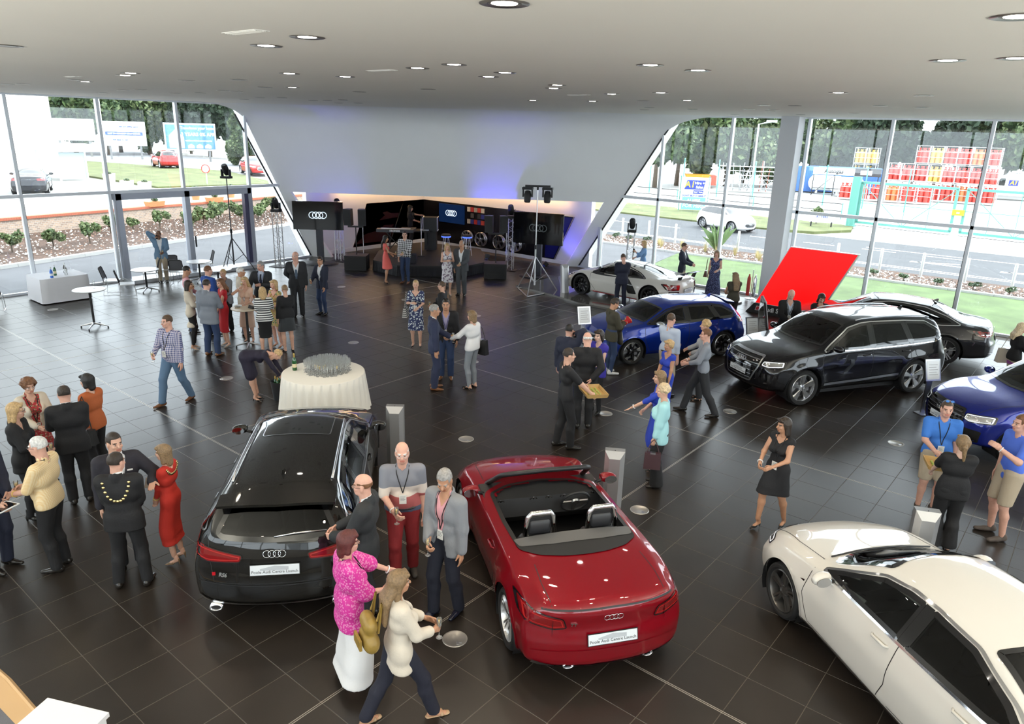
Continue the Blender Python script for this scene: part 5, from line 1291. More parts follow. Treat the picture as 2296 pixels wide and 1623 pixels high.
 if bottom:
  kind,m=bottom[0],bottom[1];F=Field(.025)
  if kind in ('trousers','shorts','wide','slim'):
   o={'trousers':.016,'shorts':.03,'wide':.024,'slim':.007}[kind]
   for i in (0,1):leg(F,i,R(o),2. if kind!='shorts' else 1.0,{'trousers':.014,'wide':.05,'slim':-.002}.get(kind,0))
   F.cap(up(-.06,0,.965),up(.06,0,.965),R(.118*hw)+R(.014),R(.118*hw)+R(.014),(1,1.38,1)).cap(up(-.05,.005,1.04),up(.05,.005,1.04),R(.11*hw)+R(.012),R(.11*hw)+R(.012),(1,1.4,1))
   if kind!='shorts':F.minus(lambda X,Y,Z:(.055*s+ft-Z)+0*X+0*Y)
   if kind=='shorts':
    for i in (0,1):zc=knees[i][2]+.03*s
    F.minus(lambda X,Y,Z:(zc-Z)+0*X+0*Y)
  else :
   hem,fl=bottom[2],bottom[3]
   F.cap(up(-.05,0,1.03),up(.05,0,1.03),R(.112*hw)+.008,R(.112*hw)+.008,(1,1.4,1)).cap(up(-.06,0,.93),up(.06,0,.93),R(.122*hw)+.008,R(.122*hw)+.008,(1,1.36,1))
   skirt_caps(F,hipc,knees,feet,s,hem,fl,hw);F.minus(lambda X,Y,Z:(hem*s-Z)+0*X+0*Y)
  garment({'trousers':'trousers','slim':'trousers','wide':'trousers','shorts':'shorts'}.get(kind,'skirt'),F,m)
 inner=None
 if top:
  kind,m=top[0],top[1];opt=top[2] if len(top)>2 else {}
  bel=opt.get('belly',0)
  if kind in ('shirt','polo','blouse','tee','sleeveless'):
   F=Field(.03);o=R(opt.get('o',.014 if kind in ('shirt','polo') else .022));torso(F,o,belly=bel)
   part=opt.get('sl',{'shirt':2.,'polo':.75,'blouse':1.75,'tee':.7,'sleeveless':.12}[kind])
   for i in (0,1):arm(F,i,o*(1.1 if part<1 else .9),part,opt.get('cuff',.004))
   hemz=opt.get('hem',.9);F.cap(up(-.06,0,hemz+.05),up(.06,0,hemz+.05),R(.126*hw)+o,R(.126*hw)+o,(1,1.33,1)).cap(up(-.05,.0,1.03),up(.05,0,1.03),R(.118*hw)+o,R(.118*hw)+o,(1,1.36,1))
   if kind in ('shirt','polo'):F.cap(up(0,-.02,1.47),up(0,-.01,1.5),R(.066),R(.07),k=.012)
   cutc=up(0,0,hemz)[2]
   if bend<20:F.minus(lambda X,Y,Z:(cutc-Z)+0*X+0*Y)
   ncut(F,up,s,.055 if kind in ('blouse','tee','sleeveless') else .03,opt.get('v',1.38 if fem else 1.43))
   garment('shirt' if kind in ('shirt','polo','tee') else 'blouse',F,m)
  elif kind=='dress':
   F=Field(.03);o=R(.009);torso(F,o);part=opt.get('sl',.3)
   if part>0:
    for i in (0,1):arm(F,i,o,part)
   hem,fl=opt.get('hem',.5),opt.get('fl',.02)
   skirt_caps(F,hipc,knees,feet,s,hem,fl,hw)
   if bend<40:F.minus(lambda X,Y,Z:(hem*s-Z)+0*X+0*Y)
   ncut(F,up,s,opt.get('nw',.07),opt.get('v',1.34))
   garment('dress',F,m)
  else :
   im=opt.get('in',cloth('white_shirt',(.75,.76,.78)));Fi=Field(.03);torso(Fi,R(.010),belly=bel)
   Fi.cap(up(0,-.02,1.465),up(0,-.01,1.5),R(.065),R(.068),k=.012)
   zc=up(0,0,.93)[2];Fi.minus(lambda X,Y,Z:(zc-Z)+0*X+0*Y)
   if fem or opt.get('open'):ncut(Fi,up,s,.04,1.36)
   garment('shirt',Fi,im)
   F=Field(.03);o=R(opt.get('o',.03));torso(F,o,belly=bel)
   for i in (0,1):arm(F,i,R(.022),opt.get('sl',1.93),.006)
   hemz=opt.get('hem',.80)
   F.cap(up(-.065,0,.92),up(.065,0,.92),R(.13*hw)+R(.014),R(.13*hw)+R(.014),(1,1.3,1)).cap(up(-.07,0,hemz+.02),up(.07,0,hemz+.02),R(.135*hw)+R(.012),R(.135*hw)+R(.012),(1,1.3,1))
   zc2=up(0,0,hemz)[2];F.minus(lambda X,Y,Z:(zc2-Z)+0*X+0*Y)
   F.cap(up(0,-.035,1.47),up(0,-.03,1.49),R(.074),R(.076),k=.01)
   bz=opt.get('button',1.08);wv=opt.get('vw',.085);wb2=opt.get('gap',.012)
   fy0=up(0,.0,1.2)[1]
   def vcut(X,Y,Z):
    t=np.clip((Z/s-bz)/(1.46-bz),0,1);w=np.where(Z/s>bz,wb2+(wv-wb2)*t,wb2+opt.get('open',0)*np.clip((bz-Z/s)/.3,0,1))
    return np.minimum(s*w-np.abs(X-lean*.0),Y-(fy0+.01*s))
   if bend<30:F.minus(vcut)
   nz=up(0,0,1.45)[2];F.minus(lambda X,Y,Z:np.minimum(np.minimum(R(.06)-np.sqrt(X**2+(Y-fy0+.012)**2),Z-nz),.1+0*X))
   garment('jacket',F,m)
   # ---- shoes and hair
 for i in (0,1):
  sm=mat('shoe_'+'_'.join('%02d'%int(q*99) for q in shoes[1]),shoes[1],.25 if shoes[0]!='trainer' else .7)
  o=link('shoe',shoe_data(shoes[0],sm,sk),root);o.matrix_local=FM[i]
 if hair and hair[0]!='none':
  v,f=hair_mesh(hair[0]);hm=hair_mat(hair[1]);kk='hair_%s_%s'%hair
  o=link('hair',bpy.data.meshes.get(kk) or mesh(kk,v,f,hm,True),root);o.matrix_local=HM
  # ---- things worn
 bv=None
 def front(x,z):
  nonlocal bv
  if bv is None:
   vs_,fs,k0=[],[],0
   for nm in ('jacket','shirt','blouse','dress'):
    if nm in gar:vs_+=[tuple(q) for q in gar[nm][0]];fs+=[[i+k0 for i in g] for g in gar[nm][1]];k0=len(vs_)
   bv=BVHTree.FromPolygons(vs_,fs)
  p=up(x,.6,z);q=up(x,-.1,z);d=Vector(q-p).normalized()
  l,nn,_,_=bv.ray_cast(Vector(p),d)
  return (l-d*.006) if l is not None else Vector(up(x,.13,z))
 for e in extras:
  k=e[0]
  if k=='lanyard':
   cm=mat('lanyard_'+e[1],{'black':(.01,.01,.012),'blue':(.02,.03,.15),'red':(.4,.02,.03)}[e[1]],.7)
   zb_=e[2] if len(e)>2 else 1.12
   for sx in (1,-1):MB().tube([up(sx*.055,-.06,1.5),up(sx*.075,.02,1.485)]+[front(sx*.075*(z-zb_)/(1.45-zb_),z) for z in (1.42,1.36,1.28,1.2,zb_+.01)],.006*s,5).obj('lanyard',cm,root)
   p=front(0,zb_-.06);M=frame(p+Vector((0,.006,0)),(-1,0,0),(0,0,1))
   o=MB().bb((-.042,-.058,0),(.042,.058,.003)).obj('badge',mat('badge_card',(.82,.82,.78),.4),root);o.matrix_local=M
   q=MB()
   for r_ in range(4):q.bb((-.03,.03-r_*.016,.003),(.03-.012*(r_%2),.036-r_*.016,.0035))
   q.obj('badge_print',mat('badge_ink',(.25,.25,.27),.6),o)
  elif k=='tie':
   P=[front(0,z) for z in (1.44,1.38,1.3,1.22,1.14,1.06)];W_=(.02,.022,.028,.034,.04,.042);q=MB()
   for p,w in zip(P,W_):q.V+=[(p.x-w*s,p.y+.002,p.z),(p.x,p.y+.008,p.z),(p.x+w*s,p.y+.002,p.z)]
   q.F=[(3*i+a,3*i+a+1,3*i+4+a,3*i+3+a) for i in range(5) for a in (0,1)];q.I=[0]*10
   o=q.obj('tie',e[1],root,True)
   sd=o.modifiers.new('thick','SOLIDIFY');sd.thickness=.006
  elif k in ('glasses','sunglasses'):
   gm=mat('spectacle_'+e[1],{'dark':(.015,.015,.016),'silver':(.5,.5,.52),'blue':(.05,.2,.6)}[e[1]],.2)
   o=empty('spectacles');o.parent=root;o.matrix_local=HM@Matrix.Translation((0,.0,.088) if k=='sunglasses' else (0,0,0))@(Matrix.Rotation(.6,4,'X') if k=='sunglasses' else Matrix())
   for sx in (-1,1):
    MB().tube([(sx*.032+.022*math.cos(a),.104-.2*abs(math.cos(a))*.02,.008+.016*math.sin(a)) for a in np.linspace(0,2*PI,14,endpoint=False)],.0022,5,closed=True).obj('lens_rim',gm,o)
    MB().tube([(sx*.054,.1,.012),(sx*.076,.06,.012),(sx*.08,-.01,.01)],.002,5).obj('temple_arm',gm,o)
    if k=='sunglasses':MB().prism([(sx*.032+.021*math.cos(a),.008+.015*math.sin(a)) for a in np.linspace(0,2*PI,12,endpoint=False)],0,.002,frame((0,.103,0),(1,0,0),(0,0,1))).obj('dark_lens',gm,o)
   MB().tube([(-.01,.105,.012),(.01,.105,.012)],.002,5).obj('bridge',gm,o)
  elif k=='cuff':
   i=e[1];d=hands[i]-elbows[i];d=Vector(d).normalized();c=Vector(hands[i])-d*.02;a=d.orthogonal().normalized();b=d.cross(a)
   r_=.036*s;MB().tube([c+(a*math.cos(t)+b*math.sin(t))*r_ for t in np.linspace(0,2*PI,14,endpoint=False)],.007,6,closed=True).obj('wristband',mat('band_'+e[2],{'white':(.8,.8,.8),'gold':(.6,.42,.12),'black':(.02,.02,.02)}[e[2]],.4),root)
  elif k=='pin':
   p=front(-.11,1.32);MB().box(p+Vector((0,.004,0)),(.06,.006,.018)).obj('name_badge',mat('name_badge_white',(.85,.85,.85),.3),root)
  elif k=='belt':
   q=[Vector(up(.155*hw*math.cos(t),.118*hw*math.sin(t)+.004,1.0)) for t in np.linspace(0,2*PI,28,endpoint=False)];MB().tube(q,.017*s,6,closed=True).obj('belt',mat('belt_leather',(.02,.015,.012),.4),root)
  elif k=='chain':
   P=[]
   for t in np.linspace(0,2*PI,26,endpoint=False):
    P.append((.15*math.sin(t),math.cos(t)))
   gm=mat('chain_gold',(.75,.58,.26),.25,1.)
   for x,c in P:
    z=1.47-(.26 if (c>0)==(e[1]>0) else .12)*max(0,abs(c))**1.3-.1*abs(x);p0,p1=up(x*.95,.5*(1 if c>0 else -1),z),up(x*.95,0,z)
    if bv is None:front(0,1.2)
    d=Vector(p1-p0).normalized();l,nn,_,_=bv.ray_cast(Vector(p0),d)
    if l is None:l=Vector(up(x,.03*c,1.49))
    o=MB().lathe([(0,.008),(.011,.006),(.018,0)],8,Matrix.Translation(l-d*.006)@(d.to_track_quat('-Z','Y').to_matrix().to_4x4())).obj('chain_link',gm,root,True)
 root_info=dict(root=root,hands=HMs,up=up,s=s,M=Matrix.Translation((loc[0],loc[1],z0))@Matrix.Rotation(rz,4,'Z'))
 return root_info
def ncut(F,up,s,w,v):
 c0=up(0,.0,1.5);cy=c0[1];cz=up(0,0,v)[2];r=(w+.02)*s
 F.minus(lambda X,Y,Z:np.minimum((r*np.clip((Z-cz)/(.1*s),0,1.3))-np.abs(X-c0[0]),np.minimum(Y-cy-.02*s+0*X,.5+0*Z)))
 F.minus(lambda X,Y,Z:np.minimum(.058*s-np.sqrt((X-c0[0])**2+(Y-cy+.015*s)**2),Z-up(0,0,1.44)[2]+0*X))
def skirt_caps(F,hipc,knees,feet,s,hem,fl,hw):
 top=hipc[2];n=5
 for q in range(n+1):
  t=q/n;z=top+(hem*s-.02-top)*t
  L=[]
  for i in (0,1):
   if z>knees[i][2]:k=(hipc[2]-z)/max(.05,hipc[2]-knees[i][2]);c=np.array([(hipc[0]+(.07 if i==0 else -.07)*s)*(1-k)+knees[i][0]*k,hipc[1]*(1-k)+knees[i][1]*k])
   else :k=(knees[i][2]-z)/max(.05,knees[i][2]-feet[i][2]);c=knees[i][:2]*(1-k)+feet[i][:2]*k
   L.append(c)
  r=(.105-.012*t+fl*t)*s*(1+(hw-1)*.7)
  e=fl*t*.9*s;d=(L[0]-L[1]);d=d/max(np.linalg.norm(d),1e-6)
  F.cap((*(L[0]+d*e-d*.02*s),z),(*(L[1]-d*e+d*.02*s),z),r,r,(1,1.12,1.2 if q==n else .8),.06)
  # ---- the guests
navy=cloth('navy',(.016,.020,.042));black_c=cloth('black',(.010,.010,.012));jeans=cloth('jeans',(.022,.042,.105));grey_s=cloth('grey_suit',(.055,.060,.068));char=cloth('charcoal',(.022,.023,.027))
cream=cloth('cream',(.62,.55,.45));whitec=cloth('white',(.74,.74,.75));olive=cloth('olive',(.05,.045,.028));beige=cloth('beige',(.45,.37,.27));paleblue=cloth('pale_blue',(.48,.55,.68));grey_b=cloth('grey_blazer',(.19,.21,.25))
pinks=cloth('pink_shirt',(.62,.30,.33));redt=cloth('red_tie',(.45,.008,.022));redd=cloth('red_dress',(.42,.008,.014));polo_b=cloth('polo_blue',(.045,.19,.62));royal=cloth('royal_blue',(.02,.05,.42));aqua=cloth('aqua',(.36,.66,.70))
SH_B=('dress',(.012,.010,.010));SH_BR=('dress',(.16,.065,.025));HE_B=('heel',(.010,.010,.010));FL_B=('flat',(.012,.012,.012))
G={}
def P_(k,*a,**kw):G[k]=person(*a,**kw)
P_(1,(-11.87,3.3),235,1.66,True,'woman with curly auburn hair in cream jacket and red floral dress',hair=('curly','auburn'),top=('jacket',cream,{'in':pattern('red_floral','floral',(.40,.02,.03),(.55,.35,.25),40,c=(.1,.12,.05)),'gap':.05,'button':1.1,'vw':.11,'hem':.84,'sl':1.8}),bottom=('skirt',MC['red_floral'],.5,.03),shoes=FL_B,arms=('belly','hold'),nod=5,extras=[('lanyard','black',1.05),('cuff',0,'white'),('glasses','silver')])
P_(2,(-10.8,2.79),-75,1.70,True,'blonde woman with dark-rimmed glasses in black jacket and black tights',hair=('mid','blonde'),top=('jacket',black_c,{'in':black_c,'hem':.78}),bottom=('slim',black_c),shoes=('boot',(.012,.012,.012)),arms=('hold','belly'),turn=10,extras=[('glasses','dark')])
P_(3,(-10.79,3.41),35,1.78,False,'man in black suit with thinning hair seen from behind',hair=('thin','dark'),skin='pink',top=('jacket',black_c),bottom=('trousers',black_c),arms=('belly','hold'),heft=1.06)
P_(4,(-11.4,3.95),80,1.68,True,'woman with black bob and orange blouse carrying a shoulder bag',hair=('bob','black'),top=('blouse',cloth('orange',(.42,.10,.025)),{'hem':.86,'cuff':.012}),bottom=('trousers',black_c),shoes=SH_B,arms=('belly','side'))
P_(5,(-9.22,2.57),95,1.75,False,'grey-haired man in yellow checked short-sleeved shirt with a lanyard',hair=('short','white'),skin='pink',heft=1.16,top=('polo',pattern('yellow_check','check',(.72,.50,.24),(.80,.66,.42),55),{'belly':1.12,'sl':.95}),bottom=('trousers',black_c),arms=('hold','hold'),extras=[('lanyard','black',1.16),('glasses','dark'),('cuff',1,'gold')])
P_(6,(-9.75,2.08),-100,1.80,False,'man in dark navy suit at the picture edge holding a tablet',hair=('short','dark'),top=('jacket',navy),bottom=('trousers',navy),arms=('tray','belly'))
P_(7,(-8.62,3.16),215,1.80,False,'man in dark suit and red tie holding out an open hand',hair=('short','dark'),top=('jacket',cloth('suit_aubergine',(.020,.019,.028))),bottom=('trousers',char),arms=('side',((.30,.30,1.18),'flat')),turn=20,extras=[('tie',redt),('pin',)])
P_(8,(-8.2,2.99),12,1.72,False,'man in black suit wearing a gold ceremonial chain, seen from behind',hair=('short','dark'),skin='pink',heft=1.1,top=('jacket',black_c),bottom=('trousers',black_c),side=.16,arms=('belly','belly'),turn=-25,extras=[('chain',-1)])
P_(9,(-8.3,3.59),88,1.60,True,'blonde woman in long-sleeved red dress with a gold chain',hair=('mid','light'),top=('dress',cloth('scarlet',(.46,.022,.012)),{'hem':.36,'sl':1.75,'nw':.05,'v':1.4}),shoes=('heel',(.22,.14,.08)),arms=('front','front'),extras=[('chain',1),('cuff',1,'gold')])
P_(10,(-13.66,6.28),160,1.81,False,'heavy man in blue checked shirt and jeans walking across the floor',hair=('short','brown'),skin='pink',heft=1.2,top=('shirt',pattern('blue_check','check',(.55,.52,.60),(.06,.08,.22),26),{'belly':1.0,'hem':.88}),bottom=('trousers',cloth('faded_jeans',(.09,.16,.26))),shoes=SH_BR,arms=('hold','side'),step=.55,turn=-15,extras=[('lanyard','black',1.12),('glasses','silver')])
P_(11,(-18.25,9.0),-60,1.76,False,'man in pink shirt and jeans behind the blue blazer',hair=('short','black'),skin='tan',top=('shirt',pinks,{'hem':.9}),bottom=('trousers',jeans),arms=('side','belly'),nod=10)
P_(12,(-17.62,9.25),-35,1.82,False,'man in bright blue blazer with red-brown hair',hair=('short','auburn'),skin='pink',top=('jacket',cloth('blazer_blue',(.02,.07,.30))),bottom=('trousers',jeans),arms=('side','hold'))
P_(13,(-16.81,8.3),-75,1.70,True,'dark-haired woman in long cream cardigan and black leggings',hair=('mid','dark'),skin='tan',top=('jacket',cream,{'in':cream,'hem':.55,'gap':.04}),bottom=('slim',black_c),shoes=('heel',(.45,.38,.30)),arms=('hold','ear'))
P_(14,(-16.03,8.35),-12,1.83,False,'man in grey-blue blazer, jeans and tan shoes seen from behind',hair=('short','dark'),skin='pink',heft=1.1,top=('jacket',grey_b,{'hem':.76}),bottom=('trousers',jeans),shoes=SH_BR,arms=('hold','side'),side=.13)
P_(15,(-16.5,8.99),130,1.70,True,'woman in dark red dress with long auburn hair',hair=('long','auburn'),top=('dress',redd,{'hem':.42,'sl':.25,'nw':.05,'v':1.4}),shoes=('heel',(.35,.3,.25)),arms=('front','front'),turn=15,extras=[('cuff',0,'white')])
P_(16,(-17.75,9.75),170,1.66,True,'short-haired blonde woman in grey jacket beyond the red dress',hair=('short','blonde'),top=('jacket',cloth('grey_jacket',(.30,.32,.36)),{'in':olive}),bottom=('trousers',black_c),arms=('belly','belly'))
P_(17,(-17.11,9.85),-65,1.78,False,'white-haired man in cream linen jacket',hair=('short','white'),skin='tan',top=('jacket',cream),bottom=('trousers',navy),arms=('side','belly'))
P_(18,(-17.35,10.6),185,1.82,False,'grey-haired man in dark suit and dark tie beyond the high table',hair=('short','grey'),skin='pink',top=('jacket',char,{'in':paleblue}),bottom=('trousers',char),arms=('gesture','chest'),turn=-20,nod=8,heft=1.08,extras=[('tie',navy),('lanyard','blue',1.15)])
P_(19,(-16.4,9.55),175,1.68,True,'long-haired blonde woman in cream dress raising a glass to drink',hair=('long','blonde'),top=('dress',cloth('blush',(.66,.45,.34)),{'hem':.46,'sl':.2}),shoes=HE_B,arms=('face','belly'),extras=[('cuff',0,'white')])
P_(20,(-15.05,9.19),22,1.68,True,'blonde woman in black and white striped top seen from behind',hair=('mid','blonde'),top=('tee',pattern('breton','stripes',(.72,.72,.70),(.015,.015,.02),19),{'sl':.8,'hem':.87}),bottom=('skirt',black_c,.5,-.01),shoes=HE_B,arms=('hold','belly'))
P_(21,(-15.55,9.83),150,1.69,True,'blonde woman in yellow floral sleeveless dress at the high table',hair=('mid','blonde'),skin='pink',top=('dress',pattern('yellow_floral','floral',(.55,.42,.14),(.60,.30,.26),26,c=(.10,.20,.12)),{'hem':.62,'sl':.1}),shoes=('heel',(.2,.1,.05)),arms=('hold','belly'),extras=[('lanyard','red',1.1)])
P_(22,(-15.08,9.81),35,1.64,True,'short-haired woman in black jumper and grey leather skirt',hair=('short','light'),top=('blouse',black_c,{'sl':1.9}),bottom=('skirt',mat('leather_skirt',(.045,.05,.055),.4),.55,.03),shoes=FL_B,arms=('hold','side'))
P_(23,(-12.62,7.40),-86,1.66,True,'woman in navy dress bending down into a black bucket',hair=('short','blonde'),top=('dress',cloth('navy_dress',(.014,.011,.028)),{'hem':.62,'sl':1.9}),shoes=HE_B,arms=(((.06,.60,.52),'grip'),((.06,.66,.50),'grip')),bend=84,side=.07)
P_(24,(-17.75,11.95),195,1.88,False,'bald-headed man in grey suit with blue-grey tie and hand behind',hair=('bald','grey'),skin='pink',heft=1.06,top=('jacket',char,{'open':.06}),bottom=('trousers',char),arms=('back','side'),turn=-35,extras=[('tie',cloth('tie_bluegrey',(.10,.14,.20)))])
P_(25,(-17.5,12.62),150,1.70,False,'man in navy blazer, open white shirt and jeans with a glass',hair=('spike','dark'),skin='tan',top=('jacket',navy),bottom=('slim',jeans),arms=('hold','pocket'),turn=20)
P_(26,(-25.0,11.53),205,1.76,False,'man in light blue blazer and beige trousers phoning by the glass doors',hair=('bald','black'),skin='brown',top=('jacket',cloth('blazer_steel',(.13,.22,.33))),bottom=('trousers',beige),arms=('ear','hold'))
P_(27,(-13.12,12.24),178,1.72,True,'woman with short golden hair in navy and white patterned dress',hair=('short','blonde'),top=('dress',pattern('navy_floral','floral',(.02,.03,.10),(.55,.60,.62),22),{'hem':.5,'sl':.9}),shoes=HE_B,arms=('chest','hold'),heft=1.05,extras=[('lanyard','black',1.1),('cuff',0,'white')])
P_(28,(-12.75,12.8),75,1.66,True,'woman in black top with short brown hair facing the patterned dress',hair=('short','brown'),top=('blouse',black_c),bottom=('trousers',black_c),arms=('hold','side'))
P_(29,(-10.57,10.35),-80,1.84,False,'man in navy suit and brown shoes turned away with a glass',hair=('short','grey'),skin='tan',top=('jacket',cloth('suit_navy2',(.020,.027,.065))),bottom=('trousers',MC['cloth_suit_navy2']),shoes=SH_BR,arms=('side','hold'))
P_(30,(-10.88,11.03),182,1.80,False,'smiling man in black blazer with sunglasses pushed up on his head',hair=('short','dark'),skin='tan',top=('jacket',black_c,{'in':pattern('small_check','check',(.45,.42,.55),(.25,.2,.4),60),'open':.05}),bottom=('trousers',jeans),shoes=SH_BR,arms=('belly','side'),extras=[('lanyard','blue',1.12),('sunglasses','dark')])
P_(31,(-10.02,10.95),55,1.70,True,'woman with blonde bob in white jumper and grey trousers gesturing',hair=('bob','light'),top=('blouse',whitec,{'sl':1.9}),bottom=('slim',cloth('grey_check',(.22,.24,.27))),shoes=FL_B,arms=('side','gesture'))
P_(32,(-19.69,16.94),-80,1.68,True,'woman in coral dress with long black hair near the stage',hair=('vlong','black'),skin='tan',top=('dress',cloth('coral',(.72,.13,.11)),{'hem':.6,'fl':.12,'sl':.25}),shoes=HE_B,arms=('hold','belly'))
P_(33,(-19.22,17.45),165,1.84,False,'man in black and white gingham shirt near the stage',hair=('short','black'),top=('shirt',pattern('gingham','check',(.70,.70,.72),(.012,.012,.016),15)),bottom=('slim',jeans),shoes=SH_BR,arms=('side','hold'),turn=15)
P_(34,(-16.82,17.11),195,1.72,True,'blonde woman in white dress with flower print by the stage',hair=('mid','blonde'),top=('dress',pattern('white_floral','floral',(.66,.64,.66),(.22,.16,.22),14),{'hem':.48,'sl':0}),shoes=('heel',(.6,.5,.42)),arms=('chest','chest'))
P_(35,(-16.49,17.46),165,1.82,False,'man in dark grey suit and open white shirt by the stage',hair=('thin','grey'),skin='tan',heft=1.08,top=('jacket',grey_s,{'open':.06}),bottom=('trousers',grey_s),arms=('side','hold'))
P_(36,(-24.0,22.1),-70,1.75,False,'performer in black tee shirt behind the keyboard desk',hair=('mid','dark'),top=('tee',black_c),bottom=('trousers',black_c),arms=('hold',((.3,.55,1.3),'relax')),z0=.3)
P_(37,(-11.72,19.75),8,1.72,False,'man in navy suit leaning to look at the white coupe',hair=('short','brown'),skin='pink',top=('jacket',cloth('suit_navy3',(.012,.015,.035))),bottom=('trousers',MC['cloth_suit_navy3']),arms=('belly','belly'),nod=20,side=.13)
P_(38,(-13.0,23.3),85,1.66,True,'blonde woman in blue shirt holding a phone behind the white coupe',hair=('mid','blonde'),top=('blouse',cloth('denim_shirt',(.16,.30,.55)),{'sl':1.5}),bottom=('trousers',whitec),arms=('hold','up'))
P_(39,(-11.31,23.0),-115,1.80,False,'man in navy blazer and pale trousers at the glass wall',hair=('short','brown'),skin='pink',top=('jacket',navy),bottom=('trousers',beige),arms=('hold','hold'),extras=[('glasses','dark')])
P_(40,(-10.25,23.35),160,1.64,True,'woman in long navy patterned dress with brown shoulder bag',hair=('mid','light'),skin='pink',heft=1.08,top=('dress',pattern('navy_print','floral',(.02,.025,.09),(.16,.20,.40),36),{'hem':.12,'sl':.05,'fl':.06}),shoes=FL_B,arms=('side','hold'),extras=[('cuff',1,'white')])
P_(41,(-8.04,19.75),10,1.66,True,'woman with very long fair hair in olive top seen from behind',hair=('vlong','light'),skin='tan',top=('sleeveless',olive),bottom=('trousers',black_c),arms=('hold','hold'))
P_(42,(-8.42,13.9),-72,1.76,False,'man in olive jacket and jeans with flowers and coat over his arm',hair=('spike','dark'),skin='tan',top=('jacket',olive,{'in':black_c,'o':.02}),bottom=('slim',jeans),shoes=('trainer',(.6,.6,.6)),arms=('chest','chest'),nod=10,extras=[('cuff',0,'white')])
P_(43,(-7.8,11.3),-30,1.76,False,'man in dark suit phoning beside the bald man',hair=('short','black'),skin='pink',top=('jacket',navy),bottom=('trousers',navy),arms=('ear','side'))
P_(44,(-7.03,10.79),2,1.84,False,'bald white-haired man in black suit with hands behind his back',hair=('bald','white'),skin='pink',heft=1.04,top=('jacket',black_c),bottom=('trousers',black_c),arms=('back','belly'),nod=12)
P_(45,(-6.76,9.79),-78,1.82,False,'waiter in black with beard carrying a wooden canape tray',hair=('short','dark'),top=('polo',black_c,{'sl':.8}),bottom=('trousers',black_c),arms=('tray','tray'),step=.2)
P_(46,(-7.28,11.59),135,1.70,True,'dark-haired woman in violet-blue sleeveless top and black leggings',hair=('bob','dark'),skin='pale',top=('sleeveless',cloth('violet',(.04,.03,.33)),{'hem':.8}),bottom=('slim',black_c),shoes=('boot',(.012,.012,.012)),arms=('hold','belly'),extras=[('cuff',1,'white')])
P_(47,(-6.73,13.41),-48,1.80,False,'man in pale blue shirt and light chinos beside the blue hatchback',hair=('short','brown'),skin='pink',top=('shirt',paleblue,{'hem':.97}),bottom=('trousers',beige),arms=('side','hold'),extras=[('belt',),('lanyard','black',1.1)])
P_(48,(-6.05,12.12),115,1.64,True,'blonde woman in royal blue open-back dress with black clutch',hair=('updo','blonde'),skin='tan',top=('dress',royal,{'hem':.5,'sl':.2}),shoes=HE_B,arms=('belly','down'))
P_(49,(-6.09,13.77),75,1.72,True,'woman with short curled blonde hair in grey jumper',hair=('curlyshort','blonde'),top=('blouse',cloth('grey_knit',(.34,.35,.37)),{'sl':1.9}),bottom=('trousers',char),shoes=FL_B,arms=('hold','belly'))
P_(50,(-5.71,12.98),78,1.81,False,'man in grey shirt and dark trousers walking past the cars',hair=('short','auburn'),skin='pink',heft=1.05,top=('shirt',cloth('shirt_grey',(.24,.26,.30)),{'hem':.94,'sl':1.6}),bottom=('trousers',char),step=.62,arms=('hold','hold'),extras=[('cuff',0,'white')])
P_(51,(-5.14,10.1),85,1.72,True,'brown-haired woman in blue dress holding out an open hand',hair=('mid','light'),top=('dress',royal,{'hem':.48,'sl':1.2}),shoes=HE_B,arms=('belly',((.1,.5,1.08),'flat')),extras=[('cuff',1,'white')])
P_(52,(-4.81,9.62),80,1.70,True,'woman with curly blonde hair in pale aqua blouse and black trousers',hair=('curlyshort','pale'),heft=1.08,top=('blouse',aqua,{'hem':.80,'o':.03}),bottom=('wide',black_c),shoes=SH_B,arms=('side','down'))
P_(53,(-2.95,9.58),125,1.70,True,'woman in short black dress and high heels walking alone',hair=('mid','dark'),skin='tan',top=('dress',black_c,{'hem':.6,'sl':.1,'nw':.085,'v':1.36}),shoes=HE_B,arms=('hold','hold'),step=.34,turn=-25,extras=[('lanyard','black',1.08),('cuff',0,'white')])
P_(54,(-1.37,11.71),162,1.76,False,'man in blue polo shirt with blue sunglasses on his head',hair=('short','brown'),skin='pink',heft=1.08,top=('polo',polo_b,{'belly':.8}),bottom=('shorts',beige),shoes=('trainer',(.1,.08,.07)),arms=('hold','side'),extras=[('lanyard','black',1.12),('sunglasses','blue')])
P_(55,(-.97,10.64),-18,1.66,True,'waitress in black with fair ponytail seen from behind',hair=('pony','light'),skin='pale',heft=1.1,top=('tee',black_c,{'sl':.85,'hem':.82}),bottom=('wide',black_c),shoes=('sandal',(.012,.012,.012)),arms=('tray','tray'))
P_(56,(-.43,11.55),88,1.84,False,'man in blue polo shirt and beige shorts raising his hand',hair=('short','auburn'),skin='pink',top=('polo',cloth('polo_violet',(.075,.16,.66)),{'hem':.86}),bottom=('shorts',beige),shoes=('trainer',(.09,.07,.06)),arms=('side','up'),side=.13,extras=[('cuff',1,'white')])
P_(57,(-5.85,17.95),175,1.78,False,'man in dark jacket looking down beside the open car door',hair=('bald','grey'),skin='pink',top=('jacket',black_c,{'in':paleblue,'open':.05}),bottom=('trousers',char),arms=('hold','hold'),nod=30,extras=[('lanyard','black',1.15)])
P_(58,(-5.3,18.55),175,1.68,True,'dark-haired woman in black jacket and red top by the red board',hair=('mid','dark'),top=('jacket',black_c,{'in':redd}),bottom=('trousers',black_c),arms=('belly','belly'),nod=25)
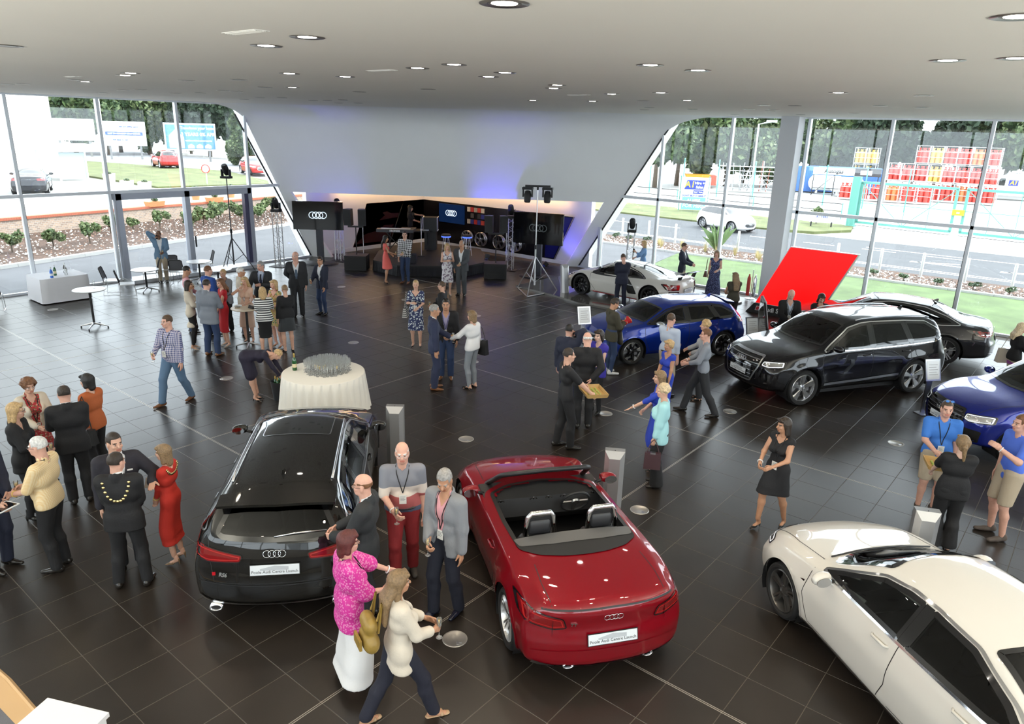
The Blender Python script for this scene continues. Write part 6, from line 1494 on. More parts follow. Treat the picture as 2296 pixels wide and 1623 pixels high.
P_(59,(-1.16,18.7),-95,1.68,True,'blonde woman in black top with cream tote at the picture edge',hair=('long','pale'),top=('blouse',black_c),bottom=('slim',pattern('bright_print','stripes',(.65,.62,.40),(.45,.12,.42),6)),shoes=FL_B,arms=('hold','hold'))
P_(60,(-5.60,4.45),86,1.80,False,'bald man with black glasses, dark suit and red tie by the black estate car',hair=('bald','auburn'),skin='pink',top=('jacket',cloth('suit_charcoal',(.024,.027,.030))),bottom=('trousers',char),arms=('hold','hold'),extras=[('tie',redt),('glasses','dark'),('pin',)])
P_(61,(-5.92,5.27),188,1.82,False,'white-haired man in broad-striped shirt and dark red trousers',hair=('bald','white'),skin='pink',heft=1.14,top=('polo',pattern('block_stripes','bands',(.08,.10,.16),[(1.04,(.40,.10,.10)),(1.19,(.66,.58,.52)),(1.31,(.20,.21,.25))]),{'belly':.95,'sl':.95,'hem':.94}),bottom=('trousers',cloth('maroon',(.26,.018,.022))),shoes=('trainer',(.05,.045,.04)),arms=('hold','side'),step=.3,extras=[('lanyard','black',1.2),('glasses','silver'),('cuff',0,'white'),('belt',)])
P_(62,(-5.03,5.10),145,1.83,False,'dark-haired man in grey blazer and pink shirt holding a glass low',hair=('short','grey'),skin='tan',top=('jacket',cloth('blazer_grey',(.21,.22,.24)),{'in':pinks,'open':.07,'gap':.03}),bottom=('trousers',cloth('dark_navy',(.010,.012,.024))),shoes=('dress',(.012,.014,.03)),arms=('belly','side'),turn=25,nod=22,step=.2,extras=[('lanyard','black',1.1)])
P_(63,(-4.97,3.70),-62,1.70,True,'woman with dark red bob, bright pink lace top and long white skirt',hair=('bob','red'),skin='pink',heft=1.2,top=('blouse',pattern('pink_lace','floral',(.62,.03,.30),(.72,.22,.46),45),{'hem':.74,'o':.03,'sl':1.15,'cuff':.02}),bottom=('skirt',whitec,.14,.07),shoes=('sandal',(.02,.015,.012)),arms=('hold',((.1,.46,1.15),'relax')),extras=[('glasses','dark'),('cuff',1,'white'),('lanyard','black',1.15)])
P_(64,(-4.24,3.68),-62,1.66,True,'woman with very long fair hair in cream jacket and navy trousers',hair=('vlong','light'),skin='tan',top=('jacket',cloth('ivory',(.62,.55,.46)),{'in':navy,'hem':.74,'sl':1.7}),bottom=('trousers',cloth('dark_navy2',(.012,.013,.026))),shoes=('sandal',(.45,.30,.18)),arms=('hold','hold'),step=.6)
# ================================================================== outside
def ground(nm,poly,z0,z1,m,kind='structure',label=None):
 return tag(MB().prism(poly,z0,z1).obj(nm,m),label,kind=kind)
asphalt=mat('asphalt',(.055,.057,.062),.85,var=.12,vscale=1.5);paving=mat('paving_grey',(.070,.071,.077),.8,var=.15,vscale=.8);concrete=mat('pale_concrete',(.30,.295,.28),.85,var=.05,vscale=.5)
lawn_m=mat('lawn_grass',(.075,.115,.038),.9,var=.25,vscale=1.2,bump=.6,bscale=30);mulch=mat('bark_mulch',(.075,.045,.032),.95,var=.5,vscale=14,bump=1.,bscale=20);kerbm=mat('kerb_stone',(.42,.42,.41),.8)
rough_grass=mat('rough_grass',(.10,.115,.04),.9,var=.35,vscale=.8)
ground('ground',[(-160,-60),(60,-60),(60,150),(-160,150)],-1.,-.12,concrete)
ground('lawn_right',[(-14.6,YR+.05),(40,YR+.05),(40,31.55),(-15.8,31.55)],-.12,-.02,lawn_m,label='mown green lawn outside the glass')
ground('path_right',[(-30,YR+.3),(-14.6,YR+.3),(-15.8,31.55),(-30,31.55)],-.12,-.02,paving)
for k in range(-26,20):tag(MB().bb((k*1.5,31.55,-.1),(k*1.5+1.49,31.75,.06)).obj('kerb_stone',kerbm),kind='structure')
ground('planting_bed_right',[(-40,31.75),(40,31.75),(40,34.),(-40,34.6)],-.12,.0,mulch)
ground('road_right',[(-80,34.6),(60,33.8),(60,45),(-15.,44.2),(-80,47.5)],-.12,-.05,asphalt)
ground('verge_right',[(-80,47.5),(-17,44.3),(-13.9,45.2),(-12.6,48.),(-13.2,50.6),(-80,54)],-.12,.04,rough_grass)
rm=mat('road_paint',(.75,.75,.74),.7);mk=MB()
for a,b in (((-60,36.1),(50,35.2)),((-60,36.5),(50,35.6)),((-10,41.4),(50,41.1))):mk.hexa([(a[0],a[1],-.05),(b[0],b[1],-.05),(b[0],b[1]+.12,-.05),(a[0],a[1]+.12,-.05),(a[0],a[1],-.044),(b[0],b[1],-.044),(b[0],b[1]+.12,-.044),(a[0],a[1]+.12,-.044)])
for k in range(12):mk.bb((-40+k*3,40.6,-.05),(-38.4+k*3,40.72,-.044))
for x in (-7.2,-3.6,0.4):mk.prism([(x,38.),(x+1.9,38.9),(x+1.9,39.1),(x,38.25)],-.05,-.044);mk.prism([(x,38.2),(x+2.4,38.1),(x+2.4,38.3),(x,38.4)],-.05,-.044)
tag(mk.obj('road_markings',rm),'white painted lines on the grey road',kind='structure')
# pebbles on both beds: uncountable
def scatter(nm,fn,n,label):
 mb=MB();r=random.Random(5)
 for _ in range(n):
  x,y,z=fn(r);s=r.uniform(.02,.055);a=r.uniform(0,3);P=[(x+s*math.cos(a+k*1.57),y+s*math.sin(a+k*1.57),z) for k in range(4)]+[(x,y,z+s*.9)]
  mb.mi=r.choice((0,0,1,2));mb.add(P,[(0,1,4),(1,2,4),(2,3,4),(3,0,4)])
 return tag(mb.obj(nm,[mat('pebble_pale',(.62,.58,.52),.8),mat('pebble_brown',(.22,.13,.09),.9),mat('pebble_dark',(.08,.055,.045),.9)]),label,kind='stuff')
scatter('gravel',lambda r:(r.uniform(-24,6),r.uniform(31.85,33.9),.0),3500,'brown and white pebbles along the lawn kerb')
# left: drive, bed, brick wall, upper level
LX=lambda y,o=0.:-31.1-.27*(y-8.5)+o
ground('drive_left',[(XL-.1,-15),(XL-.1,40),(LX(40),40),(LX(-15),-15)],-.12,-.03,paving)
for k in range(-10,28):
 y0,y1=k*1.3,k*1.3+1.29
 tag(MB().prism([(LX(y0),y0),(LX(y1),y1),(LX(y1)-.22,y1),(LX(y0)-.22,y0)],-.1,.1).obj('kerb_stone',kerbm),kind='structure')
WX=lambda y:-36.0-.17*(y-10)
bed=MB().hexa([(LX(-15,-.2),-15,-.1),(LX(40,-.2),40,-.1),(WX(40),40,-.1),(WX(-15),-15,-.1),(LX(-15,-.2),-15,.04),(LX(40,-.2),40,.04),(WX(40),40,.5),(WX(-15),-15,.5)]);bed.F=[f[::-1] for f in bed.F]
tag(bed.obj('planting_bed_left',mulch),kind='structure')
def bedz(x,y):t=(x-LX(y))/(WX(y)-LX(y));return .04+.46*max(0,min(1,t))
def fnl(r):
 y=r.uniform(2,32);x=r.uniform(WX(y)+.1,LX(y,-.3));return x,y,bedz(x,y)
scatter('bark_chips',fnl,3500,'bark and white pebbles in the shrub bed')
def brick_wall():
 M=mat('old_stone',(.36,.29,.23),.9);nt=M.node_tree;b=nt.nodes['Principled BSDF'];t=nt.nodes.new('ShaderNodeTexCoord');br=nt.nodes.new('ShaderNodeTexBrick');mp=nt.nodes.new('ShaderNodeMapping');mp.inputs['Rotation'].default_value=(PI/2,0,0)
 sw=nt.nodes.new('ShaderNodeSeparateXYZ');cb=nt.nodes.new('ShaderNodeCombineXYZ');nt.links.new(t.outputs['Object'],sw.inputs[0]);nt.links.new(sw.outputs[1],cb.inputs[0]);nt.links.new(sw.outputs[2],cb.inputs[1])
 br.inputs['Scale'].default_value=3.2;br.inputs['Color1'].default_value=(.42,.30,.22,1);br.inputs['Color2'].default_value=(.27,.20,.16,1);br.inputs['Mortar'].default_value=(.45,.42,.38,1)
 nt.links.new(cb.outputs[0],br.inputs['Vector']);nt.links.new(br.outputs[0],b.inputs['Base Color']);return M
wl=MB().hexa([(WX(-15)-.3,-15,-.1),(WX(-15),-15,-.1),(WX(40),40,-.1),(WX(40)-.3,40,-.1),(WX(-15)-.3,-15,1.12),(WX(-15),-15,1.12),(WX(40),40,1.12),(WX(40)-.3,40,1.12)]).obj('garden_wall',brick_wall())
tag(wl,'low brown stone retaining wall with red brick coping',kind='structure')
bme=MB().bb((-.2,-.046,0),(.2,.046,.11)).data('coping_brick',mat('coping_brick',(.42,.13,.075),.85,var=.3,vscale=3))
for k in range(230):
 y=5+k*.1;o=link('coping_brick',bme,wl);o.location=(WX(y)-.15,y,1.12);o.rotation_euler=(0,0,-.0)
ground('terrace_left',[(WX(-15)-.3,-15),(WX(40)-.3,40),(-160,60),(-160,-15)],-.1,1.2,concrete)
ground('bank_left',[(-47,22),(-46,30),(-60,34),(-78,30),(-62,22.5)],1.1,1.32,rough_grass)
ground('road_left',[(-44,33),(-44,43),(-130,45),(-130,30),(-78,30.5),(-60,34.2)],1.1,1.3,mat('pale_road',(.26,.26,.27),.85))
# white corrugated building
root=empty('white_warehouse',(-56,12,1.2),label='white corrugated metal building at the far left window',cat='building')
wm=mat('white_cladding',(.82,.82,.81),.6);A_,B_=Vector((-60.4,21.2)),Vector((-47,7.5));d=(B_-A_);n_=Vector((d.y,-d.x)).normalized()
L_=d.length;u=d.normalized();q=MB().prism([(A_.x+56,A_.y-12),(B_.x+56,B_.y-12),(B_.x+56-14,B_.y-12-8),(A_.x+56-22,A_.y-12+2)],0,11);q.obj('wall_panel',wm,root)
for k in range(60):
 p=A_+u*(k+.5)*L_/60+n_*-.04
 o=link('cladding_rib',bpy.data.meshes.get('cladding_rib') or MB().bb((-.06,-.05,0),(.06,.05,11)).data('cladding_rib',wm),root);o.location=(p.x+56,p.y-12,0);o.rotation_euler=(0,0,math.atan2(u.y,u.x))
cn=empty('entrance_canopy',(-56.3,20.8,1.2),label='white flat canopy over a glazed porch by the white building',cat='canopy')
MB().bb((-2,-1.6,1.9),(1,1.6,2.35)).obj('roof_slab',wm,cn)
for y in (-1.3,.4):MB().bb((.7,y,0),(.8,y+.1,1.9)).obj('post',wm,cn)
MB().bb((.72,-1.2,.1),(.76,.4,1.85)).obj('pane',mat('porch_glass',(.35,.42,.45),.15),cn)
# billboards
def billboard(a,b,z0,z1,fm,label,rows):
 a,b=Vector(a),Vector(b);w=(b-a).length;M=frame(((a.x+b.x)/2,(a.y+b.y)/2,(z0+z1)/2),(b.x-a.x,b.y-a.y,0),(0,0,1));h=z1-z0
 r=empty('billboard',(0,0,0),label=label,cat='billboard');r.matrix_world=M
 MB().bb((-w/2,-h/2,-.12),(w/2,h/2,0)).obj('frame',mat('board_frame',(.75,.78,.8),.5),r)
 MB().bb((-w/2+.15,-h/2+.15,0),(w/2-.15,h/2-.15,.03)).obj('poster',fm,r)
 for s in (-.35,.35):MB().bb((w*s-.1,-h/2-1.4,-.3),(w*s+.1,h/2,-.12)).obj('leg',mat('board_leg',(.2,.2,.2),.6),r)
 for t,x,y,sz,m in rows:o=link('lettering',text_mesh(t,sz,m,ext=.005,bold=.01),r);o.location=(x,y,.04)
 return r,w,h
tw=mat('print_white',(.85,.88,.9),.6);tb=mat('print_blue',(.05,.10,.35),.6)
r,w,h=billboard((-75.6,36.6),(-73.37,40.9),2.4,5.05,mat('poster_blue',(.10,.24,.62),.5),'blue house-improvement billboard with white lettering beside the hedge',[('Transform your home',.75,.85,.36,tw),('3 YEARS 0% APR',.75,.25,.45,tw),('windows doors conservatories',.75,-.35,.2,tw)])
MB().prism([(-2.,-1.1),(-2.,.1),(-1.4,.7),(-.6,0),(-.6,-1.1)],.03,.06).obj('poster_house',mat('poster_house',(.55,.7,.85),.6),r)
for x in (-.3,.5,1.3):MB().prism([(x,-1.1),(x,-.85),(x+.3,-.65),(x+.6,-.85),(x+.6,-1.1)],.03,.06).obj('poster_house',tw,r)
r,w,h=billboard((-81.5,33.1),(-79.9,36.8),2.65,5.05,mat('poster_white',(.85,.86,.86),.5),'white estate billboard with a dark blue band',[('NOT TO PROPERTY SOLD EARLIER',0,0,.19,tw),('sale and letting agents',.5,.7,.2,tb),('for sale to let',-.4,-.6,.25,tb)])
MB().bb((-w/2+.3,-.18,.03),(w/2-.3,.18,.035)).obj('band',tb,r)
for x,y in ((-1.2,.55),(1.2,-.9)):MB().prism([(x-.25,y),(x,y+.35),(x+.25,y),(x+.12,y),(x+.12,y-.2),(x-.12,y-.2),(x-.12,y)],.03,.045).obj('house_logo',mat('print_olive',(.35,.38,.25),.6),r)
r,w,h=billboard((-75.5,26.4),(-74.3,29.6),3.3,5.2,MC['poster_white'],'white billboard with a faint red picture next to the warehouse',[])
MB().prism([(-.3,-.5),(.7,-.7),(.75,.1),(.2,.35),(-.3,.2)],.03,.045).obj('poster_picture',mat('print_red',(.75,.32,.28),.6),r)
# foliage
def crown(nm,n,rx,rz,cols,sz,seed,blob=7):
 r=np.random.default_rng(seed);mb=MB();cs=[(r.normal(0,.45,3)*[rx*.75,rx*.75,rz*.6],r.uniform(.35,.6)) for _ in range(blob)]
 for i in range(n):
  c,q=cs[i%blob];d=r.normal(size=3);d/=np.linalg.norm(d);p=c+d*q*np.array([rx,rx,rz])*r.uniform(.75,1.05)*.8
  a=r.normal(size=3);a/=np.linalg.norm(a);b=np.cross(a,r.normal(size=3));b/=np.linalg.norm(b);s=sz*r.uniform(.5,1.2)
  mb.mi=int(r.integers(0,len(cols)));mb.add([p-a*s,p-b*s*.6,p+a*s,p+b*s*.6],[(0,1,2,3)])
 return mb.data(nm,cols)
def leafm(nm,c):return mat('leaf_'+nm,c,.6,spec=.3)
greens=[leafm('a',(.030,.055,.019)),leafm('b',(.05,.085,.027)),leafm('c',(.020,.040,.015)),leafm('d',(.08,.11,.042))]
pines=[leafm('p1',(.019,.036,.018)),leafm('p2',(.030,.050,.024)),leafm('p3',(.013,.026,.013))]
light=[leafm('l1',(.10,.14,.05)),leafm('l2',(.15,.18,.08)),leafm('l3',(.06,.095,.035))]
CR_=[crown('crown',6500,3.4,3.8,greens,.38,1,12),crown('crown',6500,3.2,4.0,pines,.36,2,13),crown('crown',5200,2.9,4.2,light+greens,.34,3,12)]
bark=mat('bark',(.10,.075,.055),.9)
def tree(x,y,top,k,label,grp,z0=0.):
 t=empty('tree',(x,y,z0),random.uniform(0,6),label,'tree',grp);h=top-z0;s=h/9.5
 o=link('crown',CR_[k],t);o.location=(0,0,h*.52);o.scale=(s*1.1,s*1.1,s*1.25);o['kind']='stuff'
 MB().tube([(0,0,-.1),(.1,0,h*.3),(0,.1,h*.75)],.2,8,rr=[.26*s,.18*s,.06*s]).obj('trunk',bark,t,True)
RT=[(-38.5,70.1,9.5),(-38.8,75.5,10.),(-38.3,79.2,10.5),(-35.3,80.4,8.6),(-36.3,87.8,7.2),(-32.1,84.1,8.6),(-30.4,86.8,10.),(-29.4,93.5,7.6),(-26.3,91.3,8.6),(-23.2,91.,10.2),(-22.3,95.4,9.4),(-20.7,101.9,7.8),(-19.1,106.3,7.6),(-16.3,102.7,9.2),(-13.4,101.1,10.5),(-11.,99.4,10.8),(-8.4,96.6,11.)]
LT=[(-94.4,33.,10.5),(-97.4,36.4,11.),(-91.,37.5,10.),(-97.5,41.6,10.5),(-91.1,42.2,10.8),(-93.7,46.,11.),(-96.3,50.,8.6),(-86.4,47.2,10.8),(-80.,46.4,10.8),(-68.6,42.2,7.6),(-64.6,40.9,5.2),(-94.9,29.4,10.5)]
side_w=['leftmost','second','third','fourth','fifth','sixth','seventh','eighth','ninth','tenth','eleventh','twelfth','thirteenth','fourteenth','fifteenth','sixteenth','rightmost']
tn=['broad green tree','dark pine tree','pale leafy tree']
for i,(x,y,t) in enumerate(RT):
 k=(0,0,2,0,2,2,0,2,0,1,1,1,1,1,1,0,0)[i];tree(x,y,t,k,'%s beyond the gas yard, %s of that row from the left'%(tn[k],side_w[i]),'trees beyond the gas yard')
for i,(x,y,t) in enumerate(LT):
 k=(0,2,0,0,2,0,2,1,1,0,2,0)[i];tree(x,y,t,k,'%s behind the billboards, %s counted from the white building'%(tn[k],side_w[i] if i else 'first'),'trees behind the billboards',1.2)
hd=empty('hedge',(-67,39.3,1.3),label='tall green hedge beside the blue billboard',cat='hedge')
for k in range(4):o=link('foliage',CR_[0 if k%2 else 2],hd);o.location=(k*1.9,k*.55,1.5);o.scale=(.42,.42,.42);o['kind']='stuff'
SHB=[crown('foliage',420,.42,.38,light,.09,11+k,6) for k in range(3)]
yy=[5.2,6.9,8.3,9.6,11.2,12.7,14.2,15.4,16.6,17.7,18.9,20.0,21.2,22.4,23.8,25.2,26.6,28.]
for i,y in enumerate(yy):
 x=LX(y)+(WX(y)-LX(y))*random.uniform(.3,.75);s=random.uniform(.8,1.25)*(1.2 if i>7 else 1.)
 t=empty('shrub',(x,y,bedz(x,y)),random.uniform(0,6),'yellow-green shrub in the bark bed under the stone wall','shrub','shrubs under the stone wall')
 o=link('foliage',SHB[i%3],t);o.location=(0,0,.42*s);o.scale=(s,s,s)
 MB().tube([(0,0,-.05),(.03,0,.4*s)],.03,6).obj('stem',bark,t)
tuft=MB();r_=random.Random(4)
for k in range(70):
 a=r_.uniform(0,2*PI);q=r_.uniform(.02,.22);h=r_.uniform(.3,.6);dx,dy=math.cos(a),math.sin(a);tuft.add([(dx*.03-dy*.008,dy*.03+dx*.008,0),(dx*.03+dy*.008,dy*.03-dx*.008,0),(dx*q,dy*q,h)],[(0,1,2)])
tfd=tuft.data('blades',mat('straw_grass',(.50,.42,.20),.8));yuc=MB()
for k in range(34):
 a=r_.uniform(0,2*PI);q=r_.uniform(.15,.9);h=r_.uniform(.6,1.4);dx,dy=math.cos(a),math.sin(a);yuc.add([(-dy*.03,dx*.03,0),(dy*.03,-dx*.03,0),(dx*q*.5+dy*.03,dy*q*.5-dx*.03,h*.8),(dx*q,dy*q,h),(dx*q*.5-dy*.03,dy*q*.5+dx*.03,h*.8)],[(0,1,2,3,4)])
for i,(x,y) in enumerate([(-17.6,33.),(-17.2,32.5),(-16.4,33.1),(-15.,32.8),(-14.3,32.6),(-13.6,33.),(-12.5,32.9),(-12.2,32.4),(-11.6,33.0),(-11.0,32.5)]):
 t=empty('grass_tuft',(x,y,0),i,'straw-coloured ornamental grass tuft in the pebble bed','grass','grass tufts in the pebble bed');link('blades',tfd,t)
t=empty('yucca_plant',(-14.6,33.2,0),0,'spiky green yucca plant among the grass tufts','plant');link('leaves',yuc.data('leaves',leafm('yucca',(.16,.24,.10))),t)
LOW=crown('foliage',200,.3,.16,[leafm('sage',(.16,.20,.15)),greens[1]],.06,31,4)
for i,(x,y) in enumerate([(-19.5,33.2),(-18.6,33.5),(-20.4,33.4),(-9.2,32.6),(-7.4,32.5),(-6.2,32.3),(-5.,32.2),(-3.8,32.4),(-2.6,32.2),(-1.2,32.1)]):
 t=empty('low_plant',(x,y,0),i,'low grey-green cushion plant in the pebble bed','plant','cushion plants in the pebble bed');o=link('foliage',LOW,t);o.location=(0,0,.15)
 MB().tube([(0,0,-.03),(0,0,.15)],.02,5).obj('stem',bark,t)
 # bollards
bp=mat('bollard_metal',(.55,.55,.54),.35,.7)
for i,(x,y) in enumerate([(-20.6,34.4),(-19.,34.4),(-17.4,34.3),(-15.6,34.2),(-14.,34.2),(-12.5,34.2),(-9.3,33.9),(-7.5,33.8),(-5.9,33.8),(-4.3,33.7),(-2.7,33.7),(-1.1,33.6)]):
 t=empty('bollard',(x,y,-.02),0,'slim steel bollard between pebble bed and road','bollard','steel bollards along the road')
 MB().lathe([(.06,0),(.06,.98),(.05,1.0),(0,1.01)],14).obj('post',bp,t,True,40);MB().lathe([(.1,0),(.1,.03),(.06,.035)],14).obj('base_collar',bp,t,True,40)
 # cars outside
P_w2=paint('road_white',(.8,.8,.8),0,.3,0);P_r2=paint('road_red',(.45,.03,.03),.2,.3,0);P_k2=paint('road_black',(.015,.016,.02),.3,.3,0)
c=spec('hatch',(.88,.95,1.0),paint=P_w2,wheel=('mesh',8,'silver',False),solid=True,smooth=3);face(c,.34,.62,.36,3,lamp=[(.48,.74),(.74,.76),(.74,.62),(.5,.62)]);c['patch'].append(('roof_panel','z',1,roundpoly([(.3,.5),(-1.3,.5),(-1.3,-.5),(.3,-.5)],.1),P_w2,.004));c['plates']=[]
build_car(c,(-18.2,42.3),-20,'small white hatchback driving past on the road','hatchback_car',z0=-.05)
c=spec('hatch',(.92,.93,1.05),paint=P_r2,wheel=('mesh',7,'silver',False),solid=True);tail(c,[(.5,1.05),(.72,1.08),(.74,.84),(.55,.84)],.9,.6);c['rings']=[];c['plates']=[]
build_car(c,(-66.2,31.9),168,'red hatchback driving away on the upper road by the blue billboard','hatchback_car',z0=1.3)
c=spec('hatch',(.9,.93,1.0),paint=P_r2,wheel=('mesh',7,'silver',False),solid=True);face(c,.3,.62,.4,2,lamp=HL);c['rings']=[];c['plates']=[]
build_car(c,(-55.2,33.9),-15,'red hatchback coming down the upper road near the leaning wall','hatchback_car',z0=1.3)
c=spec('sedan',(1.,.97,1.),paint=P_k2,wheel=('mesh',8,'silver',False),solid=True);tail(c,[(.38,.92),(.8,.95),(.82,.80),(.42,.80)],.9,.68);c['rings']=[];c['plates']=[]
build_car(c,(-47.8,15.3),158,'dark parked saloon car in front of the white building','saloon_car',z0=1.2)
# planters and pots on the terrace
tc_=mat('terracotta',(.62,.22,.09),.8)
for nm,x,y,z,kind,lab in (('planter',-52.5,21.4,1.2,0,'square stone planter nearest the white building'),('planter',-46.2,19.8,1.2,0,'tilted stone planter in the middle of the terrace'),('planter',-44.8,20.2,1.2,0,'wooden tub planter on the grass edge'),('flower_pot',-39.3,20.4,1.2,1,'tall orange pot behind the sliding door post'),('flower_pot',-39.5,22.6,1.2,1,'tall orange pot nearer the leaning wall'),('window_box',-37.3,17.2,1.2,2,'orange trough with flowers on the brick coping'),('window_box',-37.7,20.6,1.2,2,'low orange trough beside the tripod')):
 t=empty(nm,(x,y,z),.2,lab,'planter')
 if kind==0:MB().lathe([(0,.06),(.4,.0),(.48,.62),(.4,.62),(.38,.55),(0,.55)],4).obj('box',mat('stone_tub',(.46,.40,.34),.9),t)
 elif kind==1:MB().lathe([(0,.0),(.18,.0),(.28,.62),(.24,.62),(.22,.56),(0,.56)],16).obj('pot',tc_,t,True,40)
 else :MB().hexa([(-.18,-.4,0),(.18,-.4,0),(.18,.4,0),(-.18,.4,0),(-.22,-.45,.25),(.22,-.45,.25),(.22,.45,.25),(-.22,.45,.25)]).obj('box',tc_,t)
 o=link('plant',LOW,t);o.location=(0,0,.3 if kind==2 else .6)
 # gas yard
MB_=MB
grn=mat('gate_green',(.10,.30,.25),.6);steelg=mat('galvanised',(.52,.54,.55),.45,.6)
t=empty('gate_post',(-13.35,50.4,0),0,'thick green steel gate post on the verge corner','post');MB().bb((-.22,-.22,0),(.22,.22,3.1)).obj('post',grn,t);MB().bb((-.3,-.3,0),(.3,.3,.05)).obj('base_plate',grn,t)
def gate(x0,x1,y,lab,hgt=2.75):
 t=empty('yard_gate',(x0,y,0),math.atan2(-.1,1),lab,'gate');w=x1-x0
 for z in (.28,hgt):MB().bb((0,-.06,z-.07),(w,.06,z+.07)).obj('rail',grn,t)
 for x in (.05,w-.05):MB().bb((x-.07,-.06,.28),(x+.07,.06,hgt)).obj('stile',grn,t)
 MB().tube([(0,0,1.5),(w,0,1.5)],.02,6).obj('mid_rail',grn,t)
 for k in range(1,4):MB().tube([(w*k/4,0,.28),(w*k/4,0,hgt)],.018,6).obj('bar',grn,t)
 for a,b in ((.0,.5),(1.,.5)):MB().tube([(w*a,0,hgt),(w*b,0,.28)],.022,6).obj('brace',grn,t)
 MB().tube([(0,0,.08),(w,0,.08)],.015,5).obj('lower_wire',ink,t)
gate(-13.1,-7.6,50.6,'green gate leaf left of the yellow lock box');gate(-7.2,-1.7,50.1,'green gate leaf right of the yellow lock box')
t=empty('lock_box',(-7.42,50.0,1.25),0,'small yellow lock box where the gate leaves meet','lock');MB().bb((-.3,-.1,0),(.3,.1,.32)).obj('box',mat('lock_yellow',(.75,.50,.02),.5),t);MB().bb((-.08,-.14,.1),(.08,-.1,.2)).obj('hasp',steelg,t)
redg=mat('cylinder_red',(.62,.055,.04),.5);yelg=mat('cylinder_yellow',(.68,.42,.08),.5);orgg=mat('cylinder_orange',(.62,.16,.05),.5)
cyl_p=[(.0,0),(.17,0),(.18,.06),(.18,.95),(.13,1.12),(.06,1.16),(.06,1.24),(.1,1.26),(.1,1.34),(0,1.34)]
CYL={k:MB().lathe(cyl_p,10).data('gas_cylinder',m,True,50) for k,m in (('red',redg),('yellow',yelg),('orange',orgg))}
CAGE=MB()
for x in (-.55,.55):
 for y in (-.45,.45):CAGE.bb((x-.03,y-.03,0),(x+.03,y+.03,1.62))
for z in (.06,.6,1.1,1.6):
 for y in (-.45,.45):CAGE.bb((-.55,y-.015,z-.02),(.55,y+.015,z+.02))
 for x in (-.55,.55):CAGE.bb((x-.015,-.45,z-.02),(x+.015,.45,z+.02))
CAGE.bb((-.55,-.45,.05),(.55,.45,.09));CAGE=CAGE.data('cylinder_cage',steelg)
ncyl=0
def cage(x,y,z,col,n=4):
 global ncyl
 t=link('cylinder_cage',CAGE);t.location=(x,y,z);tag(t,'galvanised steel cage of gas cylinders in the yard','cage','cylinder cages')
 for k in range(n):
  o=link('gas_cylinder',CYL[col]);o.location=(x-.33+.22*(k*1.0%4)*1.,y-.2+.4*(k%2),z+.09);tag(o,'%s gas cylinder standing in a yard cage'%col,'gas cylinder','%s gas cylinders'%col)
for i in range(8):
 for lv in range(3):
  if (i,lv) in ((0,2),(1,2)):continue
  cage(-17.6+i*1.12-lv*.12,79.3+i*.15,lv*1.66,'yellow' if (i==3 and lv>0) else ('orange' if (i*3+lv)%5==0 else 'red'))
for i in range(6):cage(-20.5+i*1.3,74.2+i*.2,0,'red' if i!=3 else 'orange')
for i in range(2):cage(-22.6+i*1.15,85.2,2.9,'yellow');cage(-22.6+i*1.15,85.2,1.24,'yellow',2)
# autogas sign frame, tanks, container, skip, scrap rack
t=empty('autogas_sign',(-22.2,75.8,0),math.radians(18),'long white autogas sign on a dark steel frame','sign')
MB().bb((-2.,-.05,2.0),(1.7,.05,2.65)).obj('sign_board',tw,t);MB().bb((1.7,-.06,1.95),(4.,.06,2.7)).obj('dark_panel',mat('sign_dark',(.04,.04,.045),.5),t);MB().bb((2.2,-.075,2.1),(3.2,-.06,2.5)).obj('badge_panel',tw,t)
for x in (-1.9,0.,1.7,3.8):MB().bb((x-.04,-.04,0),(x+.04,.04,2.0)).obj('leg',ink,t)
MB().tube([(-1.9,0,.1),(0,0,2.)],.03,5).obj('brace',ink,t);MB().tube([(-1.9,0,.7),(1.7,0,.7)],.03,5).obj('rail',ink,t)
o=link('lettering',text_mesh('Autogas',.52,ink,ext=.01,bold=.012,shear=.1),t);o.matrix_local=frame((-.15,-.07,2.32),(1,0,0),(0,0,1))
for x,y,l,lab in ((-21.6,78.,1.6,'white gas tank behind the autogas frame, right one'),(-24.,79.3,1.7,'white gas tank behind the autogas frame, left one')):
 t=empty('gas_tank',(x,y,0),math.radians(15),lab,'tank');MB().lathe([(0,-l),(.4,-l+.1),(.75,-l+.4),(.75,l-.4),(.4,l-.1),(0,l)],16,Matrix.Translation((0,0,1.))@Matrix.Rotation(PI/2,4,'Y')).obj('vessel',tw,t,True)
 for s in (-.8,.8):MB().bb((s-.1,-.5,0),(s+.1,.5,.45)).obj('saddle',steelg,t)
for x,y,w,lab in ((-27.4,80.5,4.,'blue storage container beyond the scrap rack'),(-23.4,83.,7.,'blue storage container behind the white tanks')):
 t=empty('storage_container',(x,y,0),math.radians(18),lab,'container');bm_=mat('container_blue',(.05,.15,.42),.6);MB().bb((-w/2,-1.2,0),(w/2,1.2,2.5)).obj('box',bm_,t)
 for k in range(int(w/.4)):MB().bb((-w/2+k*.4+.08,-1.24,.1),(-w/2+k*.4+.24,-1.2,2.4)).obj('rib',bm_,t)
t=empty('waste_skip',(-36.4,75.7,0),math.radians(30),'orange waste skip with red end in the yard','skip');sk_m=mat('skip_orange',(.75,.32,.02),.5)
MB().hexa([(-.9,-.8,.1),(.9,-.8,.1),(.9,.8,.1),(-.9,.8,.1),(-1.4,-.9,1.25),(1.3,-.9,1.25),(1.3,.9,1.25),(-1.4,.9,1.25)]).obj('bin',sk_m,t);MB().bb((1.2,-.9,.2),(1.9,.9,1.2)).obj('end_box',mat('skip_red',(.6,.12,.08),.6),t)
for x in (-.6,.6):MB().bb((x-.1,-.95,0),(x+.1,.95,.12)).obj('skid',ink,t)
r_=random.Random(9)
